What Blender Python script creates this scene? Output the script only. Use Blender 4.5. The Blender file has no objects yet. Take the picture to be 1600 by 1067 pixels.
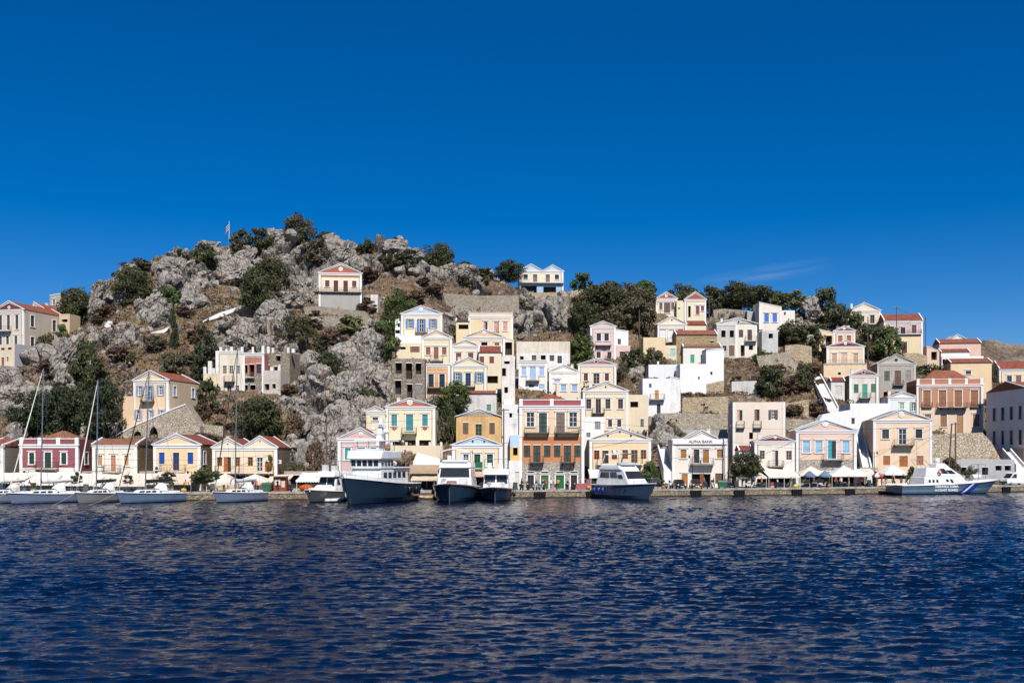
import bpy, bmesh, math, random
import numpy as np
from mathutils import Vector, Matrix
rnd = random.Random(7)
SC = bpy.context.scene
COL = SC.collection
R_ = math.radians
# ---------------------------------------------------------------- camera, sky, sun, exposure
CZ = 6.0            # eye height above the water
HY = 714.0          # photo row of the horizon
FPX = 1600.0        # focal length in photo pixels
cam = bpy.data.cameras.new('camera'); cam.lens = 36.0; cam.sensor_width = 36.0
cam.shift_y = (HY - 533.5) / 1600.0
cam.clip_start = 0.5; cam.clip_end = 6000
camo = bpy.data.objects.new('camera', cam); COL.objects.link(camo)
camo.location = (0, 0, CZ); camo.rotation_euler = (R_(90), 0, 0)
SC.camera = camo
SUN_AZ, SUN_EL = 166.0, 47.0      # clockwise from +Y
w = bpy.data.worlds.new('World'); SC.world = w; w.use_nodes = True
nt = w.node_tree; nt.nodes.clear()
out = nt.nodes.new('ShaderNodeOutputWorld'); bg = nt.nodes.new('ShaderNodeBackground')
sky = nt.nodes.new('ShaderNodeTexSky'); sky.sky_type = 'NISHITA'; sky.sun_disc = False
sky.sun_elevation = R_(SUN_EL); sky.sun_rotation = R_(SUN_AZ)
sky.altitude = 0; sky.air_density = 0.65; sky.dust_density = 0.15; sky.ozone_density = 3
hsv = nt.nodes.new('ShaderNodeHueSaturation'); hsv.inputs['Saturation'].default_value = 1.57
hsv.inputs['Hue'].default_value = 0.509
hsv.inputs['Value'].default_value = 1.0
gam = nt.nodes.new('ShaderNodeGamma'); gam.inputs['Gamma'].default_value = 0.88
nt.links.new(sky.outputs[0], gam.inputs[0]); nt.links.new(gam.outputs[0], hsv.inputs['Color'])
# a thin streak of cirrus low over the ridge, placed by direction on the sky
def wm(op, a, b=None, c=None):
    n = nt.nodes.new('ShaderNodeMath'); n.operation = op
    for i, v in enumerate((a, b, c)):
        if v is None: continue
        if isinstance(v, (int, float)): n.inputs[i].default_value = v
        else: nt.links.new(v, n.inputs[i])
    return n.outputs[0]
tc = nt.nodes.new('ShaderNodeTexCoord'); sp = nt.nodes.new('ShaderNodeSeparateXYZ')
nt.links.new(tc.outputs['Generated'], sp.inputs[0])
yy = wm('MAXIMUM', sp.outputs[1], 0.05)
cu = wm('DIVIDE', sp.outputs[0], yy); cv = wm('DIVIDE', sp.outputs[2], yy)
ca, sa = math.cos(0.16), math.sin(0.16)
du = wm('SUBTRACT', cu, 0.245); dv = wm('SUBTRACT', cv, 0.178)
s1 = wm('ADD', wm('MULTIPLY', du, ca), wm('MULTIPLY', dv, sa))
n1 = wm('SUBTRACT', wm('MULTIPLY', dv, ca), wm('MULTIPLY', du, sa))
cmb = nt.nodes.new('ShaderNodeCombineXYZ')
nt.links.new(wm('MULTIPLY', s1, 14.0), cmb.inputs[0]); nt.links.new(wm('MULTIPLY', n1, 170.0), cmb.inputs[1])
noi = nt.nodes.new('ShaderNodeTexNoise'); noi.inputs['Scale'].default_value = 1.0; noi.inputs['Detail'].default_value = 5
nt.links.new(cmb.outputs[0], noi.inputs['Vector'])
g1 = wm('SUBTRACT', 1.0, wm('POWER', wm('ABSOLUTE', wm('DIVIDE', s1, 0.075)), 1.2))
g2 = wm('SUBTRACT', 1.0, wm('POWER', wm('ABSOLUTE', wm('DIVIDE', n1, 0.0095)), 2.0))
msk = wm('MULTIPLY', wm('MAXIMUM', g1, 0.0), wm('MAXIMUM', g2, 0.0))
msk = wm('MULTIPLY', msk, wm('MULTIPLY', wm('SUBTRACT', noi.outputs['Fac'], 0.36), 0.42))
msk = wm('MAXIMUM', msk, 0.0)
mx = nt.nodes.new('ShaderNodeMixRGB'); mx.inputs[2].default_value = (5.5, 6.0, 6.4, 1)
nt.links.new(msk, mx.inputs[0]); nt.links.new(hsv.outputs[0], mx.inputs[1])
nt.links.new(mx.outputs[0], bg.inputs[0]); bg.inputs[1].default_value = 0.1
nt.links.new(bg.outputs[0], out.inputs[0])
sl = bpy.data.lights.new('sun', 'SUN'); sl.energy = 4.8; sl.angle = R_(0.53); sl.color = (1.0, 0.952, 0.89)
so = bpy.data.objects.new('sun', sl); COL.objects.link(so)
sd = Vector((math.sin(R_(SUN_AZ)) * math.cos(R_(SUN_EL)), math.cos(R_(SUN_AZ)) * math.cos(R_(SUN_EL)), math.sin(R_(SUN_EL))))
so.rotation_euler = sd.to_track_quat('Z', 'Y').to_euler(); so.location = sd * 300
vs = SC.view_settings; vs.view_transform = 'Standard'; vs.look = 'None'; vs.exposure = 0.3; vs.gamma = 1.0
vs.use_curve_mapping = False
SC.cycles.max_bounces = 5; SC.cycles.diffuse_bounces = 1; SC.cycles.glossy_bounces = 3
SC.cycles.transparent_max_bounces = 6; SC.cycles.use_denoising = True

# ---------------------------------------------------------------- small helpers
def hx(s, k=0.86):
    s = s.lstrip('#'); o = []
    for i in (0, 2, 4):
        v = int(s[i:i + 2], 16) / 255.0
        o.append((v / 12.92 if v <= 0.04045 else ((v + 0.055) / 1.055) ** 2.4) * k)
    return tuple(o)
class NB:
    def __init__(self, name):
        self.m = bpy.data.materials.new(name); self.m.use_nodes = True
        self.nt = self.m.node_tree; self.p = self.nt.nodes['Principled BSDF']
    def n(self, t, **kw):
        nd = self.nt.nodes.new(t)
        for k, v in kw.items(): setattr(nd, k, v)
        return nd
    def l(self, a, b): self.nt.links.new(a, b)
    def val(self, sock, v):
        if isinstance(v, (int, float, tuple)): sock.default_value = v
        else: self.l(v, sock)
    def math(self, op, a, b=0.0):
        nd = self.n('ShaderNodeMath', operation=op); self.val(nd.inputs[0], a); self.val(nd.inputs[1], b)
        return nd.outputs[0]
    def pos(self, sx=1, sy=1, sz=1):
        g = self.n('ShaderNodeNewGeometry')
        if (sx, sy, sz) == (1, 1, 1): return g.outputs['Position']
        v = self.n('ShaderNodeVectorMath', operation='MULTIPLY'); self.l(g.outputs['Position'], v.inputs[0])
        v.inputs[1].default_value = (sx, sy, sz); return v.outputs[0]
    def noise(self, vec, scale, detail=4, rough=0.55):
        nd = self.n('ShaderNodeTexNoise'); self.l(vec, nd.inputs['Vector'])
        nd.inputs['Scale'].default_value = scale; nd.inputs['Detail'].default_value = detail
        nd.inputs['Roughness'].default_value = rough; return nd.outputs['Fac']
    def ramp(self, f, lo, hi):
        nd = self.n('ShaderNodeMapRange'); nd.clamp = True; self.l(f, nd.inputs[0])
        nd.inputs[1].default_value = lo; nd.inputs[2].default_value = hi; return nd.outputs[0]
    def mix(self, f, a, b, mode='MIX'):
        nd = self.n('ShaderNodeMixRGB', blend_type=mode)
        self.val(nd.inputs[0], f)
        for i, v in ((1, a), (2, b)):
            if isinstance(v, tuple): nd.inputs[i].default_value = (v[0], v[1], v[2], 1)
            else: self.l(v, nd.inputs[i])
        return nd.outputs[0]
    def bump(self, h, strength, dist=0.1):
        nd = self.n('ShaderNodeBump'); nd.inputs['Strength'].default_value = strength
        nd.inputs['Distance'].default_value = dist; self.l(h, nd.inputs['Height'])
        self.l(nd.outputs[0], self.p.inputs['Normal'])
    def base(self, c, rough=0.8, spec=0.3, metal=0.0):
        if isinstance(c, tuple): self.p.inputs['Base Color'].default_value = (c[0], c[1], c[2], 1)
        else: self.l(c, self.p.inputs['Base Color'])
        self.p.inputs['Roughness'].default_value = rough; self.p.inputs['Specular IOR Level'].default_value = spec
        self.p.inputs['Metallic'].default_value = metal
MATS = {}
def cached(fn):
    def g(*a):
        k = (fn.__name__,) + a
        if k not in MATS: MATS[k] = fn(*a)
        return MATS[k]
    return g
def sc(c, k): return tuple(x * k for x in c)
@cached
def plaster(col, wear=0.3):
    b = NB('plaster ' + col); c = hx(col); k_ = .30 if min(c) > .16 else .14; c = tuple(x * (1 - k_) + k_ * max(c) * .97 for x in c)
    big = b.noise(b.pos(), 0.35, 4); fine = b.noise(b.pos(), 2.6, 5, 0.65)
    streak = b.noise(b.pos(1.6, 1.6, 0.13), 1.3, 4, 0.6)
    grey = (0.62 * c[0] + 0.02, 0.60 * c[1] + 0.02, 0.56 * c[2] + 0.02)
    f = b.math('MULTIPLY', b.ramp(b.math('ADD', b.math('MULTIPLY', big, 0.5), b.math('MULTIPLY', streak, 0.5)), 0.44, 0.66), min(1.0, wear * 1.35))
    x = b.mix(f, c, grey)
    x = b.mix(b.ramp(fine, 0.3, 0.75), x, sc(c, 0.90)) if wear < 0.5 else b.mix(b.math('MULTIPLY', b.ramp(fine, 0.5, 0.66), 0.55), x, (c[0] * .62 + .01, c[1] * .6 + .01, c[2] * .56 + .01))
    b.base(x, 0.88, 0.2); b.bump(fine, 0.25, 0.03); return b.m
@cached
def paint(col, rough=0.5):
    b = NB('paint ' + col); c = hx(col)
    f = b.ramp(b.noise(b.pos(), 1.7, 3), 0.35, 0.75)
    b.base(b.mix(f, c, sc(c, 0.8)), rough, 0.35); return b.m
@cached
def gloss(col, rough=0.12, coat=0.6):
    b = NB('gelcoat ' + col); c = hx(col)
    f = b.ramp(b.noise(b.pos(1, 1, 0.4), 0.9, 3), 0.3, 0.8)
    b.base(b.mix(f, c, sc(c, 0.82)), rough, 0.5)
    b.p.inputs['Coat Weight'].default_value = coat; b.p.inputs['Coat Roughness'].default_value = 0.05
    b.bump(b.noise(b.pos(), 0.8, 2), 0.05, 0.1); return b.m
@cached
def metal(col, rough=0.35):
    b = NB('metal ' + col); b.base(hx(col), rough, 0.5, 0.85); return b.m
@cached
def stone(col, cell=2.3, mort=0.6):
    b = NB('masonry ' + col); c = hx(col)
    v = b.n('ShaderNodeTexVoronoi', feature='DISTANCE_TO_EDGE'); v2 = b.n('ShaderNodeTexVoronoi')
    wn = b.n('ShaderNodeTexNoise'); b.l(b.pos(), wn.inputs['Vector']); wn.inputs['Scale'].default_value = 1.6; wn.inputs['Detail'].default_value = 3
    wa = b.n('ShaderNodeVectorMath', operation='MULTIPLY_ADD'); b.l(wn.outputs['Color'], wa.inputs[0]); wa.inputs[1].default_value = (.5, .5, .3); b.l(b.pos(1, 1, 1.6), wa.inputs[2]); pp = wa.outputs[0]
    cell *= 1.7
    for q in (v, v2): b.l(pp, q.inputs['Vector']); q.inputs['Scale'].default_value = cell
    hue = b.n('ShaderNodeSeparateColor'); b.l(v2.outputs['Color'], hue.inputs[0])
    x = b.mix(hue.outputs[0], sc(c, 0.62), sc(c, 1.25))
    x = b.mix(b.math('MULTIPLY', hue.outputs[1], 0.35), x, (c[0] * 1.05, c[1] * 0.78, c[2] * 0.55))
    x = b.mix(b.math('MULTIPLY', b.ramp(b.noise(b.pos(), 0.3, 4), 0.45, 0.7), 0.45), x, sc(c, 1.15))
    ed = b.ramp(v.outputs[0], 0.0, 0.11)
    x = b.mix(b.math('ADD', b.math('MULTIPLY', ed, .75), .25), sc(c, mort * .85), x)
    x = b.mix(b.math('MULTIPLY', b.ramp(b.noise(b.pos(), .55, 5, .7), .5, .66), .25), x, sc(c, .55))
    b.base(x, 0.92, 0.2); b.bump(b.math('ADD', ed, b.math('MULTIPLY', b.noise(b.pos(), 6.0, 3), 0.5)), 0.9, 0.2); return b.m
@cached
def tile(col):
    b = NB('roof tile ' + col); c = hx(col)
    f = b.noise(b.pos(), 1.1, 5, 0.7); g = b.noise(b.pos(), 5.0, 2)
    c = (c[0] * .74, c[1] * .98, c[2] * .98); x = b.mix(b.ramp(f, 0.35, 0.7), sc(c, 0.6), sc(c, 1.15))
    x = b.mix(b.math('MULTIPLY', b.ramp(g, 0.48, 0.66), 0.6), x, (0.27, 0.20, 0.155))
    wv = b.n('ShaderNodeTexWave', wave_type='BANDS', bands_direction='X'); b.l(b.pos(), wv.inputs['Vector'])
    wv.inputs['Scale'].default_value = 1.5; wv.inputs['Distortion'].default_value = 0.4
    b.base(x, 0.85, 0.2); b.bump(b.math('ADD', wv.outputs['Fac'], b.math('MULTIPLY', g, 0.6)), 0.7, 0.1); return b.m
@cached
def glass(k=1):
    b = NB('window glass'); f = b.noise(b.pos(), 0.5, 2)
    b.base(b.mix(f, (0.012, 0.014, 0.016), (0.035, 0.04, 0.045)), 0.08, 0.5); return b.m
@cached
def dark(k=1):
    b = NB('painted interior shade'); b.base((0.045, 0.038, 0.032), 0.9, 0.1); return b.m  # dark base colour stands in for unlit rooms and vent holes
@cached
def fabric(col):
    b = NB('canvas ' + col); c = hx(col)
    f = b.ramp(b.noise(b.pos(1, 1, 1), 0.8, 4), 0.35, 0.75)
    b.base(b.mix(f, c, sc(c, 0.78)), 0.9, 0.1); b.bump(b.noise(b.pos(), 1.2, 3), 0.35, 0.12); return b.m

class MB:
    """collects shapes and links them as one mesh object"""
    def __init__(s): s.v = []; s.f = []; s.mi = []; s.cur = 0
    def poly(s, pts):
        i = len(s.v); s.v += [tuple(p) for p in pts]; s.f.append(tuple(range(i, i + len(pts)))); s.mi.append(s.cur); return s
    def box(s, x0, x1, y0, y1, z0, z1):
        i = len(s.v)
        s.v += [(x0, y0, z0), (x1, y0, z0), (x1, y1, z0), (x0, y1, z0), (x0, y0, z1), (x1, y0, z1), (x1, y1, z1), (x0, y1, z1)]
        for q in ((0, 3, 2, 1), (4, 5, 6, 7), (0, 1, 5, 4), (1, 2, 6, 5), (2, 3, 7, 6), (3, 0, 4, 7)):
            s.f.append(tuple(i + k for k in q)); s.mi.append(s.cur)
        return s
    def hexa(s, a, b):
        """a, b: bottom and top quads of four points each"""
        i = len(s.v); s.v += [tuple(p) for p in a] + [tuple(p) for p in b]
        for q in ((0, 3, 2, 1), (4, 5, 6, 7), (0, 1, 5, 4), (1, 2, 6, 5), (2, 3, 7, 6), (3, 0, 4, 7)):
            s.f.append(tuple(i + k for k in q)); s.mi.append(s.cur)
        return s
    def prism(s, pts, off):
        """closed polygon pts extruded by vector off"""
        n = len(pts); i = len(s.v)
        s.v += [tuple(p) for p in pts] + [tuple(p[k] + off[k] for k in range(3)) for p in pts]
        s.f.append(tuple(range(i, i + n))); s.f.append(tuple(range(i + 2 * n - 1, i + n - 1, -1))); s.mi += [s.cur] * 2
        for k in range(n):
            j = (k + 1) % n; s.f.append((i + j, i + k, i + n + k, i + n + j)); s.mi.append(s.cur)
        return s
    def bar(s, p, q, r, r2=None, n=6, cap=True):
        p, q = Vector(p), Vector(q); d = q - p
        if d.length < 1e-6: return s
        d.normalize(); a = d.orthogonal().normalized(); b = d.cross(a); r2 = r if r2 is None else r2
        i = len(s.v)
        for c, rr in ((p, r), (q, r2)):
            for k in range(n):
                t = 2 * math.pi * k / n; s.v.append(tuple(c + a * (rr * math.cos(t)) + b * (rr * math.sin(t))))
        for k in range(n):
            j = (k + 1) % n; s.f.append((i + k, i + j, i + n + j, i + n + k)); s.mi.append(s.cur)
        if cap: s.f.append(tuple(range(i + n - 1, i - 1, -1))); s.f.append(tuple(range(i + n, i + 2 * n))); s.mi += [s.cur] * 2
        return s
    def path(s, pts, r, n=5):
        for a, b in zip(pts, pts[1:]): s.bar(a, b, r, n=n)
        return s
    def grid(s, rows, close=False):
        i = len(s.v); nr, nc = len(rows), len(rows[0])
        for r in rows: s.v += [tuple(p) for p in r]
        for a in range(nr - 1):
            for b in range(nc if close else nc - 1):
                c = (b + 1) % nc
                s.f.append((i + a * nc + b, i + a * nc + c, i + (a + 1) * nc + c, i + (a + 1) * nc + b)); s.mi.append(s.cur)
        return s
    def lathe(s, prof, c=(0, 0, 0), n=12):
        rows = [[(c[0] + r * math.cos(2 * math.pi * k / n), c[1] + r * math.sin(2 * math.pi * k / n), c[2] + z) for k in range(n)] for r, z in prof]
        return s.grid(rows, True)
    def ellipsoid(s, c, r, n=10, m=6):
        return s.lathe([(max(1e-3, math.sin(math.pi * k / m)), -math.cos(math.pi * k / m)) for k in range(m + 1)], n=n)._xf(-(m + 1) * n, c, r)
    def _xf(s, k, c, r):
        for i in range(len(s.v) + k, len(s.v)): v = s.v[i]; s.v[i] = (c[0] + v[0] * r[0], c[1] + v[1] * r[1], c[2] + v[2] * r[2])
        return s
    def mesh(s, name, mats, smooth=False):
        me = bpy.data.meshes.new(name); me.from_pydata(s.v, [], s.f)
        for m in (mats if isinstance(mats, (list, tuple)) else [mats]): me.materials.append(m)
        if any(s.mi): me.polygons.foreach_set('material_index', s.mi)
        if smooth: me.polygons.foreach_set('use_smooth', [True] * len(me.polygons))
        me.update(); return me
    def build(s, name, mats, parent=None, smooth=False):
        return link(name, s.mesh(name, mats, smooth), parent)
def link(name, data, parent=None, loc=None, rz=None):
    o = bpy.data.objects.new(name, data); COL.objects.link(o)
    if parent is not None: o.parent = parent
    if loc is not None: o.location = loc
    if rz is not None: o.rotation_euler = (0, 0, rz)
    return o
def tag(o, label, cat, group=None):
    o['label'] = label; o['category'] = cat
    if group: o['group'] = group
    return o
def thing(name, label, cat, loc=(0, 0, 0), rz=0.0, group=None):
    return tag(link(name, None, None, loc, rz), label, cat, group)
def struct(o): o['kind'] = 'structure'; return o
def copy_tree(o, parent=None):
    c = o.copy(); COL.objects.link(c); c.parent = parent
    for ch in list(o.children): copy_tree(ch, c)
    return c

# ---------------------------------------------------------------- noise on arrays
def hsh(i, j, k, s=0):
    n = (i.astype(np.int64) * 374761393 + j.astype(np.int64) * 668265263 + k.astype(np.int64) * 2147483647 + s * 974711) & 0xffffffff
    n = ((n ^ (n >> 13)) * 1274126177) & 0xffffffff
    n = ((n ^ (n >> 16)) * 2246822519) & 0xffffffff
    return ((n ^ (n >> 15)) & 0xffffff) / float(0xffffff)
def vnoise(p, s=0):
    i = np.floor(p); f = p - i; u = f * f * (3 - 2 * f); r = 0.0
    for a in (0, 1):
        for b in (0, 1):
            for c in (0, 1):
                wgt = (u[:, 0] if a else 1 - u[:, 0]) * (u[:, 1] if b else 1 - u[:, 1]) * (u[:, 2] if c else 1 - u[:, 2])
                r = r + wgt * hsh(i[:, 0] + a, i[:, 1] + b, i[:, 2] + c, s)
    return r
def fbm(p, oc=4, s=0, g=0.5):
    a, t, r = 1.0, 0.0, 0.0
    for o in range(oc): r = r + a * vnoise(p * 2.03 ** o + o * 17.3, s + o); t += a; a *= g
    return r / t
def worley(p, s=0):
    i = np.floor(p); F1 = np.full(len(p), 9.0); F2 = F1.copy(); cid = np.zeros(len(p)); vec = np.zeros_like(p)
    for a in (-1, 0, 1):
        for b in (-1, 0, 1):
            for c in (-1, 0, 1):
                x, y, z = i[:, 0] + a, i[:, 1] + b, i[:, 2] + c
                q = np.stack([x + hsh(x, y, z, s + 1), y + hsh(x, y, z, s + 2), z + hsh(x, y, z, s + 3)], 1) - p
                d = np.sqrt((q ** 2).sum(1)); n = d < F1
                F2 = np.where(n, F1, np.minimum(F2, d)); cid = np.where(n, hsh(x, y, z, s + 4), cid)
                vec[n] = q[n]; F1 = np.where(n, d, F1)
    return F1, F2, cid, vec

# ---------------------------------------------------------------- where things stand
def quay_ray(px):
    k = (px - 800.0) / FPX; y = 150.0
    for _ in range(12): x = k * y; y = 150 + 0.23 * x + 0.0009 * x * x
    return y
def quay(x): return 150 + 0.23 * x + 0.0009 * x * x
def quay_yaw(x): return math.atan(0.23 + 0.0018 * x)
QZ = 1.1
SKY = [(-260, 575), (-100, 545), (0, 505), (60, 486), (90, 478), (130, 470), (150, 446), (200, 417), (260, 398), (330, 388), (400, 378), (430, 366), (500, 373),
       (560, 384), (600, 380), (650, 388), (700, 408), (740, 420), (790, 438), (830, 458), (900, 458), (960, 466), (1020, 474), (1080, 480),
       (1150, 481), (1200, 482), (1250, 482), (1290, 497), (1330, 507), (1370, 512), (1420, 535), (1470, 552), (1530, 566), (1600, 592), (1700, 630), (1860, 660)]
def sky_py(px): return np.interp(px, [a for a, b in SKY], [b for a, b in SKY])
_QX = np.linspace(-300, 1900, 221); _QY = np.array([quay_ray(p) for p in _QX])
GP = 0.86
def foot(px): return np.interp(px, _QX, _QY) + 17.0
def ridge(px): return foot(px) + np.interp(px, [0, 300, 850, 1100, 1600], [78, 92, 92, 88, 70])
def hill_py(px, t):
    p0 = HY + (CZ - QZ) * FPX / foot(px)
    return p0 + (sky_py(px) - p0) * np.clip(t, 0, 1) ** GP
def hill_depth(px, py):
    p0 = HY + (CZ - QZ) * FPX / foot(px)
    t = np.clip((p0 - py) / (p0 - sky_py(px)), 0, 1.15) ** (1 / GP)
    return float(foot(px) + t * (ridge(px) - foot(px)))
def at(px, py, d): return Vector(((px - 800.0) * d / FPX, d, CZ + (HY - py) * d / FPX))
def on_hill(px, py): return at(px, py, hill_depth(px, py))
S6 = 1600 / 270.0
REG = {'A': (0, 440, S6), 'B': (0, 620, S6), 'C': (230, 620, S6), 'D': (470, 620, S6), 'E': (690, 620, S6), 'F': (900, 620, S6), 'G': (1120, 620, S6), 'H': (1330, 620, S6),
       'I': (190, 440, S6), 'J': (400, 440, S6), 'K': (590, 440, S6), 'L': (780, 440, S6), 'M': (960, 440, S6), 'N': (1150, 440, S6), 'O': (1340, 440, S6),
       'P': (200, 330, 1600 / 360.0), 'Q': (120, 560, 711 / 160.0), 'R': (540, 360, 1600 / 380.0), 'X': (0, 0, 1.0)}
def PX(r, x): return REG[r][0] + x / REG[r][2]
def PY(r, y): return REG[r][1] + y / REG[r][2]
# ---------------------------------------------------------------- houses: builder
FOOT = []; RECT = []; MC = {}
def mesh_once(key, fn):
    if key not in MC: MC[key] = fn()
    return MC[key]
def panel(mb, org, ud, nd, u0, u1, z0, z1, ops, only=None):
    us = sorted({u0, u1} | {a for o in ops for a in o[:2]}); zs = sorted({z0, z1} | {a for o in ops for a in o[2:4]})
    if only: zs = sorted(set(zs) | {max(z0, min(z1, only[0])), max(z0, min(z1, only[1]))})
    P = lambda u, z, v=0.0: (org[0] + ud[0] * u + nd[0] * v, org[1] + ud[1] * u + nd[1] * v, org[2] + z)
    for a, b in zip(us, us[1:]):
        for c, d in zip(zs, zs[1:]):
            if b - a < 1e-5 or d - c < 1e-5: continue
            m, n = (a + b) / 2, (c + d) / 2
            if only and not only[0] <= n <= only[1]: continue
            if any(o[0] < m < o[1] and o[2] < n < o[3] for o in ops): continue
            mb.poly([P(a, c), P(b, c), P(b, d), P(a, d)])
    for a, b, c, d, dep in ops:
        if only and not only[0] <= (c + d) / 2 <= only[1]: continue
        mb.poly([P(a, c), P(a, d), P(a, d, dep), P(a, c, dep)]); mb.poly([P(b, c), P(b, c, dep), P(b, d, dep), P(b, d)])
        mb.poly([P(a, d), P(b, d), P(b, d, dep), P(a, d, dep)]); mb.poly([P(a, c), P(a, c, dep), P(b, c, dep), P(b, c)])
        mb.poly([P(a, c, dep), P(a, d, dep), P(b, d, dep), P(b, c, dep)])
def m_surround(w, h, hood, sill):
    m = MB(); t = 0.17
    m.box(-w / 2 - t, -w / 2, -0.06, 0.03, 0, h).box(w / 2, w / 2 + t, -0.06, 0.03, 0, h)
    m.box(-w / 2 - t, w / 2 + t, -0.07, 0.03, h, h + 0.2)
    if hood: m.box(-w / 2 - 0.28, w / 2 + 0.28, -0.17, 0.02, h + 0.2, h + 0.3)
    if sill: m.box(-w / 2 - 0.22, w / 2 + 0.22, -0.14, 0.02, -0.13, 0)
    return m
def m_frame(w, h):
    m = MB(); t = 0.08
    m.box(-w / 2, -w / 2 + t, 0.1, 0.16, 0, h).box(w / 2 - t, w / 2, 0.1, 0.16, 0, h)
    m.box(-w / 2 + t, w / 2 - t, 0.1, 0.16, 0, t).box(-w / 2 + t, w / 2 - t, 0.1, 0.16, h - t, h)
    m.box(-0.045, 0.045, 0.1, 0.16, t, h - t)
    n = 3 if h > 1.2 else 2
    for k in range(1, n):
        z = h * k / n
        for a, b in ((-w / 2 + t, -0.045), (0.045, w / 2 - t)): m.box(a, b, 0.11, 0.15, z - 0.03, z + 0.03)
    return m
def m_leaf(w, h):
    m = MB(); t = min(0.08, w * 0.22)
    m.box(0, t, 0, 0.05, 0, h).box(w - t, w, 0, 0.05, 0, h).box(t, w - t, 0, 0.05, 0, t).box(t, w - t, 0, 0.05, h - t, h)
    m.box(t, w - t, 0, 0.05, h * 0.48, h * 0.48 + t)
    m.poly([(t, 0.04, t), (w - t, 0.04, t), (w - t, 0.04, h - t), (t, 0.04, h - t)])
    n = max(4, int(h / 0.2))
    for k in range(n):
        z = t + (h - 2 * t) * (k + 0.5) / n
        m.poly([(t, 0.035, z + 0.05), (w - t, 0.035, z + 0.05), (w - t, 0.012, z - 0.04), (t, 0.012, z - 0.04)])
    return m
def m_door(w, h):
    m = MB(); m.box(-w / 2, w / 2, 0.1, 0.15, 0, h)
    for s in (-1, 1):
        for a, b in ((0.06, 0.30), (0.36, 0.62), (0.68, 0.94)):
            x0, x1 = sorted((s * w * 0.06, s * w * 0.44)); m.box(x0, x1, 0.075, 0.1, h * a, h * b)
    return m
def m_quadpane(w, h, y): return MB().box(-w / 2, w / 2, y, y + 0.02, 0, h)
r5 = lambda x: max(0.25, round(x * 20) / 20)
def opening(par, style, loc, rz, w, h, col, trim, sur=True, hood=True):
    w, h = r5(w), r5(h)
    door = style in 'DP'
    nm = 'door' if door or (h > 1.9 and style in 'CG') else 'window'
    tm = plaster(trim, 0.15)
    if sur: o = link(nm, mesh_once(('s', w, h, trim, hood, not door), lambda: m_surround(w, h, hood, not door).mesh('surround', tm)), par, loc, rz)
    else:
        o = link(nm, mesh_once(('l', w, h, trim), lambda: MB().box(-w / 2 - 0.06, w / 2 + 0.06, -0.03, 0.06, h, h + 0.12).mesh('lintel', tm)), par, loc, rz)
    if style in 'OGP':
        fc = '#f2f2ee' if style == 'O' else col
        link('pane', mesh_once(('p', w, h), lambda: m_quadpane(w, h, 0.15).mesh('pane', glass(1))), o)
        link('window_frame', mesh_once(('f', w, h, fc), lambda: m_frame(w, h).mesh('window_frame', paint(fc))), o)
    if style in 'CO':
        lw = r5(w / 2) if style == 'C' else r5(w * 0.52)
        if style == 'C': lw = w / 2
        me = mesh_once(('sh', lw, h, col), lambda: m_leaf(lw, h).mesh('shutter', paint(col)))
        for s in (0, 1):
            if style == 'C': link('shutter', me, o, (-w / 2 + s * lw, 0.06, 0))
            else: link('shutter', me, o, (-w / 2 - lw - 0.02 if s == 0 else w / 2 + 0.02, -0.13, 0))
    if style == 'D':
        link('door_leaf', mesh_once(('d', w, h, col), lambda: m_door(w, h).mesh('door_leaf', paint(col))), o)
    if style == 'H':     # one leaf shut, one open on a dark room
        lw = w / 2
        link('shutter', mesh_once(('sh', lw, h, col), lambda: m_leaf(lw, h).mesh('shutter', paint(col))), o, (-w / 2, 0.06, 0))
        link('pane', mesh_once(('p2', w, h), lambda: MB().box(0, w / 2, 0.15, 0.17, 0, h).mesh('pane', glass(1))), o)
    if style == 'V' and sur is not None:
        link('void_shade', mesh_once(('v', w, h), lambda: MB().box(-w / 2, w / 2, 1.16, 1.18, 0, h).mesh('void_shade', dark(1))), o).name = 'room_shade_panel'  # dark sheet painted for the shade of the room behind
    return o
def balcony(par, u0, u1, z, rail='#3b2f2a', slab='#cfc6b6', dep=0.95, h=0.95, solid=False):
    m = MB(); m.box(u0, u1, -dep, 0, z - 0.16, z)
    n = max(2, int((u1 - u0) / 1.3))
    for k in range(n):
        u = u0 + (u1 - u0) * (k + 0.5) / n if n > 2 else (u0 + 0.2 + k * (u1 - u0 - 0.4))
        m.prism([(u - 0.07, 0, z - 0.16), (u - 0.07, -dep * 0.85, z - 0.16), (u - 0.07, -dep * 0.75, z - 0.28), (u - 0.07, 0, z - 0.6)], (0.14, 0, 0))
    b = m.build('balcony', plaster(slab, 0.4), par)
    if h > 0:
        r = MB(); y = -dep + 0.04
        pts = [(u0 + 0.03, 0, 0), (u0 + 0.03, y, 0), (u1 - 0.03, y, 0), (u1 - 0.03, 0, 0)]
        for zz, rr in ((h, 0.03), (0.12, 0.018), (h * 0.55, 0.014)): r.path([(p[0], p[1], z + zz) for p in pts], rr, 4)
        n = max(3, int((u1 - u0) / 0.22))
        for k in range(n + 1):
            u = u0 + 0.03 + (u1 - u0 - 0.06) * k / n; r.bar((u, y, z), (u, y, z + h), 0.028 if k in (0, n) else 0.011, n=4, cap=False)
        for s in (0, 1):
            for k in (1, 2, 3): uu = pts[0][0] if s == 0 else pts[3][0]; r.bar((uu, y * k / 4, z), (uu, y * k / 4, z + h), 0.011, n=4, cap=False)
        if solid: r.box(u0 + 0.03, u1 - 0.03, y - 0.01, y + 0.01, z + 0.05, z + h - 0.05)
        r.build('railing', paint(rail, 0.45), b)
    return b
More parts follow.
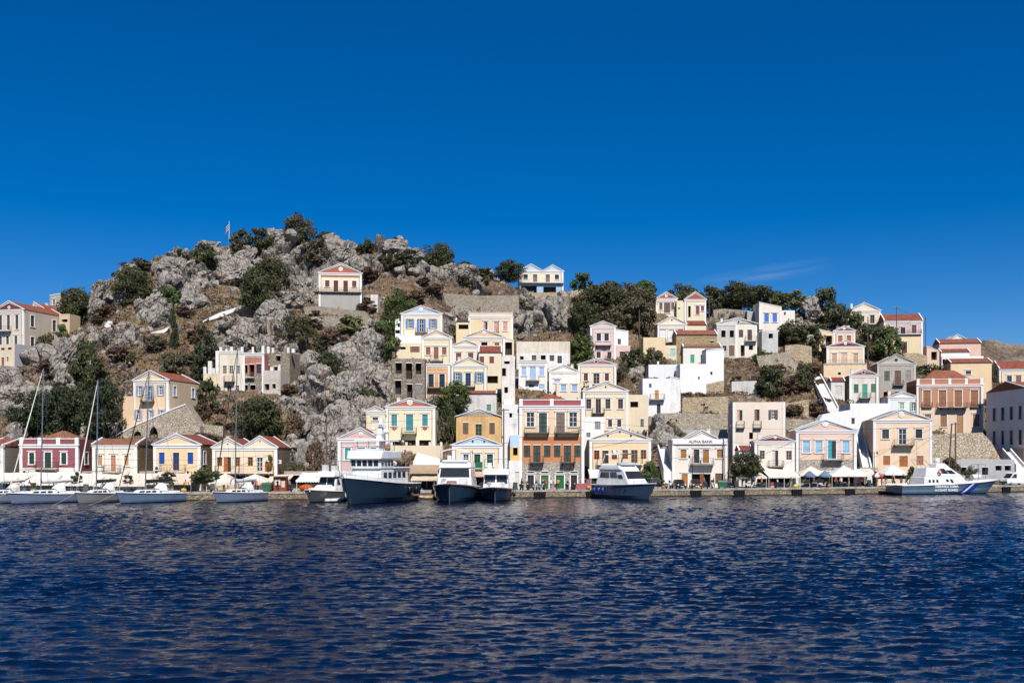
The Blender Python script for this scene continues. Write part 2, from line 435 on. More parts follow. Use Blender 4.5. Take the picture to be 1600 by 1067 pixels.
def disc(mb, c, r, d, n=14):
    ring = [(c[0] + r * math.cos(2 * math.pi * k / n), c[1], c[2] + r * math.sin(2 * math.pi * k / n)) for k in range(n)]
    mb.prism(ring, (0, d, 0))
def house(reg, label, x0, x1, yc, yb, wall, name='house', gab=None, roof='flat', rtop=None, rcol='#b8553c', yaw=0.0, D=7.0, bands=None,
          trim='#f6f2ea', field=None, wins=(), bal=(), sideR=(), sideL=(), sidecol=None, pil=True, cornice=True, front=False, d=None, medal=None,
          holes=(), wear=0.42, posts=None, cat='house', sur=True, hood=True, parapet=None, wallmat=None, skirt=None, group=None, diamonds=()):
    px0, px1, pc, pb = PX(reg, x0), PX(reg, x1), PY(reg, yc), PY(reg, yb)
    cp = (px0 + px1) / 2
    if d is None: d = quay_ray(cp) + 9.0 if front else hill_depth(cp, pb)
    O = at(cp, pb, d)
    if front: O.z = QZ
    th = R_(yaw) if yaw is not None else R_(-0.11 * max(0.0, O.x))
    c, s = math.cos(th), math.sin(th)
    def U(px):
        k = (px - 800) / FPX; return (k * O.y - O.x) / (c - k * s)
    Zl = lambda py: CZ + (HY - py) * O.y / FPX - O.z
    ux = lambda x: U(PX(reg, x)); zy = lambda y: Zl(PY(reg, y))
    W0, W1, H = U(px0), U(px1), Zl(pc)
    FOOT.append((O.x, O.y, th, W0, W1, D, O.z)); RECT.append((px0, px1, min([pc] + [PY(reg, g[3]) for g in (gab or [])]), pb, d))
    e = thing(name, label, cat, O, th, group)
    zb = -(skirt if skirt is not None else (0.4 if front else 4.0))
    mpp = O.y / FPX / REG[reg][2] / c
    ops = []; wl = []
    for wd in wins:
        st, xs, ya, yb2, wp, col = wd[:6]; op = wd[6] if len(wd) > 6 else {}
        for x in xs:
            hw = wp * mpp / 2 * (1.42 if front and st == 'V' and PY(reg, yb2) > 738 else 1.0); u = ux(x); z0, z1 = zy(yb2), zy(ya)
            u0_, u1_ = max(W0 + 0.05, u - hw), min(W1 - 0.05, u + hw); z0 = max(z0, zb + 0.1)
            if st in 'DP' and abs(z0) < 0.7: z0 = 0.0
            z1 = min(z1, H - 0.08)
            if ops and st == 'V' and front and abs(ops[-1][2] - z0) < .01 and u0_ < ops[-1][1] + .12: u0_ = ops[-1][1] + .12
            if u1_ - u0_ < 0.2 or z1 - z0 < 0.2: continue
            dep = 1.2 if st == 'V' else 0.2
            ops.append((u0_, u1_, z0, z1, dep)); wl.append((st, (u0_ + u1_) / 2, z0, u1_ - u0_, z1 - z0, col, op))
    wm_ = wallmat or plaster(wall, wear)
    if bands:
        bb = [(zy(y), col) for y, col in bands]
        for i, (zt, col) in enumerate(bb):
            zl = bb[i + 1][0] if i + 1 < len(bb) else zb
            zt = H if i == 0 else zt
            m = MB(); panel(m, (0, 0, 0), (1, 0), (0, 1), W0, W1, zb, H, ops, (zl, zt))
            m.build('wall', col if not isinstance(col, str) else plaster(col, wear), e)
    else:
        m = MB(); panel(m, (0, 0, 0), (1, 0), (0, 1), W0, W1, zb, H, ops); m.build('wall', wm_, e)
    sops = {'R': [], 'L': []}; sw = []
    for key, lst in (('R', sideR), ('L', sideL)):
        for st, fr, ya, yb2, wmt, col in lst:
            u = fr * D; z0, z1 = zy(yb2), zy(ya); uu = u if key == 'R' else -u
            sops[key].append((uu - wmt / 2, uu + wmt / 2, z0, z1, 1.2 if st == 'V' else 0.2)); sw.append((key, st, uu, z0, wmt, z1 - z0, col))
    sm = wm_ if sidecol is None else (sidecol if not isinstance(sidecol, str) else plaster(sidecol, wear))  # some side colours are the wall colour darkened for its shaded side
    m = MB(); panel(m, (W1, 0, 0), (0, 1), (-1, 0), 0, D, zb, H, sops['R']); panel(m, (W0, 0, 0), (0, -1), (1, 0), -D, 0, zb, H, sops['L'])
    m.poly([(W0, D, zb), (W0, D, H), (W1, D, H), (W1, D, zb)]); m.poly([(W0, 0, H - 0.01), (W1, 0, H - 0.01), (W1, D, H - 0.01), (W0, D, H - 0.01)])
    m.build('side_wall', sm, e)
    for st, u, z0, ww, hh, col, op in wl:
        opening(e, st, (u, 0, z0), 0, ww, hh, col, op.get('trim', trim), op.get('sur', sur), op.get('hood', hood))
    for key, st, uu, z0, ww, hh, col in sw:
        if key == 'R': opening(e, st, (W1, uu, z0), R_(90), ww, hh, col, trim, sur, False)
        else: opening(e, st, (W0, -uu, z0), R_(-90), ww, hh, col, trim, sur, False)
    tm = plaster(trim, 0.15)
    if cornice:
        MB().box(W0 - 0.16, W1 + 0.16, -0.2, 0.14, H - 0.16, H + 0.04).box(W0 - 0.07, W1 + 0.07, -0.09, 0.1, H - 0.5, H - 0.16).build('cornice', tm, e)
    if pil:
        for u in (W0, W1):
            hz = H - (0.5 if cornice else 0.02); sgn = 1 if u == W0 else -1
            a, b = sorted((u - sgn * 0.05, u + sgn * 0.38)); MB().box(a, b, -0.07, 0.3, zb, hz).build('pilaster', tm, e)
    for g in (gab or []):
        a, b, az, ax = ux(g[0]), ux(g[1]), zy(g[3]), ux(g[2])
        z = H + 0.04
        # tympanum
        MB().prism([(a, 0.0, z), (b, 0.0, z), (ax, 0.0, az - 0.05)], (0, 0.1, 0)).build('pediment', plaster(field or wall, wear), e)
        q = MB(); t = 0.3
        for p0, p1 in (((a - 0.3, z), (ax, az + 0.12)), ((b + 0.3, z), (ax, az + 0.12))):
            for y0, tt, up in ((-0.26, 0.14, 0.0), (-0.1, 0.36, -0.14)):
                q.prism([(p0[0], y0, p0[1] + up), (p1[0], y0, p1[1] + up), (p1[0], y0, p1[1] + up - tt), (p0[0] + (0.45 if p0[0] < ax else -0.45) * (up != 0), y0, p0[1] + up - tt * (0.2 if up else 0.9) + (0.12 if up else 0))], (0, 0.24, 0))
        q.build('raking_cornice', tm, e)
        rr = MB(); rr.prism([(a - 0.1, 0.15, z - 0.02), (ax, 0.15, az + 0.06), (b + 0.1, 0.15, z - 0.02)], (0, D, 0))
        rr.build('roof', tile(rcol), e)
        if D > 5:
            k = MB()
            for p0 in (a - 0.12, b + 0.12):
                k.prism([(p0, D, z - 0.1), (ax, D, az + 0.05), (ax, D, az + 0.2), (p0, D, z + 0.05)], (0, 0.22, 0))
            k.build('roof_edge', tm, e)
    if roof == 'hip':
        zr = CZ + (HY - PY(reg, rtop)) * (O.y + D / 2) / FPX - O.z; i = 0.35; hw = (W1 - W0) / 2 - i; rl = max(0.3, hw - D / 2 + i); cu = (W0 + W1) / 2
        a, b, f, k, z = W0 + i, W1 - i, i, D - i, H + 0.02
        MB().poly([(a, f, z), (b, f, z), (cu + rl, D / 2, zr), (cu - rl, D / 2, zr)]).poly([(b, f, z), (b, k, z), (cu + rl, D / 2, zr)]) \
            .poly([(b, k, z), (a, k, z), (cu - rl, D / 2, zr), (cu + rl, D / 2, zr)]).poly([(a, k, z), (a, f, z), (cu - rl, D / 2, zr)]).build('roof', tile(rcol), e)
    if roof == 'shed':
        zr = CZ + (HY - PY(reg, rtop)) * (O.y + D / 2) / FPX - O.z
        MB().prism([(W0 - 0.1, -0.25, H + 0.02), (W0 - 0.1, D / 2, zr), (W0 - 0.1, D + 0.2, H + 0.02)], (W1 - W0 + 0.2, 0, 0)).build('roof', tile(rcol), e)
        for u in (W0 - 0.12, W1 - 0.12):
            MB().prism([(u, -0.3, H + 0.03), (u, D / 2, zr + 0.02), (u, D / 2, zr + 0.2), (u, -0.3, H + 0.22)], (0.24, 0, 0)).build('roof_edge', tm, e)
    if roof == 'slope':   # parapet falling to one side
        zl = zy(rtop)
        MB().prism([(W0, 0, H), (W1, 0, H), (W0, 0, zl)], (0, D, 0)).build('roof', wm_, e)
        MB().prism([(W0 - 0.05, -0.08, zl), (W1 + 0.05, -0.08, H), (W1 + 0.05, -0.08, H + 0.16), (W0 - 0.05, -0.08, zl + 0.16)], (0, D, 0)).build('roof_edge', tm, e)
    if parapet:
        zt = zy(parapet[0])
        MB().box(W0, W1, 0.02, 0.2, H + 0.04, zt - 0.12).box(W1 - 0.18, W1 - 0.02, 0.2, D, H + 0.04, zt - 0.12).box(W0 + 0.02, W0 + 0.18, 0.2, D, H + 0.04, zt - 0.12).build('parapet', plaster(parapet[1], wear), e)
        q = MB(); q.box(W0 - 0.06, W1 + 0.06, -0.06, 0.26, zt - 0.12, zt); q.build('coping', tm, e)
        for f in parapet[2]:
            u = W0 + f * (W1 - W0); MB().box(max(W0 - 0.05, u - 0.28), min(W1 + 0.05, u + 0.28), -0.08, 0.28, H + 0.04, zt + 0.1).build('parapet_post', tm, e)
    for x, ztop, ww in (posts or ()):
        u = ux(x); k = ww * mpp / 2; MB().box(u - k, u + k, -0.02, 2 * k, H - 0.1, zy(ztop)).build('parapet_post', plaster(trim, 0.6), e)
    for x, y, r, col in ([medal] if medal else []):
        q = MB(); disc(q, (ux(x), -0.09, zy(y)), r * mpp, 0.1); md = q.build('medallion', tm, e)
        q = MB(); disc(q, (ux(x), -0.12, zy(y)), r * mpp * 0.55, 0.04); q.build('medallion_centre', paint(col), md)
    for x, y, r in holes:
        q = MB(); disc(q, (ux(x), -0.03, zy(y)), r * mpp * 1.35, 0.05); rg = q.build('round_vent', tm, e)
        q = MB(); disc(q, (ux(x), -0.05, zy(y)), r * mpp, 0.03); q.build('vent_shade_disc', dark(1), rg)  # dark disc painted for the shade inside the vent
    for x, y, r, col in diamonds:
        u, z, k = ux(x), zy(y), r * mpp
        MB().prism([(u - k, -0.04, z), (u, -0.04, z - k * 0.75), (u + k, -0.04, z), (u, -0.04, z + k * 0.75)], (0, 0.05, 0)).build('diamond_panel', paint(col), e)
    for b in bal:
        kw = b[3] if len(b) > 3 else {}
        balcony(e, ux(b[0]), ux(b[1]), zy(b[2]), **kw)
    if cornice and W1 - W0 > 4 and D > 4:
        for sgn, uu in ((1, W0 + .5), (-1, W1 - .5)):
            if rnd.random() < .55: MB().bar((uu, -.1, zb), (uu, -.1, H - .45), .045, n=5).build('drainpipe', paint('#a89c8c'), e)
    if gab and rnd.random() < .4:
        g = gab[0]; uu = ux(g[0]) + (ux(g[1]) - ux(g[0])) * rnd.choice((.2, .8)); MB().box(uu - .28, uu + .28, D * .55, D * .55 + .5, H - .2, zy(g[3]) + .25).box(uu - .34, uu + .34, D * .55 - .06, D * .55 + .56, zy(g[3]) + .25, zy(g[3]) + .36).build('chimney', plaster('#efe8dc', .4), e)
    if rnd.random() < .3:
        uu = W0 + (W1 - W0) * rnd.uniform(.2, .8); q = MB().bar((uu, D * .5, H - .1), (uu, D * .5, H + 2.6), .022, n=4)
        for k in range(4): q.bar((uu - .5 + .06 * k, D * .5, H + 2.5 - .2 * k), (uu + .5 - .06 * k, D * .5, H + 2.5 - .2 * k), .014, n=4)
        q.build('antenna', paint('#8a8a88'), e)
    e['_h'] = H; e['_w0'] = W0; e['_w1'] = W1
    return e
# ---------------------------------------------------------------- houses: the town
BR, BLU, DKG, TUR = '#8a5434', '#2a5cb0', '#2f4038', '#2aa39a'
SB = stone('#b0a594', 1.7); SG = stone('#d0c8bc', 1.9); SO = stone('#a68c62', 1.7); GREY = '#a9a8ac'
OH = {'sur': False}
# --- left end
h = house('A', 'tall cream house with dark red pediment at left edge, beside the cypress slope', -50, 220, 262, 640, '#e2cba6', gab=[(-50, 220, 85, 182)], field='#7b2b2b', yaw=-15, D=13,
      wins=[('G', [5, 78, 157], 310, 445, 34, '#6a7078'), ('G', [5, 70, 148], 505, 585, 32, '#6a7078')], bal=[(-45, 110, 455)],
      sideR=[('G', .2, 305, 410, 1.1, '#4a4a50'), ('G', .72, 312, 420, 1.1, '#4a4a50'), ('G', .2, 505, 605, 1.1, '#4a4a50')], medal=(85, 240, 14, '#c9b8a8'), sidecol='#d0bd9c')  # side colour a shade darker, for the weaker light on it
house('A', 'red roofed wing half hidden behind the tall cream house at left edge', 300, 425, 262, 330, '#dcc4a0', gab=[(300, 425, 318, 190)], yaw=-12, D=7, d=h.location.y + 12, wins=[])
house('A', 'small grey flat roofed house on the left skyline behind a dark bush', 462, 560, 118, 262, '#b7b1a4', yaw=-20, D=5, roof='slope', rtop=128, pil=False, cornice=False, wins=[('G', [500], 165, 215, 22, '#5a5a58')])
house('A', 'small ochre hut with awning window right of the tall cream house', 548, 645, 300, 425, '#d9b57c', yaw=-10, D=4, pil=False, cornice=False, wins=[('V', [597], 345, 375, 60, BR, OH), ('C', [570], 390, 425, 28, '#a8563c', OH)])
house('A', 'low cream annexe with bare grey side wall at left edge', -70, 135, 582, 800, '#ecd4a8', yaw=-24, D=9, sidecol='#a9adb6', pil=False, cornice=False,
      wins=[('C', [25, 90], 612, 634, 44, '#7d3434', OH), ('D', [25], 700, 790, 36, '#9a6b48', OH), ('G', [70], 698, 740, 20, '#9a6b48', OH)])
house('B', 'grey gabled house with red roof cut by the left edge', -150, 30, 455, 760, '#ddd6ca', front=True, yaw=-8, D=9, roof='shed', rtop=385, sidecol='#8c8274', wins=[('V', [-60], 700, 760, 120, BR, OH), ('C', [-60], 520, 610, 44, '#3d6a58')])  # grey side colour paints the shade on the gable side
house('B', 'maroon single storey house with white cornice and red hipped roof', 185, 722, 440, 760, '#9c4a56', front=True, yaw=-2, D=9, roof='hip', rtop=314, rcol='#b5694a',
      bands=[(440, '#9c4a56'), (655, '#e8dfd2')], parapet=(383, '#93434f', (0.02, .34, .66, .98)),
      wins=[('C', [295, 592], 515, 622, 48, '#23463c'), ('C', [445], 515, 655, 62, '#23463c'), ('V', [300, 480, 640], 708, 760, 120, BR, OH)], bal=[(340, 548, 662, {'slab': '#b79a72'})],
      sideR=[('C', .3, 515, 622, 1.0, '#23463c'), ('C', .75, 515, 622, 1.0, '#23463c')], sidecol='#8a3f4b')  # side maroon darkened as the less lit wall
house('B', 'cream house with three tan shuttered openings beside the maroon house', 858, 1265, 445, 760, '#ebe0c6', front=True, yaw=0, D=7, roof='shed', rtop=385, rcol='#b8694c',
      wins=[('C', [928, 1172], 540, 635, 42, '#c79a6a'), ('C', [1050], 540, 688, 46, '#c78a6a'), ('V', [950, 1150], 715, 760, 150, BR, OH)], bal=[(965, 1125, 692, {'slab': '#b9a88a'})], sidecol=SO, hood=True)
house('Q', 'peach two storey house with lilac shutters above the arched stone ramp', 395, 636, 150, 500, '#f2ca8c', gab=[(395, 636, 512, 85)], yaw=-13, D=10,
      wins=[('O', [440, 583], 194, 254, 27, '#9aa9cc'), ('O', [507], 194, 292, 30, '#9aa9cc'), ('O', [427, 513, 590], 362, 426, 26, '#9aa9cc')], bal=[(457, 542, 296, {'slab': '#8d6a5a'})],
      sideR=[('C', .2, 190, 255, .9, '#9aa9cc'), ('C', .8, 190, 255, .9, '#9aa9cc')], sidecol='#d9b27c')  # tan side colour stands for the dimmer light there
house('Q', 'low peach side wing left of the house with lilac shutters', 320, 396, 262, 500, '#f0c486', yaw=-13, D=6, pil=False, cornice=False, d=hill_depth(PX('Q', 515), PY('Q', 500)) + 0.8)
# --- left waterfront
house('C', 'yellow single storey house with bright blue shutters and stone side wall', 60, 492, 440, 775, '#f2c878', front=True, yaw=-3, D=9, gab=[(60, 492, 275, 345)], trim='#eef0f6', rcol='#b04a34',
      wins=[('C', [135, 400], 513, 620, 52, '#1c4fa8', OH), ('P', [267], 515, 678, 58, '#1c4fa8', OH), ('V', [130, 280, 420], 715, 775, 120, BR, OH)], bal=[(130, 365, 688, {'rail': '#7a4a34'})],
      sideR=[('C', .2, 510, 620, .9, '#22344a'), ('C', .7, 510, 620, .9, '#22344a')], sidecol=SO)
house('C', 'cream double house with twin pediments and orange window frames', 606, 1200, 466, 775, '#f4d6a4', front=True, yaw=0, D=9, gab=[(606, 890, 750, 380), (890, 1200, 1045, 362)], rcol='#b04a34',
      bands=[(466, '#f4d6a4'), (690, '#eec487')], wins=[('G', [670, 835, 955], 556, 638, 48, '#b8682a', OH), ('H', [742], 556, 690, 66, '#b8682a', OH), ('P', [1042], 560, 690, 56, '#e8ecf0', OH), ('C', [1120], 600, 690, 60, '#a8502a', OH), ('V', [680, 830, 990, 1130], 722, 775, 110, BR, OH)],
      bal=[(640, 1180, 698, {'slab': '#e8d8b8', 'rail': '#8a4a30', 'dep': 1.1})], holes=[(745, 435, 7), (1045, 408, 7)], sidecol='#8a7458')  # brown side colour is painted shade on the cream wall
house('D', 'pink house with turquoise shutters behind the large navy motor yacht', 345, 722, 388, 760, '#dca6a4', front=True, yaw=0, D=8, gab=[(345, 722, 552, 285)], field='#dfa09e', rcol='#a8402e',
      wins=[('C', [435], 470, 582, 56, TUR), ('C', [560, 680], 468, 620, 68, TUR), ('V', [430, 620], 700, 760, 150, BR, OH)], medal=(557, 345, 20, '#d9c8c4'))
house('D', 'pale yellow house with teal shutters and orange pediment above the pink house', 787, 1242, 90, 450, '#f4e2aa', yaw=0, D=8, gab=[(787, 1242, 1010, 12)], field='#c25c36',
      wins=[('C', [865, 1150], 163, 270, 52, '#3f8c94'), ('C', [1007], 163, 312, 66, '#3f8c94'), ('V', [880, 1010, 1150], 400, 450, 110, BR, OH)], bal=[(937, 1075, 338, {'slab': '#8a7a48'})], medal=(1010, 52, 26, '#e8d8b8'), diamonds=[(865, 293, 26, '#c2502e'), (1150, 293, 26, '#c2502e')])
house('D', 'small pale yellow annexe with white slab canopy left of the yellow house', 606, 782, 132, 330, '#f0dea0', yaw=0, D=5, gab=[(606, 782, 690, 88)], d=hill_depth(PX('D', 1010), PY('D', 450)) - 0.7, wins=[('G', [690], 190, 216, 52, '#5a6a74')], pil=False)
# --- centre waterfront
house('E', 'weathered ochre house with brown shutters behind the blue pediment house', 135, 553, 182, 470, '#e4b468', yaw=0, D=6, gab=[(135, 553, 345, 112)], field='#c9a878', wear=0.7, rcol='#a08868', pil=False, cornice=False,
      wins=[('C', [222, 467], 240, 345, 50, '#6a5548', OH), ('P', [343], 250, 360, 58, '#7a8a60', OH)])
house('E', 'whitewashed stone house with small green window behind the ochre house', 157, 508, -30, 165, '#ded9d0', yaw=0, D=6, roof='shed', rtop=-58, wear=0.6, pil=False, cornice=False, wins=[('C', [437], 68, 130, 40, '#5f8f86', OH), ('G', [200], 10, 60, 30, '#5a5048', OH)])
house('E', 'peach house with light blue pediment behind the two bow-on yachts', 100, 556, 442, 845, '#f4d29a', front=True, yaw=0, D=7, gab=[(100, 556, 335, 362)], field='#a9cdf0', trim='#f2f2f8',
      wins=[('G', [225], 530, 640, 52, '#e6ecf0'), ('P', [330], 530, 655, 58, '#1f7a4a'), ('G', [447], 530, 640, 56, '#1f7a4a'), ('V', [200, 345, 480], 720, 845, 95, BR, OH)], bal=[(280, 380, 658, {'rail': '#1d6a44', 'solid': True, 'slab': '#8fc0b4'})], holes=[(288, 412, 11), (395, 412, 11)])
house('E', 'tall narrow white house beside the brown pole and orange house', 560, 722, 70, 860, '#efece6', front=True, yaw=0, D=6, pil=False, cornice=False, wear=0.45, d=quay_ray(PX('E', 640)) + 11,
      wins=[('G', [682], 470, 540, 40, '#4a4038', OH), ('V', [640], 150, 190, 26, BR, OH), ('C', [600], 760, 850, 50, '#c8c4bc', OH)])
house('E', 'small yellow oriel under a light blue wall squeezed beside the orange house', 634, 722, 352, 590, '#f0c060', yaw=0, D=2.0, bands=[(352, '#a9d0f2'), (460, '#f0c060')], pil=False, cornice=False, wins=[('V', [683], 470, 540, 42, BR, OH)], d=quay_ray(PX('E', 680)) + 9.2, skirt=.1)
house('E', 'low whitewashed wall block under the yellow oriel', 622, 722, 590, 862, '#efebe4', front=True, yaw=0, D=2.2, pil=False, cornice=False, wear=0.55, wins=[('D', [700], 690, 858, 36, '#d8d4cc', OH)], d=quay_ray(PX('E', 680)) + 8.9)
house('E', 'three storey orange and cream house with stone ground floor and four dark balconies', 722, 1318, 82, 862, '#f0c482', front=True, yaw=0, D=9, roof='hip', rtop=-22, parapet=(24, '#a8484e', (0.02, .5, .98)), trim='#f6f4f4',
      bands=[(82, '#f0c482'), (368, '#cf7a30'), (602, SG)], rcol='#bb5f42', sidecol='#d8ccb8',
      wins=[('G', [822, 1218], 142, 276, 74, '#e6e2da'), ('C', [938], 146, 330, 74, DKG), ('C', [1100], 146, 330, 80, '#7b665c'), ('C', [790, 978, 1070, 1258], 445, 558, 60, DKG, OH), ('C', [882, 1165], 445, 603, 66, DKG, OH),
            ('G', [825, 1225], 722, 855, 60, '#5a4a3c'), ('C', [955], 722, 850, 72, '#1f6b3c'), ('D', [1095], 722, 860, 76, '#1f6b3c'), ('G', [825, 955, 1095, 1225], 690, 710, 62, '#3a3a3a', OH)],
      bal=[(770, 996, 332, {'slab': '#5a463c'}), (1052, 1276, 332, {'slab': '#5a463c'}), (820, 946, 606, {'slab': '#4a4048', 'dep': 1.1}), (1108, 1236, 606, {'slab': '#4a4048', 'dep': 1.1})])  # lower slabs coloured dark for the shadow beneath them
house('F', 'large cream house with brown windows and hanging balcony above the yellow double house', 66, 482, -57, 300, '#f0d6a2', yaw=0, D=7, gab=[(66, 482, 275, -140)], field='#f0d6ac',
      wins=[('G', [118, 295, 412], 18, 110, 46, '#8f6a56'), ('G', [206], 18, 150, 48, '#9a6a50'), ('G', [315, 400], 210, 276, 38, '#6a4a3c')], bal=[(150, 262, 152, {'slab': '#5a4438'})], holes=[(275, -92, 9)])
house('F', 'plain cream block with a broken dark opening right of the cream house', 483, 668, -20, 305, '#ecd2a2', yaw=0, D=6, pil=False, cornice=False, wins=[('V', [540], 42, 96, 74, BR, OH), ('G', [612], 205, 280, 32, '#a8a8a8', OH)])
house('F', 'low white block with grey shutter squeezed above the yellow double house', 76, 262, 185, 420, '#f2efe8', yaw=0, D=4, pil=False, cornice=False, wins=[('C', [200], 228, 300, 52, '#8e9094', OH), ('C', [115], 330, 372, 36, '#77797c', OH)], d=quay_ray(930) + 17.5)
house('F', 'yellow double house with three round vents behind the blue hulled yacht', 128, 692, 392, 845, '#f2ca86', front=True, yaw=None, D=7, rcol='#cfc4b4', gab=[(128, 692, 405, 290)], field='#f2cf92',
      wins=[('G', [192, 355], 495, 578, 50, '#b4502a', OH), ('H', [272], 495, 615, 58, '#5a3a34', OH), ('G', [455, 625], 490, 574, 52, '#c07a34', OH), ('G', [540], 490, 612, 60, '#c58440', OH), ('V', [215, 330, 450, 570, 650], 700, 845, 92, BR, OH)],
      bal=[(195, 612, 618, {'slab': '#f0ece4', 'rail': '#4a4038', 'dep': 1.2})], holes=[(295, 358, 11), (405, 321, 11), (508, 358, 11)])
bank = house('F', 'cream bank building with black lettered sign band and small pediment', 893, 1402, 392, 845, '#f2e2cc', front=True, yaw=None, D=8, rcol='#c9c0b2', gab=[(1010, 1322, 1165, 310)], field='#f4e8d8', name='bank_building', cat='building',
      wins=[('C', [995, 1332], 485, 566, 54, '#a8702e'), ('H', [1115], 485, 612, 54, '#5a3a28'), ('C', [1202], 485, 612, 56, '#a8702e'), ('D', [1005], 712, 840, 58, '#b87a34'), ('V', [1115], 712, 845, 62, BR, OH), ('D', [1166], 712, 845, 36, '#9a5a2c', OH), ('V', [1212], 712, 845, 48, BR, OH), ('C', [1327], 706, 800, 76, '#6a4a30', OH)],
      bal=[(1060, 1272, 622, {'slab': '#8d8a8e', 'dep': 1.15})])
# --- right of centre waterfront
house('G', 'tall plain peach house with three narrow windows and basket balconies', 150, 632, 48, 640, '#f2dabe', yaw=-5, D=7, sidecol='#b8b4c4', cornice=False, trim='#f6eee2',  # blue-grey side colour holds the deep shade of the left wall
      wins=[('H', [212], 120, 218, 48, '#e2a890', OH), ('H', [372], 115, 218, 46, '#8a5a4a', OH), ('O', [522], 122, 206, 38, '#5a4f48', OH), ('V', [318], 328, 390, 36, BR, OH)],
      bal=[(182, 256, 285, {'dep': 0.6, 'h': 1.15, 'slab': '#6a5a50'}), (338, 412, 285, {'dep': 0.6, 'h': 1.15, 'slab': '#6a5a50'})])
house('G', 'small cream house with maroon pediment behind the round quay tree', 352, 718, 410, 800, '#f2e2cc', front=True, yaw=None, D=6, gab=[(352, 718, 540, 348)], field='#7e2f36', trim='#f4eee6',
      wins=[('G', [420], 495, 574, 46, '#b09a8c', OH), ('H', [542], 495, 640, 52, '#d8d0c4', OH), ('G', [668], 497, 582, 50, '#b09a8c', OH), ('V', [430, 560, 670], 690, 800, 90, BR, OH)], bal=[(475, 615, 642, {'slab': '#8a6a50'})], medal=(540, 375, 14, '#e8d8c8'))
house('G', 'small white lean-to with red tile roof beside the tall peach house', 205, 330, 498, 700, '#efe8de', yaw=0, D=3, roof='shed', rtop=450, rcol='#a03c34', pil=False, cornice=False, wear=0.4, d=quay_ray(1165) + 12)
house('G', 'salmon house with pale blue shutters and white medallion over the canopies', 736, 1292, 310, 800, '#efbd96', front=True, yaw=None, D=7, rcol='#cfc4b4', gab=[(736, 1292, 1005, 215)], field='#efb78e', trim='#eaf0fa', bands=[(310, '#efbd96'), (580, SG)],
      wins=[('C', [828, 945, 1195], 405, 516, 62, '#9cc6da'), ('H', [1066], 405, 570, 74, '#34a6b4'), ('V', [820, 950, 1080, 1200], 690, 800, 105, BR, OH)], bal=[(980, 1166, 576, {'slab': '#a8a096', 'dep': 1.1})], medal=(1005, 247, 30, '#eef2f8'))
house('G', 'long blank white block behind the salmon house', 1235, 1590, 60, 320, '#f6f4f0', yaw=0, D=6, pil=False, cornice=False, d=quay_ray(1350) + 21, wins=[('G', [1262], 195, 250, 30, '#6a7078', OH)])
house('H', 'peach two storey house with brown lower shutters left of the leaning poles', 206, 746, 212, 760, '#f2ca96', front=True, yaw=None, D=10, rcol='#b8a890', gab=[(206, 746, 465, 118)], trim='#ecebf0', sidecol='#c9a884', bands=[(212, '#f2ca96')],  # left side painted darker because it lies in shade
      wins=[('G', [318], 300, 386, 60, '#7a6258'), ('P', [475], 295, 440, 66, '#e8e8ea'), ('G', [626], 300, 382, 58, '#3a3432'), ('C', [328, 637], 545, 630, 60, '#a8662e', OH), ('C', [485], 545, 645, 74, '#a8662e', OH), ('V', [300, 480, 650], 700, 760, 120, BR, OH)],
      bal=[(390, 572, 445, {'slab': '#7a6448', 'dep': 1.1})], medal=(465, 165, 26, '#f0e8e0'))
house('H', 'terracotta two storey mansion with wooden shutters above the concrete wall', 607, 1220, -115, 335, '#ca8458', yaw=-8, D=9, roof='hip', rtop=-245, parapet=(-168, '#c47a50', (.02, .25, .5, .75, .98)), bands=[(-115, '#ca8458'), (100, '#f0ca98')], rcol='#b85e44', sidecol='#8a5a48', trim='#f2efee',  # dark side colour carries the shade of the left wall
      wins=[('C', [700, 845, 990, 1140], -62, 92, 66, '#9a6238'), ('C', [710, 855, 1156], 160, 275, 58, '#9a6a44'), ('D', [1006], 160, 335, 60, '#b88a5c')], bal=[(795, 1070, 98, {'slab': '#5a5450', 'dep': 1.2}), (655, 748, 90, {'dep': .5, 'slab': '#8a7a6c'}), (1104, 1192, 90, {'dep': .5, 'slab': '#8a7a6c'})])
house('H', 'tall grey house in shade at the right edge', 1612, 2000, -80, 470, '#f0eae4', yaw=2, D=15, roof='shed', rtop=-140, trim='#f4f0ee', sidecol='#f0eae4', d=196, skirt=3,
      sideL=[('G', f, 78, 205, 1.2, '#4a4c58') for f in (.12, .34, .56, .78)] + [('G', f, 302, 440, 1.2, '#3a3430') for f in (.12, .34, .56, .78)], wins=[('C', [1700, 1800, 1900], 78, 205, 60, '#5a5c66')])
house('H', 'plain brown rendered lower storey in shade under the grey house', 1600, 1990, 478, 700, '#c09a6c', yaw=2, D=16, d=193.5, pil=False, cornice=False, sidecol='#d8b488', skirt=3)
house('H', 'low grey concrete quay building behind the patrol boat', 972, 1512, 578, 720, '#bcbabb', yaw=None, D=6, d=quay_ray(1540) + 10, pil=False, cornice=False, roof='flat', wins=[('V', [1040, 1240], 650, 720, 54, BR, OH), ('V', [1365, 1450], 634, 680, 52, BR, OH)], name='quay_building', cat='building', skirt=1.0)
house('H', 'small white house with pale green shutters behind the peach house', 342, 622, 2, 220, '#e6edf0', yaw=0, D=5, gab=[(342, 622, 470, -47)], wins=[('C', [468], 55, 112, 42, '#a5c9a0'), ('O', [578], 52, 130, 34, '#a5c9a0')])
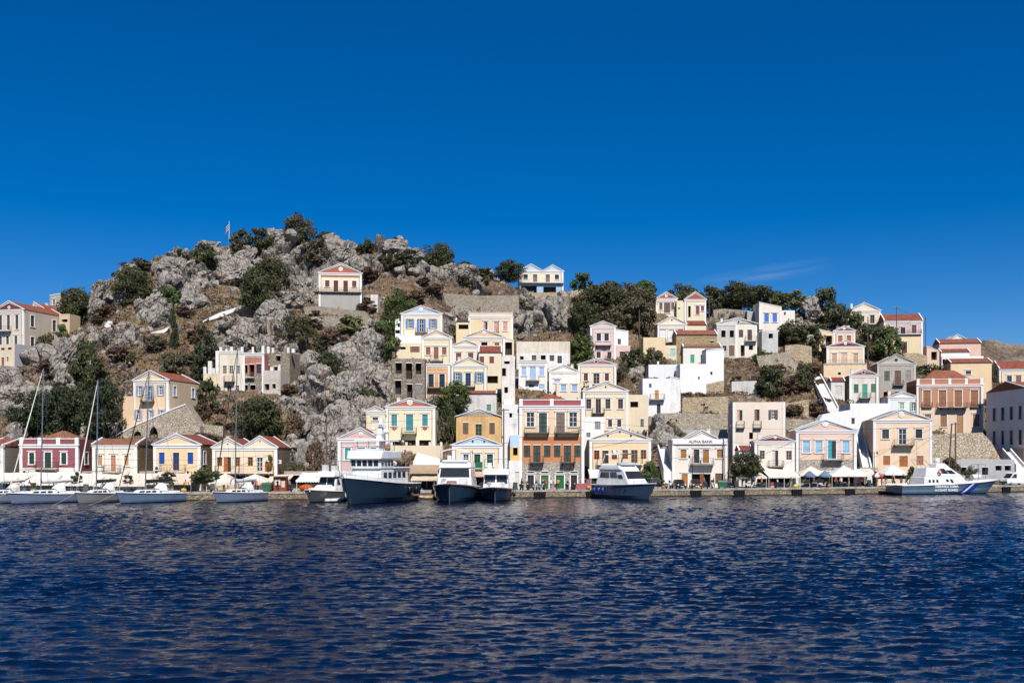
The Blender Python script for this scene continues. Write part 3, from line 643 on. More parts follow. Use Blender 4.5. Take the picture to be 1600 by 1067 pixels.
# --- ruined mansion on the left slope
house('I', 'cream half of the roofless mansion with white parapet stubs', 906, 1122, 645, 1005, '#eadcbc', yaw=0, D=7, pil=False, wear=0.55, wins=[('G', [955, 1015, 1077], 778, 852, 36, '#d8c8a8', OH), ('G', [995, 1070], 960, 1012, 36, '#c8a888', OH)], bal=[(955, 1050, 925, {'slab': '#7a5a48', 'rail': '#8a4a38'})], posts=[(918, 606, 22), (970, 622, 20), (1018, 604, 22), (1115, 604, 22)], cat='ruin', name='ruined_house')
house('I', 'red plastered half of the roofless mansion with empty windows', 1122, 1318, 662, 1005, '#c27460', yaw=0, D=7, pil=True, wear=0.75, bands=[(662, '#d8c8b4'), (700, '#c27460'), (850, SB)], wins=[('V', [1146], 770, 850, 40, BR, OH), ('V', [1206], 765, 880, 46, BR, OH), ('G', [1270], 760, 850, 44, '#5a4a44', OH), ('V', [1147], 955, 1005, 40, BR, OH), ('V', [1215], 955, 1000, 48, BR, OH)], posts=[(1215, 604, 18), (1308, 594, 24)], cat='ruin', name='ruined_house', bal=[(1150, 1235, 885, {'h': 0, 'dep': .7})])
house('I', 'low cream wing with stepped white stubs left of the roofless mansion', 756, 905, 850, 960, '#ead2a4', yaw=0, D=6, pil=False, cornice=False, wear=0.6, posts=[(770, 790, 26), (817, 735, 34), (850, 800, 30), (885, 640, 30)], cat='ruin', name='ruined_house')
house('I', 'bare stone tower block right of the red plastered ruin', 1322, 1556, 655, 900, '#b3a48e', yaw=-8, D=6, pil=False, cornice=False, wear=0.75, wallmat=SB, wins=[('V', [1450], 685, 735, 44, BR, OH), ('V', [1350], 770, 822, 40, BR, OH), ('V', [1425], 785, 825, 34, BR, OH)], posts=[(1358, 600, 22), (1400, 612, 20), (1542, 612, 22), (1588, 622, 26)], cat='ruin', name='ruined_house')
house('I', 'pale roofless lower box in front of the stone tower ruin', 1312, 1472, 822, 1005, '#cfc4b4', yaw=-8, D=5, pil=False, cornice=False, wear=0.7, wins=[('V', [1345], 946, 1002, 46, BR, OH), ('V', [1410], 946, 990, 34, BR, OH)], posts=[(1390, 790, 26), (1460, 770, 20)], cat='ruin', name='ruined_house')
house('J', 'hilltop house with red pediment and red doors on grey concrete base', 582, 978, -78, 262, '#f0dca8', yaw=6, D=8, gab=[(582, 978, 785, -168)], field='#b5573a', bands=[(-78, '#b96a44'), (-38, '#f2dfae'), (95, '#b2ada2')], sidecol='#8f8e94', rcol='#9a6a54',  # dark grey side colour paints the shaded right wall
      wins=[('C', [660, 910], -8, 52, 40, '#6e2a2c', {'hood': False}), ('D', [740, 830], -8, 92, 42, '#6e2a2c', {'hood': False})], bal=[(582, 978, 97, {'dep': .5, 'h': 0.9, 'slab': '#5a5450', 'rail': '#6a5a50'})], medal=(785, -115, 20, '#e8d8b0'))
house('J', 'small white flat hut right of the hilltop house with red pediment', 1062, 1128, 122, 260, '#e8e2da', yaw=0, D=4, pil=False, cornice=False, wear=0.5, wins=[('V', [1030], 150, 215, 30, BR, OH)])
house('K', 'roofless grey stone house with six empty windows below the yellow wall', 130, 437, 712, 1085, '#a59a8c', yaw=0, D=7, pil=False, cornice=False, wallmat=SB, wins=[('V', [195], 750, 852, 58, BR, OH), ('V', [290], 755, 902, 58, BR, OH), ('V', [378], 755, 856, 52, BR, OH), ('V', [190], 915, 1042, 58, BR, OH), ('V', [297], 950, 1075, 50, BR, OH), ('C', [378], 950, 1036, 48, '#8a8a86', OH)], cat='ruin', name='ruined_house')
# --- upper centre
house('K', 'yellow house with light blue pediment and sky blue open shutters', 220, 597, 297, 520, '#f2dcaa', yaw=0, D=7, gab=[(220, 597, 402, 225)], field='#b4cbe4', wins=[('O', [300, 513], 350, 432, 38, '#5a90d4'), ('O', [405], 350, 468, 40, '#4a84cc'), ('C', [300, 395], 498, 516, 44, '#3a6ab0', OH)], bal=[(352, 464, 474, {'slab': '#8a6040'})], medal=(402, 258, 20, '#dfe8f0'))
house('K', 'small white annexe left of the house with light blue pediment', 162, 222, 345, 500, '#f2f0ec', yaw=0, D=4, pil=False, cornice=False, roof='slope', rtop=358, wins=[('V', [196], 385, 420, 22, BR, OH), ('V', [185], 448, 480, 44, BR, OH)], d=hill_depth(PX('K', 405), PY('K', 520)) + 1)
house('K', 'blank white terrace block below the house with light blue pediment', 165, 405, 500, 590, '#f4f2ee', yaw=0, D=6, pil=False, cornice=False)
house('K', 'flat topped yellow house with three pink blinds on the upper slope', 845, 1252, 322, 545, '#f2d292', yaw=0, D=7, parapet=(285, '#eec8a8', ()), wins=[('H', [998], 370, 446, 40, '#dc9c92'), ('C', [1098, 1182], 372, 458, 42, '#dc9c92')])
house('K', 'small yellow wing with dark red lean-to left of the flat topped house', 726, 845, 368, 500, '#f0d48c', yaw=0, D=4, pil=False, cornice=False, roof='shed', rtop=345, rcol='#7a3a30', wins=[('V', [795], 395, 440, 90, BR, OH)])
house('K', 'cream house with three brown shutters and iron balcony mid slope', 410, 687, 517, 750, '#f2dca8', yaw=0, D=6, gab=[(410, 687, 545, 450)], field='#f2dcae', wins=[('C', [468, 617], 605, 676, 42, '#9c5a38'), ('C', [542], 605, 718, 46, '#9c5a38')], bal=[(487, 608, 735, {'slab': '#9a8a78'})])
house('K', 'weathered orange and cream house with two dark doors below the cream house', 440, 670, 760, 1060, '#e4be8e', yaw=0, D=5, wear=0.6, bands=[(760, '#e6cfb0'), (800, '#e2a868')], wins=[('P', [495, 597], 855, 975, 52, '#3a3c3e')], bal=[(465, 640, 985, {'slab': '#5a4a40'})])
house('K', 'yellow wall with fan window and sloped brown roof left of the cream house', 162, 408, 572, 705, '#f0d89e', yaw=0, D=4, pil=False, cornice=False, wins=[('V', [235], 602, 628, 50, BR, OH), ('C', [345], 600, 655, 86, '#8a5a4a', OH)])
house('K', 'yellow house with orange pediment below the flat topped house', 800, 1178, 512, 690, '#f2d49c', yaw=0, D=5, gab=[(800, 1178, 985, 445)], field='#e9b878', wins=[('V', [988], 560, 592, 58, BR), ('C', [1105], 565, 592, 46, '#8a4a38')], medal=(985, 478, 16, '#f0c898'))
house('K', 'open porch with dark shade right of the orange pediment house', 1178, 1262, 545, 690, '#efd8b0', yaw=0, D=4, pil=False, cornice=False, roof='slope', rtop=525, wins=[('V', [1212], 560, 680, 66, BR, OH)])
house('K', 'narrow cream house with two brown blinds in the middle of the slope', 690, 937, 592, 765, '#f2dfb4', yaw=0, D=4, gab=[(690, 937, 815, 540)], wins=[('C', [750, 862], 660, 735, 50, '#7a3a2c')])
house('K', 'cream house with blue door and blue open shutters above the dark tree', 682, 1007, 777, 1005, '#f2dca6', yaw=0, D=6, gab=[(682, 1007, 840, 700)], wins=[('O', [742, 940], 845, 934, 40, '#4a80b4'), ('P', [838], 845, 968, 50, '#3f74ac')], bal=[(786, 905, 975, {'slab': '#6a5044'})])
house('K', 'tall yellow house with red roof strip and open laundry loggia', 937, 1147, 655, 1080, '#f2dcac', yaw=0, D=5, roof='shed', rtop=596, rcol='#a8483c', pil=False, cornice=False, wins=[('C', [965, 1057], 692, 756, 42, '#7a4034', OH), ('V', [1065], 872, 940, 98, BR, OH)], d=hill_depth(PX('K', 1040), PY('K', 880)))
house('K', 'narrow white stair house with dark gaps left of the blank cream wall', 1150, 1272, 690, 1130, '#eee6da', yaw=0, D=5, pil=False, cornice=False, wear=0.5, wins=[('V', [1198], 735, 762, 52, BR, OH), ('V', [1168], 800, 874, 40, BR, OH), ('V', [1190], 975, 1030, 34, BR, OH)])
house('L', 'long weathered cream block with grey windows and blank attic wall', 160, 656, 555, 810, '#e6d8bc', yaw=0, D=7, pil=False, cornice=False, wear=0.6, bands=[(555, '#e6d8bc'), (662, '#f2eee4')], wins=[('V', [210], 690, 722, 34, BR, OH), ('G', [322, 488], 680, 735, 42, '#8a8884', OH), ('V', [408], 680, 722, 46, BR, OH), ('G', [560], 688, 756, 42, '#7a7874', OH)])
house('L', 'white house with powder blue shutters and tan balcony', 182, 442, 742, 1000, '#f3f1e6', yaw=0, D=6, parapet=(728, '#8a4a4a', ()), wins=[('C', [228, 392], 790, 870, 42, '#a9c6ee'), ('C', [310], 790, 905, 54, '#a9c6ee'), ('C', [298], 950, 978, 46, '#5a6a86', OH), ('C', [393], 950, 992, 50, '#a9c6ee', OH)], bal=[(252, 372, 915, {'slab': '#a8885c', 'rail': '#cfd8e4'})])
house('L', 'off-white house with plain white pediment between blue shutters and pink pediment', 464, 737, 832, 990, '#f1ecde', yaw=0, D=5, gab=[(464, 737, 597, 770)], wins=[('C', [537], 905, 936, 56, '#b4c8e8')])
house('L', 'small peach block with two light blue shutters behind the orange house roof', 530, 758, 942, 1090, '#f4dab2', yaw=0, D=4, pil=False, cornice=False, wins=[('C', [595, 697], 955, 1012, 48, '#9abbe6')])
house('L', 'peach house with dusty pink pediment and small pediment over its door', 732, 1082, 767, 965, '#f4d6a4', yaw=0, D=6, gab=[(732, 1082, 897, 712)], field='#b6606c', wins=[('G', [802, 997], 850, 918, 38, '#a04a34'), ('G', [900], 850, 945, 58, '#c8a89c')], holes=[(897, 742, 12)])
house('L', 'pink house with dark balcony and pale pediment below the big trees', 845, 1077, 414, 712, '#e5bab0', yaw=4, D=6, gab=[(845, 1077, 960, 368)], field='#e2aaa4', sidecol='#c99a96', wins=[('G', [922, 994], 480, 548, 42, '#5a4236'), ('G', [920, 1020], 650, 708, 40, '#7a4a3a')], bal=[(893, 1032, 592, {'slab': '#5a4040', 'rail': '#ece4de'})])  # darker pink on the sides is shade put into the colour
house('L', 'low pink extension right of the pink house', 1078, 1214, 590, 712, '#e7b9aa', yaw=4, D=5, pil=False, cornice=False, wins=[('G', [1135], 645, 706, 38, '#8a5a44', OH)])
house('L', 'white upper extension set back right of the pink house', 1068, 1196, 462, 640, '#f2eeea', yaw=4, D=5, pil=False, cornice=False, roof='slope', rtop=445, wins=[('G', [1112], 530, 582, 30, '#8a8a88', OH)], d=hill_depth(PX('L', 1135), PY('L', 712)) + 3)
house('R', 'twin gabled cream house with blue arched ground floor on the ridge', 1143, 1432, 268, 412, '#f0e0b0', yaw=3, D=7, gab=[(1143, 1297, 1219, 223), (1297, 1432, 1362, 228)], field='#b9d2e8', bands=[(268, '#f0e0b0'), (343, '#8fbade')],
      wins=[('G', [1185, 1390], 290, 324, 27, '#4a3c3a', {'hood': False}), ('C', [1247, 1330], 290, 343, 28, '#6a4438', {'hood': False}), ('V', [1205], 362, 412, 106, BR, OH), ('V', [1343], 368, 410, 84, BR, OH)], bal=[(1140, 1434, 344, {'slab': '#e8e4dc', 'rail': '#d8d4cc', 'dep': .8})])
# --- upper right
house('M', 'left of two pale yellow houses with brick red pediments on the ridge', 385, 580, 157, 300, '#f1e4b2', yaw=0, D=6, gab=[(385, 580, 480, 97)], field='#a84a38', wins=[('C', [430, 540], 195, 260, 30, '#7a4a3a'), ('C', [487], 195, 290, 58, '#5a4438')], medal=(480, 133, 13, '#efd8c0'))
house('M', 'right of two pale yellow houses with brick red pediments on the ridge', 650, 847, 167, 362, '#f1e4b2', yaw=0, D=6, gab=[(650, 847, 748, 95)], field='#ae4c38', wins=[('C', [770], 225, 305, 36, '#8a3a30'), ('C', [815], 225, 272, 30, '#8a3a30'), ('V', [695], 225, 330, 24, BR, OH)])
house('M', 'low yellow link wall between the two brick red pediment houses', 577, 655, 176, 345, '#efe0a8', yaw=0, D=4, pil=False, cornice=False, wins=[('G', [598], 240, 256, 16, '#5a4a40', OH)])
house('M', 'cream house with white shutters and its own red roofed wing mid right', 402, 670, 392, 595, '#f2d6a2', yaw=0, D=6, gab=[(402, 670, 530, 320)], field='#f0d8b6', wins=[('C', [450, 612], 442, 536, 50, '#eceff6'), ('C', [532], 448, 560, 58, '#eceff6')], bal=[(470, 568, 566, {'slab': '#8a7a6c'})], holes=[(532, 355, 8)])
house('M', 'narrow yellow wing with red tile strip right of the white shuttered house', 670, 850, 400, 480, '#f0d8a8', yaw=0, D=5, roof='shed', rtop=362, rcol='#a8443a', pil=False, cornice=False)
house('M', 'blank ochre terrace wall house with pale green window', 268, 472, 517, 705, '#edcb8c', yaw=0, D=5, pil=False, cornice=False)
house('M', 'small house with pale turquoise window under the white shuttered house', 472, 575, 590, 720, '#f0cf98', yaw=0, D=3, pil=False, cornice=False, wins=[('C', [540], 620, 690, 48, '#9fd4cc', OH)])
house('M', 'bare stone house with long red tile roof in the right centre', 572, 950, 492, 745, '#cdbb9a', yaw=0, D=6, roof='shed', rtop=450, rcol='#b8604a', wallmat=stone('#cbb892', 2.2, 0.8), pil=False, cornice=False, wins=[('V', [905], 548, 562, 40, BR, OH)])
house('M', 'white house with emerald door and red tile roof in the right centre', 637, 985, 606, 770, '#f3ecdc', yaw=0, D=4, roof='shed', rtop=570, rcol='#bb6a50', pil=False, cornice=False, wins=[('C', [722], 675, 752, 36, '#2fa890', OH), ('P', [820], 675, 760, 42, '#1f9a80', OH)])
house('M', 'blank white cube with one slit window below the emerald door', 608, 850, 762, 1040, '#f6f6f5', yaw=0, D=5, pil=False, cornice=False, wear=0.2, wins=[('V', [783], 878, 906, 14, BR, OH)])
house('M', 'tall blank white cube right of the emerald door', 850, 1013, 622, 955, '#f6f6f6', yaw=0, D=5, pil=False, cornice=False, wear=0.2, wins=[('V', [898], 833, 862, 20, BR, OH)], roof='slope', rtop=640)
house('M', 'wide low white terrace block above the white balcony house', 316, 582, 768, 905, '#f3f1ee', yaw=0, D=5, pil=False, cornice=False, wear=0.3, posts=[(405, 738, 18)])
house('M', 'white cube house with orange balcony door in the right centre', 262, 515, 897, 1245, '#f3f2ef', yaw=0, D=5, pil=False, cornice=False, wear=0.35, wins=[('G', [332], 945, 982, 24, '#7a7874', OH), ('C', [392], 1005, 1092, 36, '#cc8c4a', OH), ('P', [410], 1132, 1220, 34, '#5a4638', OH)], bal=[(328, 462, 1088, {'slab': '#b9b2a8'})])
house('M', 'white stepped wall block between the white cubes and stone terraces', 515, 612, 905, 1245, '#f2efea', yaw=0, D=5, pil=False, cornice=False, wear=0.5, roof='slope', rtop=880)
house('M', 'grey stone half of a gabled double house with hollow windows', 947, 1120, 388, 690, '#cfc9bc', yaw=0, D=6, gab=[(947, 1318, 1135, 335)], field='#d3ccbc', pil=False, wear=0.6, wins=[('V', [1010, 1088], 450, 516, 40, BR, OH), ('C', [1085], 590, 688, 48, '#7a5044', OH), ('G', [1020], 592, 640, 34, '#6a6460', OH)], holes=[(1150, 372, 10)])
house('M', 'cream half of a gabled double house with balcony and brown shutters', 1120, 1318, 388, 690, '#f1e4c6', yaw=0, D=6, cornice=False, wins=[('C', [1172], 445, 516, 40, '#4a3a34', OH), ('C', [1253], 445, 545, 42, '#4a3430', OH), ('V', [1188], 588, 690, 38, BR, OH), ('V', [1265], 585, 632, 40, BR, OH)], bal=[(1208, 1314, 548, {'slab': '#d8d0c0'})], d=hill_depth(PX('M', 1130), PY('M', 690)))
house('N', 'cream house with slanted roofline and two cobalt shutters on the right ridge', 215, 420, 238, 470, '#f2e4ce', yaw=0, D=6, roof='slope', rtop=194, cornice=False, wins=[('C', [282, 358], 295, 376, 42, '#2f70d4')])
house('N', 'small grey shed left of the cobalt shuttered house', 104, 215, 300, 390, '#b9b5ae', yaw=0, D=4, pil=False, cornice=False, roof='slope', rtop=275, wins=[('V', [192], 325, 380, 34, BR, OH)])
house('N', 'low white outbuilding right of the cobalt shuttered house', 422, 545, 267, 375, '#f2ebdc', yaw=0, D=4, pil=False, cornice=False, wins=[('V', [453], 280, 310, 16, BR, OH)])
house('N', 'ruined whitewashed stone wall house below the cobalt shutters', 240, 388, 455, 660, '#d9d8d8', yaw=0, D=3, pil=False, cornice=False, wear=0.75, wins=[('V', [322], 480, 525, 40, BR, OH)], cat='ruin', name='ruined_house')
house('N', 'upper small house with maroon pediment and two orange shutters', 905, 1102, 457, 600, '#f2cf94', yaw=-7, D=5, gab=[(905, 1102, 1000, 410)], field='#8e2f3e', wins=[('C', [965, 1045], 500, 562, 40, '#a8673a', {'hood': False})], medal=(1000, 435, 13, '#e8d8d8'))
house('N', 'yellow side wing with deep shade left of the upper maroon pediment house', 770, 905, 478, 620, '#eec98c', yaw=0, D=4, pil=False, cornice=False, roof='slope', rtop=445, wins=[('V', [860], 500, 600, 60, BR, OH)])
house('N', 'wider house with maroon pediment and pale shutters behind a terrace wall', 840, 1187, 602, 770, '#f2ce96', yaw=-7, D=6, gab=[(840, 1187, 1012, 545)], field='#7e2838', sidecol='#b89468', wins=[('C', [910, 1108], 665, 750, 44, '#cda288'), ('C', [1000], 660, 755, 60, '#e0c0a0')], medal=(1012, 572, 14, '#e8d0d4'))
house('N', 'plain yellow terrace block under the wider maroon pediment house', 812, 1212, 755, 900, '#f2cb8e', yaw=-7, D=5, pil=False, cornice=False, wins=[('V', [958], 838, 862, 26, BR, OH)], bal=[(815, 1210, 757, {'dep': .12, 'h': .8, 'rail': '#7a6a5c'})])
house('N', 'weathered cream house with worn red pediment and green door', 1052, 1316, 867, 1130, '#e8dfcc', yaw=-7, D=6, gab=[(1052, 1316, 1180, 810)], field='#a2483e', wear=0.6, sidecol='#8a8478', wins=[('C', [1112], 948, 1030, 42, '#2a6a54', OH), ('D', [1193], 948, 1075, 46, '#4fa490', OH), ('C', [1270], 945, 1026, 40, '#4a7a5a', OH)], bal=[(1140, 1245, 1075, {'slab': '#a89c8c'})], holes=[(1180, 840, 12)])
house('N', 'small grey-white hut with red roof left of the worn red pediment house', 880, 1006, 922, 1090, '#e2dcd2', yaw=-7, D=4, roof='shed', rtop=886, rcol='#a8443a', pil=False, cornice=False, wear=0.5, wins=[('C', [950], 960, 1050, 60, '#d8d0c4', OH)])
house('N', 'pale yellow house with white pediment alone on the right skyline', 1040, 1337, 268, 425, '#f1d8a2', yaw=-7, D=7, gab=[(1040, 1337, 1185, 195)], field='#efdcbc', wins=[('G', [1170], 320, 372, 34, '#8a7a68'), ('G', [1262], 312, 388, 40, '#8a7a68')], bal=[(1225, 1330, 395, {'rail': '#6a5a50'})])
house('O', 'pink over yellow two storey house with red roof on the right skyline', 245, 602, 362, 660, '#dfaaa2', yaw=-7, D=7, roof='shed', rtop=300, rcol='#a85040', bands=[(362, '#f2eeea'), (385, '#dfaaa2'), (482, '#efd290')], wins=[('G', [320], 420, 482, 40, '#5a4a48'), ('G', [420], 425, 486, 42, '#5a5a50'), ('C', [522], 403, 478, 44, '#6a3028'), ('D', [432], 560, 650, 50, '#6a3a28')], bal=[(300, 590, 484, {'dep': .5, 'slab': '#e0d8cc'})])
house('O', 'grey stone house with round hole in its pediment right of the green door', 185, 537, 757, 1090, '#bab0a0', yaw=-7, D=7, gab=[(185, 537, 357, 672)], field='#c6beb0', wear=0.6, sidecol='#8a8278', trim='#cfc8bc', wins=[('C', [272], 825, 918, 48, '#4a5a54', OH), ('C', [372], 822, 955, 56, '#6a4a3c', OH), ('C', [468], 820, 916, 46, '#9a9088', OH), ('V', [265, 372], 1018, 1085, 46, BR, OH)], bal=[(330, 425, 955, {'slab': '#8a8278', 'dep': .7})], holes=[(357, 725, 15)])
house('O', 'salmon block with red roof strip right of the skyline poles', 757, 1142, 570, 700, '#ebb498', yaw=-7, D=6, roof='shed', rtop=530, rcol='#b05a48', pil=False, cornice=False)
house('O', 'white gabled house peeping over the salmon block', 830, 1020, 540, 640, '#f4f2ee', yaw=-7, D=6, gab=[(830, 1020, 925, 490)], field='#f2f0ec', d=hill_depth(PX('O', 950), PY('O', 700)) + 8)
house('O', 'low house with solar panel and red roof in front of the salmon block', 772, 1036, 652, 770, '#efe6d8', yaw=-7, D=4, roof='shed', rtop=622, rcol='#a8503e', pil=False, cornice=False)
house('O', 'white stepped wall in front of the solar panel house', 778, 1166, 690, 800, '#f3f1ee', yaw=-7, D=3, pil=False, cornice=False, wins=[('V', [800], 715, 760, 26, BR, OH)], d=hill_depth(PX('O', 950), PY('O', 800)))
house('O', 'tall plain yellow house with red roof strip above the terracotta mansion', 862, 1242, 750, 1040, '#efc784', yaw=-7, D=6, roof='shed', rtop=712, rcol='#b05642', pil=False, cornice=False, wins=[('G', [1025], 825, 858, 46, '#7a6a68')])
house('O', 'small peach porch with dark doorway left of the salmon block', 640, 756, 645, 780, '#efbf9c', yaw=-7, D=4, pil=False, cornice=False, roof='slope', rtop=600, wins=[('V', [708], 632, 725, 50, BR, OH)])
house('O', 'yellow house with red tile roof at the right edge of the upper town', 1312, 1760, 808, 975, '#efce8e', yaw=-7, D=7, roof='shed', rtop=735, rcol='#b04a38', trim='#e2ecf2', wins=[('G', [1405], 870, 942, 42, '#7a6a70'), ('C', [1490], 870, 965, 48, '#8a5a44'), ('G', [1600], 870, 942, 42, '#7a6a70')])
# low shops added where no house stands, to darken under the awnings
for lab, a, c, yt in (('low dark fronted shop at the foot of the rock spur', 444, 524, 736), ('low shop under the brown striped double awning', 640, 692, 726), ('low dark cafe front at the foot of the steep stairway', 1344, 1372, 730), ('narrow dark shop between the maroon and tan shuttered houses', 122, 145, 736), ('narrow shop front between the tan shuttered and yellow houses', 213, 240, 736)):
    xs_ = [a + (c - a) * f for f in (.27, .73)] if c - a > 40 else [(a + c) / 2]
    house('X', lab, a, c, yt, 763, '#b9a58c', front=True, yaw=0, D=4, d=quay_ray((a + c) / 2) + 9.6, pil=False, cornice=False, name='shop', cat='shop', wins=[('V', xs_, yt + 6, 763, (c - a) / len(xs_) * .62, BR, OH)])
# ---------------------------------------------------------------- the hill
ROCKY = [(300, 415, 150, 42, 1.0), (460, 400, 130, 45, 1.0), (420, 495, 72, 58, 1.0), (165, 455, 45, 45, .9), (110, 570, 26, 50, 1.1), (40, 625, 55, 30, .9), (175, 530, 60, 26, .5), (215, 585, 40, 30, .55), (245, 490, 45, 24, .8),
         (560, 560, 42, 62, 1.1), (530, 640, 60, 70, 1.1), (490, 705, 38, 45, 1.1), (620, 400, 70, 30, .95), (710, 425, 65, 20, .85), (845, 495, 48, 34, 1.0), (725, 492, 30, 22, .7), (1272, 488, 32, 28, 1.1), (1320, 512, 30, 18, .8),
         (985, 585, 30, 24, .9), (1035, 665, 30, 40, .8), (640, 590, 22, 60, .7), (1130, 490, 40, 14, .6), (420, 610, 50, 26, .5), (1500, 720, 30, 30, .9), (880, 470, 30, 30, .6), (560, 425, 60, 40, .8), (1585, 560, 40, 30, .6), (60, 580, 40, 20, .5)]
def rockmask(px, py):
    m = np.zeros_like(px)
    for cx, cy, rx, ry, s in ROCKY:
        m = np.maximum(m, s * np.clip(1.5 - np.sqrt(((px - cx) / rx) ** 2 + ((py - cy) / ry) ** 2), 0, 1))
    return m
cols = np.arange(-240, 1850, 2.2); rows = np.concatenate([np.linspace(-0.04, 1.0, 300), 1.0 + np.linspace(0.02, 0.8, 16)])
PXg, Tg = np.meshgrid(cols, rows); pxf, tf = PXg.ravel(), Tg.ravel()
Yf = foot(pxf) + tf * (ridge(pxf) - foot(pxf)); pyf = hill_py(pxf, tf)
Zf = CZ + (HY - pyf) * Yf / FPX
Zf = np.where(tf < 0, QZ - 0.35, Zf); Zf = np.where(tf > 1, Zf - (Zf - CZ) * 0 - (Yf - ridge(pxf)) * 0.55 - (HY - sky_py(pxf)) * (Yf - ridge(pxf)) / FPX, Zf)
P0 = np.stack([(pxf - 800) * Yf / FPX, Yf, Zf], 1)
rk = rockmask(pxf, pyf); rk = rk * 0.85 + (fbm(P0 * 0.13, 4, 3) - 0.5) * 2.3
rk = np.clip((rk - 0.36) * 3.4, 0, 1)
warp = P0 + 1.6 * np.stack([fbm(P0 * 0.4, 3, 11), fbm(P0 * 0.4, 3, 12), fbm(P0 * 0.4, 3, 13)], 1)
_c, _s = math.cos(.62), math.sin(.62); warp = np.stack([warp[:, 0] * _c - warp[:, 2] * _s, warp[:, 1], warp[:, 0] * _s + warp[:, 2] * _c], 1)
F1, F2, cid, vq = worley(warp * np.array([0.33, 0.20, 0.15]), 5)
G1, G2, cid2, vq2 = worley(warp * np.array([0.95, 0.6, 0.45]), 9)
cid = cid + 0.55 * (vq * np.stack([np.sin(cid * 91), np.sin(cid * 57 + 1), np.sin(cid * 33 + 2)], 1)).sum(1)
cid2 = cid2 + 0.7 * (vq2 * np.stack([np.sin(cid2 * 91), np.sin(cid2 * 57 + 1), np.sin(cid2 * 33 + 2)], 1)).sum(1)
dis = rk * ((cid - 0.4) * 3.6 + (cid2 - 0.5) * 1.0 - 1.9 * np.exp(-((F2 - F1) / 0.07) ** 2) - 0.7 * np.exp(-((G2 - G1) / 0.08) ** 2)) + (fbm(P0 * 0.22, 5, 21) - 0.5) * 2.2 + (fbm(P0 * 1.3, 3, 31) - 0.5) * 0.4
dis *= np.clip(tf / 0.06, 0, 1)
P0 += dis[:, None] * np.array([0.0, -0.72, 0.69])
for ox, oy, th, W0, W1, D, bz in FOOT:
    c, s = math.cos(th), math.sin(th); dx, dy = P0[:, 0] - ox, P0[:, 1] - oy
    u, v = dx * c + dy * s, -dx * s + dy * c
    ex = np.maximum(np.maximum(W0 - 0.7 - u, u - W1 - 0.7), 0); ey = np.maximum(np.maximum(-2.0 - v, v - D), 0)
    dist = np.sqrt(ex ** 2 + ey ** 2); near = dist < 9
    P0[near, 2] = np.minimum(P0[near, 2], bz + 0.05 + 1.15 * dist[near])
def big_mesh(name, P, nr, nc, mat, attr=None, smooth=True):
    me = bpy.data.meshes.new(name); idx = np.arange(nr * nc).reshape(nr, nc)
    q = np.stack([idx[:-1, :-1], idx[:-1, 1:], idx[1:, 1:], idx[1:, :-1]], -1).reshape(-1, 4)
    me.vertices.add(len(P)); me.vertices.foreach_set('co', P.astype(np.float32).ravel())
    me.loops.add(q.size); me.loops.foreach_set('vertex_index', q.ravel().astype(np.int32))
    me.polygons.add(len(q)); me.polygons.foreach_set('loop_start', np.arange(0, q.size, 4, dtype=np.int32))
    me.polygons.foreach_set('loop_total', np.full(len(q), 4, np.int32)); me.update(calc_edges=True)
    me.polygons.foreach_set('use_smooth', np.full(len(q), smooth)); me.materials.append(mat)
    for k, a in (attr or {}).items():
        at_ = me.attributes.new(k, 'FLOAT', 'POINT'); at_.data.foreach_set('value', a.astype(np.float32))
    me.update(); return me
def rock_nodes(b):
    p = b.pos()
    n1 = b.noise(p, 0.55, 6, 0.65); n2 = b.noise(p, 3.0, 5, 0.7)
    wn = b.n('ShaderNodeTexNoise'); b.l(p, wn.inputs['Vector']); wn.inputs['Scale'].default_value = 0.5; wn.inputs['Detail'].default_value = 4
    wa = b.n('ShaderNodeVectorMath', operation='MULTIPLY_ADD'); b.l(wn.outputs['Color'], wa.inputs[0]); wa.inputs[1].default_value = (2.6, 2.6, 2.6); b.l(p, wa.inputs[2])
    mp = b.n('ShaderNodeMapping'); mp.inputs['Rotation'].default_value = (0.15, -0.62, 0.0); mp.inputs['Scale'].default_value = (1.0, 0.7, 0.34); b.l(wa.outputs[0], mp.inputs['Vector'])
    def edge(s, w):
        v = b.n('ShaderNodeTexVoronoi', feature='DISTANCE_TO_EDGE'); b.l(mp.outputs[0], v.inputs['Vector']); v.inputs['Scale'].default_value = s
        return b.ramp(v.outputs[0], 0.0, w)
    c1, c2 = edge(0.42, 0.03), edge(1.1, 0.05)
    x = b.mix(b.ramp(n1, 0.34, 0.68), (0.17, 0.156, 0.138), (0.335, 0.312, 0.278))
    x = b.mix(b.math('MULTIPLY', b.ramp(n2, 0.52, 0.75), 0.4), x, (0.38, 0.355, 0.315))
    x = b.mix(b.math('MULTIPLY', b.ramp(b.noise(p, 1.2, 4, 0.7), 0.55, 0.68), 0.55), x, (0.11, 0.10, 0.088))
    st = b.noise(b.pos(1, 1, 0.5), 0.28, 4, 0.6)
    x = b.mix(b.math('MULTIPLY', b.ramp(st, 0.5, 0.68), 0.6), x, (0.32, 0.225, 0.15))
    x = b.mix(b.math('ADD', b.math('MULTIPLY', c1, 0.85), 0.15), (0.05, 0.042, 0.035), x); x = b.mix(b.math('ADD', b.math('MULTIPLY', c2, 0.4), 0.6), (0.06, 0.05, 0.042), x)
    h = b.math('ADD', b.math('ADD', b.math('MULTIPLY', c1, 1.0), b.math('MULTIPLY', c2, 0.5)), b.math('ADD', b.math('MULTIPLY', n2, 0.3), b.math('MULTIPLY', n1, .6)))
    return x, h
b = NB('limestone'); x, hgt = rock_nodes(b); x = b.mix(.28, x, (0.41, 0.368, 0.31)); b.base(x, 0.92, 0.2); b.bump(hgt, 0.9, 0.35); ROCKM = b.m
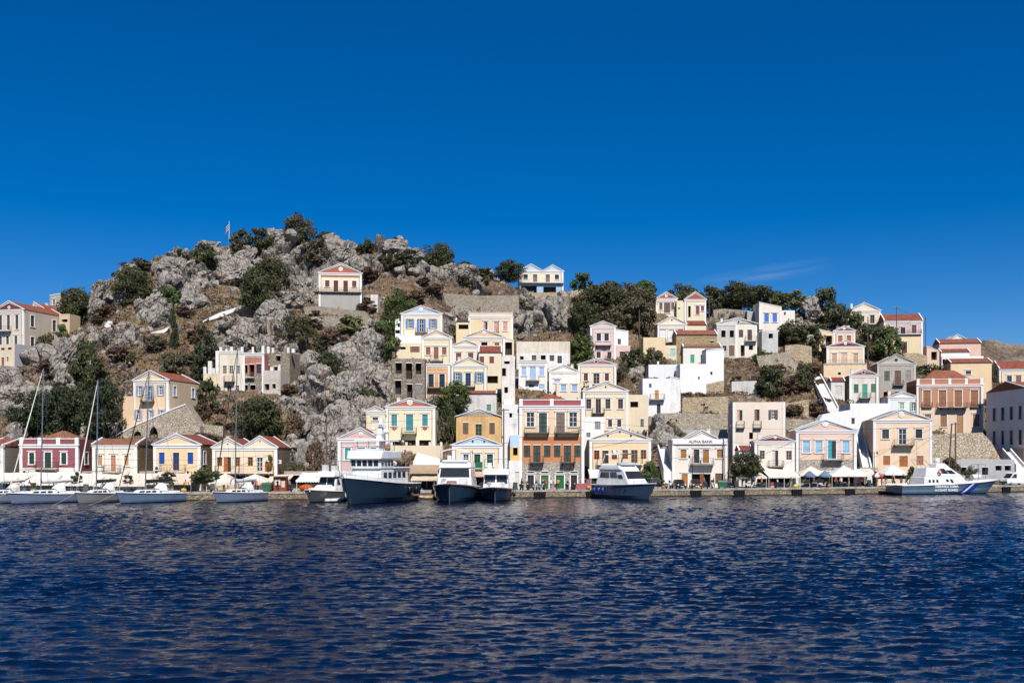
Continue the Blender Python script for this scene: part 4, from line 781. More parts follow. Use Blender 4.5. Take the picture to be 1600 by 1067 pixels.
b = NB('hillside ground'); x, hgt = rock_nodes(b)
at_ = b.n('ShaderNodeAttribute'); at_.attribute_name = 'rock'
g1 = b.noise(b.pos(), 0.18, 5, 0.6); g2 = b.noise(b.pos(), 1.5, 5, 0.7); g3 = b.noise(b.pos(), 0.7, 4, 0.6)
soil = b.mix(b.ramp(g1, 0.38, 0.62), (0.10, 0.066, 0.046), (0.24, 0.165, 0.10))
soil = b.mix(b.math('MULTIPLY', b.ramp(g2, 0.45, 0.7), 0.7), soil, (0.075, 0.052, 0.04))
soil = b.mix(b.math('MULTIPLY', b.ramp(g3, 0.52, 0.64), 0.85), soil, (0.26, 0.235, 0.205))
f = b.ramp(b.math('ADD', at_.outputs['Fac'], b.math('MULTIPLY', b.math('SUBTRACT', g2, 0.5), 0.9)), 0.35, 0.6)
b.base(b.mix(f, soil, x), 0.95, 0.15); b.bump(b.math('ADD', hgt, b.math('MULTIPLY', g2, 0.8)), 0.9, 0.3); HILLM = b.m
hill = struct(link('hillside', big_mesh('hillside', P0, len(rows), len(cols), HILLM, {'rock': rk}, False)))
HG = P0.reshape(len(rows), len(cols), 3); RKG = rk.reshape(len(rows), len(cols))
def ground(px, py):
    d = hill_depth(px, py); t = (d - float(foot(px))) / float(ridge(px) - foot(px))
    j = min(len(cols) - 1, max(0, int(round((px + 240) / 2.2)))); i = int(np.argmin(np.abs(rows - t)))
    return Vector(HG[i, j]), float(RKG[i, j])
def free(px, py, m=3, foot_m=0.9):
    if any(a - m < px < b2 + m and t - m < py < bb + m for a, b2, t, bb, d in RECT): return False
    p, _ = ground(px, py)
    for ox, oy, th, W0, W1, D, bz in FOOT:
        c, s = math.cos(th), math.sin(th); dx, dy = p.x - ox, p.y - oy
        u, v = dx * c + dy * s, -dx * s + dy * c
        if W0 - foot_m < u < W1 + foot_m and -foot_m - 1.0 < v < D + foot_m: return False
    return True
def rock_mesh(seed, sub=3, squash=(1, 1, 1), crack=0.0):
    r = np.random.RandomState(seed); bm = bmesh.new(); bmesh.ops.create_icosphere(bm, subdivisions=sub, radius=1.0)
    V = np.array([v.co[:] for v in bm.verts]); n = r.randn(11, 3); n /= np.linalg.norm(n, axis=1)[:, None]; hh = r.uniform(0.5, 0.95, 11)
    dot = V @ n.T; rad = np.min(np.where(dot > 0.12, hh / np.maximum(dot, 0.12), 9), axis=1); rad = np.minimum(rad, 1.15)
    rad += 0.10 * (fbm(V * 1.6 + seed * 3.1, 3, seed) - 0.5)
    if crack:
        W_ = np.stack([V[:, 0] * .8 - V[:, 2] * .6, V[:, 1], V[:, 0] * .6 + V[:, 2] * .8], 1) * np.array([1.3, .8, .6]); a, b2, cc, _ = worley(W_ * crack + seed, seed); rad += 0.20 * (cc - 0.5) - 0.17 * np.exp(-((b2 - a) / 0.06) ** 2)
        a, b2, cc, _ = worley(W_ * crack * 2.7 + seed, seed + 5); rad += 0.05 * (cc - 0.5) - 0.06 * np.exp(-((b2 - a) / 0.07) ** 2)
    V = V * rad[:, None] * np.array(squash)
    for v, c in zip(bm.verts, V): v.co = c
    me = bpy.data.meshes.new('rock'); bm.to_mesh(me); bm.free(); me.materials.append(ROCKM); return me
# great outcrops: (px, py, half width px, half height px, lean)
BIG = [(563, 540, 24, 26, .1), (585, 552, 22, 34, -.1), (545, 568, 30, 26, .3), (572, 600, 34, 36, .1), (598, 600, 22, 40, -.2), (545, 618, 32, 36, .3), (583, 655, 30, 38, 0), (532, 660, 36, 40, .35), (508, 690, 26, 30, .4), (486, 722, 22, 26, .3), (520, 712, 30, 34, .1), (552, 690, 28, 36, 0),
       (445, 470, 30, 22, .1), (415, 500, 30, 32, .3), (445, 515, 28, 36, .1), (385, 532, 26, 26, .3), (425, 545, 24, 22, .1), (470, 465, 16, 16, 0),
       (108, 560, 17, 42, .35), (97, 592, 16, 24, .3), (30, 620, 30, 18, .2), (60, 655, 34, 26, .2), (845, 490, 30, 28, .1), (868, 500, 22, 34, -.3), (815, 500, 24, 24, 0), (1272, 485, 22, 22, 0), (1288, 496, 12, 14, 0),
       (330, 408, 34, 26, 0), (365, 425, 26, 24, 0), (300, 470, 26, 24, .1), (235, 480, 20, 26, .2), (250, 500, 18, 22, .1), (160, 460, 16, 30, .2), (150, 485, 14, 18, .2), (320, 385, 22, 14, 0), (440, 372, 24, 12, 0), (530, 395, 34, 22, 0), (555, 420, 26, 24, 0), (520, 385, 20, 16, 0), (615, 393, 34, 15, 0), (700, 425, 22, 15, 0), (735, 428, 20, 14, 0), (640, 400, 22, 14, 0), (480, 400, 26, 20, 0), (385, 405, 20, 18, 0), (205, 430, 22, 16, 0), (275, 420, 26, 20, 0), (725, 495, 16, 14, 0), (985, 588, 20, 12, 0), (1030, 668, 14, 22, .1)]
bigm = [rock_mesh(100 + k, 5 if k < 6 else 4, crack=2.0 if k < 6 else 2.4) for k in range(10)]
for k, (px, py, hw, hh, lean) in enumerate(BIG):
    g, _ = ground(px, min(py + hh * 0.4, 745)); mpp = g.y / FPX
    o = link('rock', bigm[k % 10], hill, (g.x, g.y + 0.25 * hw * mpp, CZ + (HY - py) * g.y / FPX))
    o.scale = (hw * mpp * 1.05, max(hw, hh) * mpp * 0.75, hh * mpp * 1.1); o.rotation_euler = (rnd.uniform(-.15, .15), lean, rnd.uniform(-.3, .3))
smallm = [rock_mesh(200 + k, 3) for k in range(12)]
pts = []
tries = 0
while len(pts) < 1000 and tries < 60000:
    tries += 1; px = rnd.uniform(-30, 1620); s = float(sky_py(px)); py = rnd.uniform(s + 1, 745)
    rmv = 0.5 * float(rockmask(np.array([px]), np.array([py]))[0]) + 0.5 * ground(px, py)[1]
    if rnd.random() > 0.06 + rmv * 0.9 or not free(px, py, 2): continue
    sz = min(2.8, 0.5 * math.exp(rnd.gauss(0.25, 0.55)) * (0.7 + 0.7 * rmv))
    pts.append((sz, px, py))
pts.sort(reverse=True)
NB_ = 300 - len(BIG)
for sz, px, py in pts[:NB_]:
    g, _ = ground(px, py); o = link('rock', smallm[rnd.randrange(12)], hill, g + Vector((0, 0, sz * 0.15)))
    o.scale = (sz * rnd.uniform(.8, 1.3), sz, sz * rnd.uniform(.6, 1.2)); o.rotation_euler = (rnd.uniform(-.5, .5), rnd.uniform(-.5, .5), rnd.uniform(0, 6.3))
lowr = [rock_mesh(300 + k, 2) for k in range(8)]
Vs, Fs, off = [], [], 0
for sz, px, py in pts[NB_:]:
    me = lowr[rnd.randrange(8)]; g, _ = ground(px, py)
    Mx = Matrix.Translation(g) @ Matrix.Rotation(rnd.uniform(0, 6.3), 4, 'Z') @ Matrix.Rotation(rnd.uniform(-.6, .6), 4, 'X') @ Matrix.Diagonal((sz * 1.1, sz, sz * rnd.uniform(.6, 1.1), 1))
    Vs += [tuple(Mx @ v.co) for v in me.vertices]; Fs += [tuple(i + off for i in p.vertices) for p in me.polygons]; off += len(me.vertices)
me = bpy.data.meshes.new('loose_rock'); me.from_pydata(Vs, [], Fs); me.materials.append(ROCKM)
lr = link('loose_rock', me, hill); lr['kind'] = 'stuff'
# far hill beyond the right end
fc = np.linspace(900, 2300, 160); fr = np.linspace(0, 1, 40); A, Bq = np.meshgrid(fc, fr); a, q = A.ravel(), Bq.ravel()
Y = 330 + q * 170; top = np.interp(a, [900, 1300, 1500, 1560, 1640, 1800, 2300], [560, 552, 541, 537, 538, 545, 600]); py = 700 + (top - 700) * q ** 0.9
P = np.stack([(a - 800) * Y / FPX, Y, CZ + (HY - py) * Y / FPX], 1); P[:, 2] += (fbm(P * 0.06, 5, 41) - 0.5) * 7 * q + (fbm(P * 0.35, 4, 43) - .5) * 2.5
fh = big_mesh('far_hill', P, 40, 160, HILLM, {'rock': np.clip(fbm(P * 0.05, 4, 47) * 1.6 - 0.35, 0, 1)})
struct(link('far_hill', fh))

# ---------------------------------------------------------------- water
b = NB('sea water')
nz = b.noise(b.pos(1, 1.8, 1), 5.0, 4, 0.65); nz2 = b.noise(b.pos(1, 1.5, 1), 9.0, 3, 0.6)
b.base((0.0010, 0.0050, 0.021), 0.05, 0.5); b.p.inputs['IOR'].default_value = 1.33
b.bump(b.math('ADD', nz, b.math('MULTIPLY', nz2, 0.35)), 0.4, 0.06); WATM = b.m
ys = [6.0]
while ys[-1] < 212: ys.append(ys[-1] + min(0.36, 0.115 + max(0, ys[-1] - 42) * 0.0018))
ys = np.array(ys); nc = 720; uu = np.linspace(-1, 1, nc)
Yw = np.repeat(ys, nc); Xw = np.tile(uu, len(ys)) * (20 + 0.62 * Yw)
rs = np.random.RandomState(5); dx = np.zeros_like(Xw); dy = np.zeros_like(Xw); dz = np.zeros_like(Xw)
Pw = np.stack([Xw * 0.045, Yw * 0.06, np.zeros_like(Xw)], 1); gust = 0.3 + 1.4 * fbm(Pw, 3, 77)
for k in range(120):
    lam = 0.22 * (2.1 / 0.22) ** (rs.rand() ** 1.25); ang = rs.normal(math.radians(-96), 0.42); kk = 2 * math.pi / lam
    slope = 0.027 * (lam / 1.0) ** -0.28 * rs.uniform(.6, 1.4); amp = slope / kk; ph = rs.uniform(0, 6.28)
    cx, sy = math.cos(ang), math.sin(ang); arg = kk * (Xw * cx + Yw * sy) + ph; gg = gust
    dz += amp * np.cos(arg) * gg; dx -= amp * cx * np.sin(arg) * gg * 0.8; dy -= amp * sy * np.sin(arg) * gg * 0.8
Pw = np.stack([Xw + dx, Yw + dy, dz], 1)
struct(link('water', big_mesh('water', Pw, len(ys), nc, WATM)))
struct(MB().poly([(-2500, -1500, -0.6), (2500, -1500, -0.6), (2500, 3000, -0.6), (-2500, 3000, -0.6)]).build('sea_bed_water', WATM)).name = 'sea'

# ---------------------------------------------------------------- quay
b = NB('quay paving'); n1 = b.noise(b.pos(), 0.8, 5); b.base(b.mix(b.ramp(n1, .35, .7), (0.30, 0.28, 0.25), (0.42, 0.40, 0.36)), 0.9, 0.2); b.bump(b.noise(b.pos(), 3, 4), 0.3, .05); PAVE = b.m
b = NB('quay stone'); n1 = b.noise(b.pos(), 1.2, 5, .65); n2 = b.noise(b.pos(1, 1, .4), .5, 4)
xq = b.mix(b.ramp(n1, .35, .7), (0.22, 0.20, 0.175), (0.46, 0.43, 0.38)); xq = b.mix(b.math('MULTIPLY', b.ramp(n2, .5, .68), .6), xq, (0.20, 0.16, 0.11))
b.base(xq, .9, .2); b.bump(n1, .6, .12); QST = b.m
xs = np.linspace(-125, 150, 56); qm = MB()
fr0 = [(x, quay(x), -1.6) for x in xs]; fr1 = [(x, quay(x), QZ - 0.22) for x in xs]
def quay_foot(x):
    y = quay(x); return y + 24
bk1 = [(x, quay_foot(x), QZ - 0.004) for x in xs]; fr2 = [(x, quay(x) + 0.05, QZ - 0.004) for x in xs]
quayo = struct(MB().grid([fr0, fr1]).build('quay_wall', stone('#a89a84', 1.5, .7)))
struct(MB().grid([fr2, bk1]).build('quay_pavement', PAVE))
cst = [MB().box(-0.62, 0.62, 0, 0.75, -0.24, 0).mesh('coping_stone', QST), MB().box(-0.62, 0.62, -0.05, 0.75, -0.26, 0.015).mesh('coping_stone', QST)]
x = -112.0
while x < 138:
    yw = quay_yaw(x); link('coping_stone', cst[rnd.randrange(2)], quayo, (x, quay(x) - 0.06, QZ + 0.012 + rnd.uniform(-.008, .012)), yw); x += 1.27 * math.cos(yw)
# dark weed line at the waterline
b = NB('weed line'); b.base((0.03, 0.028, 0.02), .8, .3); wl0 = [(x, quay(x) - 0.03, -.6) for x in xs]; wl1 = [(x, quay(x) - 0.03, 0.16) for x in xs]
MB().grid([wl0, wl1]).build('weed_line', b.m, quayo)

# ---------------------------------------------------------------- terrace walls, ramps, stairs
def polywall(reg, label, pts, mat, thick=0.8, d=None, coping=None, name='stone_wall', cat='wall', yawk=0.0, base=None):
    P = [(PX(reg, x), PY(reg, y)) for x, y in pts]; bx = sum(p[0] for p in P) / len(P); by = max(p[1] for p in P)
    if d is None: d = hill_depth(bx, base and PY(reg, base) or (by + sum(p[1] for p in P) / len(P)) / 2) - (1.6 if name == 'path_wall' else 0.8)
    o = at(bx, by, d); e = thing(name, label, cat, o)
    my = sum(p_[1] for p_ in P) / len(P); sink = lambda py: Vector((0, 0, (-.3 if name == 'path_wall' else -2.2) if (py > my and not coping) else 0))
    L = [at(px, py, d) - o + sink(py) for px, py in P]; L = [Vector((v.x, v.y + yawk * v.x, v.z)) for v in L]
    MB().prism(L, (0, thick, 0)).build('masonry', mat, e)
    if coping:
        n, col = coping; m = MB()
        for a, c in zip(L[:n], L[1:n]):
            m.hexa([(a.x, a.y - .1, a.z - .02), (c.x, c.y - .1, c.z - .02), (c.x, c.y + thick + .05, c.z - .02), (a.x, a.y + thick + .05, a.z - .02)], [(a.x, a.y - .1, a.z + .2), (c.x, c.y - .1, c.z + .2), (c.x, c.y + thick + .05, c.z + .2), (a.x, a.y + thick + .05, a.z + .2)])
        m.build('coping', plaster(col, .2), e)
    return e
def arch(x0, x1, yb, yt, n=7): return [(x0 + (x1 - x0) * k / n, yb - (yb - yt) * (0.45 + 0.55 * math.sin(math.pi * k / n)) if 0 < k < n else yb) for k in range(n + 1)]
WS = '#f0ede6'; S2 = stone('#d4c9b6', 1.9, .6); S3 = stone('#c2b9aa', 2.1, .6); S4 = stone('#dccbab', 1.8, .6)
polywall('B', 'arched stone ramp wall with white coping under the peach house', [(1030, 390), (1130, 330), (1230, 275), (1400, 205), (1600, 118), (1720, 72), (1800, 190), (1850, 270), (1860, 400)] + [(x, y) for x, y in reversed(arch(1375, 1470, 400, 275))] + [(1330, 400)] + [(x, y) for x, y in reversed(arch(1228, 1318, 400, 315))], S2, 3.5, coping=(6, WS), name='stone_ramp', base=360)
polywall('B', 'stone wall with white coping behind the cream shuttered house', [(750, 255), (1080, 250), (1010, 420), (740, 420)], S2, .8, coping=(2, WS), base=400)
polywall('C', 'long low stone terrace wall above the yellow and cream houses', [(215, 255), (480, 248), (700, 270), (700, 350), (215, 350)], S2, .8)
polywall('J', 'curved dry stone terrace below the hilltop house', [(440, 235), (560, 225), (760, 250), (1010, 275), (1110, 300), (1080, 330), (780, 330), (640, 335), (470, 300)], S3, .9, yawk=0.0)
polywall('J', 'lower dry stone terrace beside the prickly pear', [(470, 330), (640, 318), (840, 325), (800, 425), (600, 430), (500, 400)], S3, .9)
polywall('K', 'long grey terrace wall running behind the blue pediment house', [(425, 120), (640, 108), (900, 130), (1310, 125), (1310, 195), (900, 215), (450, 215)], S3, .8)
polywall('L', 'stone terrace wall under the twin gabled ridge house', [(60, 118), (330, 105), (560, 100), (780, 72), (770, 118), (560, 160), (60, 180)], S4, .8)
polywall('F', 'upper tan stone ruin wall with one walled up window', [(985, 5), (1410, -5), (1410, 160), (985, 155)], S4, .7, base=165)
polywall('F', 'lower stone and concrete terrace left of the tall peach house', [(755, 150), (985, 150), (1405, 160), (1405, 310), (755, 305)], S2, .8, base=315)
polywall('F', 'patched concrete wall behind the bank roof', [(875, 300), (1400, 300), (1400, 395), (875, 392)], plaster('#bdb6aa', .75), .6, base=396)
polywall('M', 'grey ridge wall beside the right brick red pediment house', [(915, 262), (1010, 250), (1230, 268), (1230, 330), (930, 350)], S3, .7)
polywall('N', 'rough rubble retaining wall below the garden of the cobalt shuttered house', [(455, 590), (560, 580), (700, 600), (705, 780), (455, 700)], S4, .9)
polywall('N', 'collapsed rubble wall in the middle of the right slope', [(190, 690), (455, 655), (705, 790), (480, 860), (240, 800)], S2, .9)
polywall('N', 'whitewashed broken wall below the slope bush', [(-40, 925), (190, 918), (195, 1045), (-40, 1060)], plaster('#d6d2cc', .75), .6)
polywall('N', 'pale garden wall patch under the pergola tree', [(655, 495), (735, 490), (740, 590), (655, 580)], plaster('#e6e2dc', .6), .5)
polywall('G', 'stone wall right of the tall peach house', [(640, 60), (760, 40), (850, 20), (855, 205), (640, 200)], S4, .8)
polywall('G', 'grey footing wall behind the salmon house roof', [(640, 205), (730, 205), (900, 210), (890, 300), (640, 300)], S2, .8, base=320)
polywall('H', 'rough concrete retaining wall under the terracotta mansion', [(745, 345), (1215, 330), (1300, 420), (1385, 470), (1390, 590), (745, 590)], stone('#d6c9b2', 1.3, .75), 1.2, d=quay_ray(1500) + 19)
polywall('O', 'stone path wall right of the grey stone house', [(420, 668), (560, 660), (645, 690), (645, 785), (535, 770)], S4, .7)
polywall('M', 'stone footing wall below the tall white cube', [(800, 960), (1010, 915), (1015, 1065), (800, 1065)], S4, .8)
polywall('D', 'sloping white retaining wall below the yellow house terrace', [(1075, 515), (1290, 570), (1290, 690), (1040, 690), (1040, 600)], plaster('#f2efea', .3), .6, d=quay_ray(680) + 10.5)
te = house('D', 'cream garden terrace with white posts below the teal shuttered house', 830, 1312, 450, 520, '#f0d8a8', D=5, pil=False, cornice=False, d=hill_depth(PX('D', 1010), PY('D', 450)) - 3.2, skirt=6, posts=[(978, 418, 20), (1085, 418, 20), (1195, 418, 20), (1300, 418, 20), (840, 418, 20)], name='garden_terrace', cat='terrace')
for lab, reg, q in (('lower white parapet of the hill path left of the thin cypress', 'I', [(270, 458), (380, 445), (440, 415), (440, 440), (390, 462), (270, 466)]), ('long white parapet of the hill path climbing to the big dark tree', 'I', [(750, 352), (900, 290), (1085, 232), (1085, 262), (930, 310), (760, 366)]),
                    ('short white wall patch high on the left rocks', 'A', [(965, 400), (1000, 362), (1035, 368), (1040, 420), (1000, 425)]), ('small white slab on the left rocks', 'A', [(1070, 432), (1105, 434), (1105, 445), (1070, 443)])):
    polywall(reg, lab, q, plaster('#f2f0ea', .3), .5, name='path_wall')
def stairs(reg, label, x0, y0, x1, y1, wpx, n, col='#f4f2ee', d0=None, d1=None, wall=True):
    a, c = (PX(reg, x0), PY(reg, y0)), (PX(reg, x1), PY(reg, y1))
    A = at(a[0], a[1], d0 or hill_depth(*a)); C_ = at(c[0], c[1], d1 or hill_depth(*c)); w2 = wpx / REG[reg][2] * A.y / FPX / 2
    e = thing('stairway', label, 'stairs', A); m = MB(); v = C_ - A
    side = Vector((v.y, -v.x, 0)); side = (side.normalized() if side.length > 1e-3 else Vector((1, 0, 0)))
    if abs(side.x) < .5: side = Vector((1, 0, 0))
    side *= w2 if side.x > 0 else -w2
    for k in range(n):
        p = v * (k / n); q = v * ((k + 1) / n); z = q.z
        m.hexa([p - side + Vector((0, 0, -2)), p + side + Vector((0, 0, -2)), q + side + Vector((0, 0, -2)), q - side + Vector((0, 0, -2))], [Vector((p.x, p.y, z)) - side, Vector((p.x, p.y, z)) + side, Vector((q.x, q.y, z)) + side, Vector((q.x, q.y, z)) - side])
    m.build('flight', plaster(col, .25), e)
    if wall:
        for s in (-1, 1):
            t = side * s; u = side.normalized() * 0.22 * s
            MB().hexa([t + Vector((0, 0, -2)), t + u + Vector((0, 0, -2)), v + t + u + Vector((0, 0, -2)), v + t + Vector((0, 0, -2))], [t + Vector((0, 0, .7)), t + u + Vector((0, 0, .7)), v + t + u + Vector((0, 0, .7)), v + t + Vector((0, 0, .7))]).build('parapet', plaster(col, .25), e)
    return e
stairs('A', 'broad white stairway at the left edge below the grey sided annexe', 75, 985, 0, 800, 130, 16)
stairs('G', 'steep white stairway between the salmon and peach houses', 1395, 690, 1318, 330, 60, 30, d0=quay_ray(1355) + 10, d1=quay_ray(1342) + 23)
stairs('G', 'white stairway dropping past the yellow terrace block', 1075, 120, 915, -185, 85, 26, d0=hill_depth(1303, 650) - 1.5, d1=hill_depth(1275, 590) - 1.5)
polywall('G', 'broad white plastered landing behind the salmon house roof', [(860, 250), (985, 160), (1240, 120), (1245, 330), (860, 330)], plaster('#f5f3ee', .3), 2.5, d=quay_ray(1300) + 19)
stairs('H', 'white stairway at the right behind the van', 1570, 660, 1440, 510, 60, 14, d0=quay_ray(1590) + 12, d1=quay_ray(1575) + 19)
stairs('K', 'white stairway squeezed left of the blank cream wall', 1215, 1200, 1225, 900, 70, 16)
stairs('F', 'white stairway left of the bank', 860, 700, 800, 480, 70, 16, d0=quay_ray(1040) + 11, d1=quay_ray(1036) + 20)
# ---------------------------------------------------------------- vegetation
def leafmat(name, lo, hi, tint):
    b = NB(name); g = b.n('ShaderNodeNewGeometry'); oi = b.n('ShaderNodeObjectInfo')
    x = b.mix(g.outputs['Random Per Island'], lo, hi)
    x = b.mix(b.math('MULTIPLY', oi.outputs['Random'], 0.4), x, tint)
    x = b.mix(b.math('MULTIPLY', b.ramp(b.noise(b.pos(), 0.7, 3), .45, .7), .4), x, sc(lo, .8))
    b.base(x, 0.6, 0.25); b.p.inputs['Transmission Weight'].default_value = 0.0; return b.m
LEAF = {'dk': leafmat('leaf dark', (0.024, 0.031, 0.012), (0.09, 0.10, 0.038), (0.068, 0.062, 0.026)), 'gr': leafmat('leaf green', (0.032, 0.052, 0.015), (0.11, 0.15, 0.04), (0.08, 0.09, 0.03)),
        'ol': leafmat('leaf olive', (0.044, 0.043, 0.023), (0.14, 0.13, 0.07), (0.10, 0.08, 0.043)), 'br': leafmat('leaf dry', (0.070, 0.044, 0.030), (0.19, 0.125, 0.08), (0.14, 0.078, 0.048)),
        'ye': leafmat('cactus pad', (0.08, 0.095, 0.035), (0.26, 0.25, 0.10), (0.14, 0.14, 0.05)), 'cy': leafmat('leaf cypress', (0.016, 0.023, 0.010), (0.058, 0.072, 0.03), (0.03, 0.04, 0.018))}
b = NB('bark'); n1 = b.noise(b.pos(1, 1, .3), 4, 4); b.base(b.mix(n1, (0.05, 0.038, 0.028), (0.16, 0.13, 0.10)), .9, .2); b.bump(n1, .6, .05); BARK = b.m
def crown(seed, ncl, per, leaf, kind='round'):
    r = np.random.RandomState(seed); C = []
    while len(C) < ncl:
        p = r.uniform(-1, 1, 3)
        if kind == 'round':
            if np.linalg.norm(p) > 0.86 or p[2] < -0.8: continue
            if r.rand() < 0.5 and np.linalg.norm(p) < 0.5: continue
        elif kind == 'cone':
            h = (p[2] + 1) / 2
            if np.hypot(p[0], p[1]) > 0.85 * (1 - h) ** 0.8 + 0.03: continue
        elif kind == 'spire':
            h = (p[2] + 1) / 2
            if np.hypot(p[0], p[1]) > 0.75 * min(1, (1 - h) * 2.4) ** .8: continue
        C.append(p)
    V = []
    for c in C:
        cr = r.uniform(.2, .36) if kind == 'round' else r.uniform(.12, .2)
        d = r.randn(per, 3); d /= np.linalg.norm(d, axis=1)[:, None]
        pos = c + d * (cr * r.uniform(.55, 1.08, per))[:, None] * np.array([1, 1, .8])
        nrm = d + 0.7 * r.randn(per, 3); nrm /= np.linalg.norm(nrm, axis=1)[:, None]
        t = np.cross(nrm, r.randn(per, 3)); t /= np.linalg.norm(t, axis=1)[:, None]; q = np.cross(nrm, t)
        s = leaf * r.uniform(.6, 1.4, per)[:, None]
        V.append(np.stack([pos - t * s, pos - q * s * .45, pos + t * s, pos + q * s * .45], 1))
    V = np.concatenate(V).reshape(-1, 3); n = len(V) // 4
    me = bpy.data.meshes.new('crown'); me.vertices.add(len(V)); me.vertices.foreach_set('co', V.astype(np.float32).ravel())
    me.loops.add(n * 4); me.loops.foreach_set('vertex_index', np.arange(n * 4, dtype=np.int32)); me.polygons.add(n)
    me.polygons.foreach_set('loop_start', np.arange(0, n * 4, 4, dtype=np.int32)); me.polygons.foreach_set('loop_total', np.full(n, 4, np.int32)); me.update(calc_edges=True)
    return me
PROTO = {'s': [crown(k, 30, 85, .095) for k in range(4)], 'b': [crown(20 + k, 62, 120, .055) for k in range(3)], 'cone': [crown(40, 95, 60, .06, 'cone')], 'spire': [crown(50, 60, 50, .10, 'spire')], 'x': [crown(60 + k, 16, 60, .15) for k in range(3)], 'cactus': [crown(70, 26, 26, .2)]}
CROWNS = {}
def crown_of(kind, col, k):
    key = (kind, col, k % len(PROTO[kind]))
    if key not in CROWNS:
        me = PROTO[kind][key[2]].copy(); me.name = 'crown'; me.materials.append(LEAF[col]); CROWNS[key] = me
    return CROWNS[key]
m = MB(); m.bar((0, 0, -1.2), (.03, .02, .35), .075, .045, 7)
for k in range(5):
    a = k * 1.3; m.bar((.02, .01, .1 + .05 * k), (.55 * math.cos(a), .55 * math.sin(a), .55 + .08 * k), .035, .012, 5)
TRUNK = m.mesh('trunk', BARK)
tk = [0]
def tree(label, px0, px1, pt, pb, col='dk', kind=None, name=None, d=None, cat=None, group=None, lift=0.0):
    cx = (px0 + px1) / 2
    if kind is None: kind = 'b' if (px1 - px0) > 48 else 's'
    if d is None:
        g, _ = ground(cx, pb); base = at(cx, pb, g.y); base.z = min(base.z, g.z + .5)
    else: base = at(cx, pb, d)
    mpp = base.y / FPX; W = (px1 - px0) * mpp / 2 * 1.0; Hh = (CZ + (HY - pt) * base.y / FPX) - base.z
    tall = lift > 0 or Hh > 5.5
    e = thing(name or ('tree' if tall else 'bush'), label, cat or ('tree' if tall else 'bush'), base, rnd.uniform(0, 6.28), group)
    tk[0] += 1; zc = Hh * (0.5 + lift / 2); hz = Hh * (0.5 - lift / 2)
    o = link('crown', crown_of(kind, col, tk[0]), e, (0, 0, zc)); o.scale = (W * 1.14, W * 1.0, hz * 1.12)
    o = link('trunk', TRUNK, e, (0, 0, zc)); o.scale = (W * .9, W * .9, zc if lift > 0 else hz * .9)
    return e
T = tree
T('dark rounded bush on the left skyline beside the small grey house', 90, 140, 446, 484)
T('large dark bush on the upper left rocks', 176, 234, 416, 476)
T('olive bush topping the left skyline above the large dark bush', 190, 234, 402, 424, 'ol')
T('yellow-green bush on the left rocks above the thin cypress', 246, 284, 443, 478, 'gr')
T('thin black-green cypress standing alone on the left slope', 261, 280, 476, 544, 'cy', 'spire', 'cypress_tree', cat='tree')
T('big dark tree in the middle of the left rocks under the flagpole', 370, 432, 420, 498)
T('dark green upper crown joined to the big tree under the flagpole', 398, 452, 399, 462)
T('tall round bush on the highest point of the hill', 442, 494, 336, 382, 'ol')
T('left of two dark skyline bushes right of the flagpole', 360, 392, 360, 394, 'ol')
T('right of two dark skyline bushes right of the flagpole', 388, 424, 358, 392)
T('dark skyline bush left of the flagpole', 300, 338, 379, 416)
T('small flat skyline bush far left of the flagpole', 274, 294, 389, 400)
T('round olive bush below the highest bush', 472, 514, 374, 412, 'ol')
T('low skyline bush right of the highest bush', 495, 526, 363, 378)
T('dark bush in the notch between two rocky tops', 558, 587, 372, 400)
T('low dark bush on the rocks right of the notch', 588, 622, 395, 418)
T('wide dark bush under the right rocky top', 612, 650, 396, 424)
T('large dark skyline bush right of the right rocky top', 660, 709, 380, 420)
T('flat green bush capping the right rocky top', 604, 636, 372, 381, 'gr')
T('small skyline bush left of the dark tree by the twin gabled house', 718, 738, 407, 418, 'gr')
T('dark skyline tree left of the twin gabled ridge house', 770, 819, 408, 438)
T('little dark bush above the long grey terrace wall', 716, 738, 432, 446)
T('black-green conical conifer above the peach house', 290, 354, 498, 588, 'cy', 'cone', 'conifer_tree', cat='tree')
T('olive tree between the thin cypress and the peach house', 248, 292, 548, 592, 'ol')
T('dark bush right of the peach house roof', 300, 342, 594, 634)
T('brown-green tree below the leaning rock slab at left', 112, 160, 535, 614, 'dk')
T('big black-green tree behind the maroon house roof', 20, 90, 610, 682, 'cy')
T('middle black-green tree above the maroon house', 72, 140, 596, 690, 'cy')
T('right black-green tree between maroon house and peach house', 125, 192, 592, 690, 'cy')
T('wide dark green bush above the cream double house', 362, 448, 620, 690)
T('dark bush in the cleft of the central cliff', 437, 497, 487, 542)
T('smaller bush left of the cleft bush above the ruined mansion', 412, 450, 515, 548, 'ol')
T('green bush on the scree left of the central spur', 482, 535, 548, 600)
T('leafy dark tree right of the central spur top', 575, 622, 503, 560, 'gr')
T('round bright green tree below the hilltop house', 597, 656, 456, 502, 'gr')
T('yellowish prickly pear at the top of the central spur', 530, 572, 496, 524, 'ye', 'cactus', 'prickly_pear')
T('dark bush at the foot of the central spur beside the yellow annexe', 556, 602, 608, 660)
T('dark tree in front of the blue door house', 680, 736, 596, 650, 'gr')
T('ivy dark tree between the yellow house and the ochre house', 684, 714, 630, 690, 'dk')
T('dark green bush below the grey rock and above the pink house', 884, 928, 520, 568, 'gr')
T('low green bush left of the pink pediment house', 898, 928, 549, 572, 'gr')
T('big dark tree left of the pink house', 888, 938, 470, 522)
T('broad dark tree crowning the ridge right of the twin gabled house', 905, 972, 442, 500)
T('olive tree on the ridge left of the two brick red pediments', 960, 1022, 444, 500, 'ol')
T('grey-green tree in front of the left brick red pediment house', 975, 1022, 468, 522, 'ol')
T('skyline shrub right of the twin gabled ridge house', 890, 932, 428, 456, 'gr')
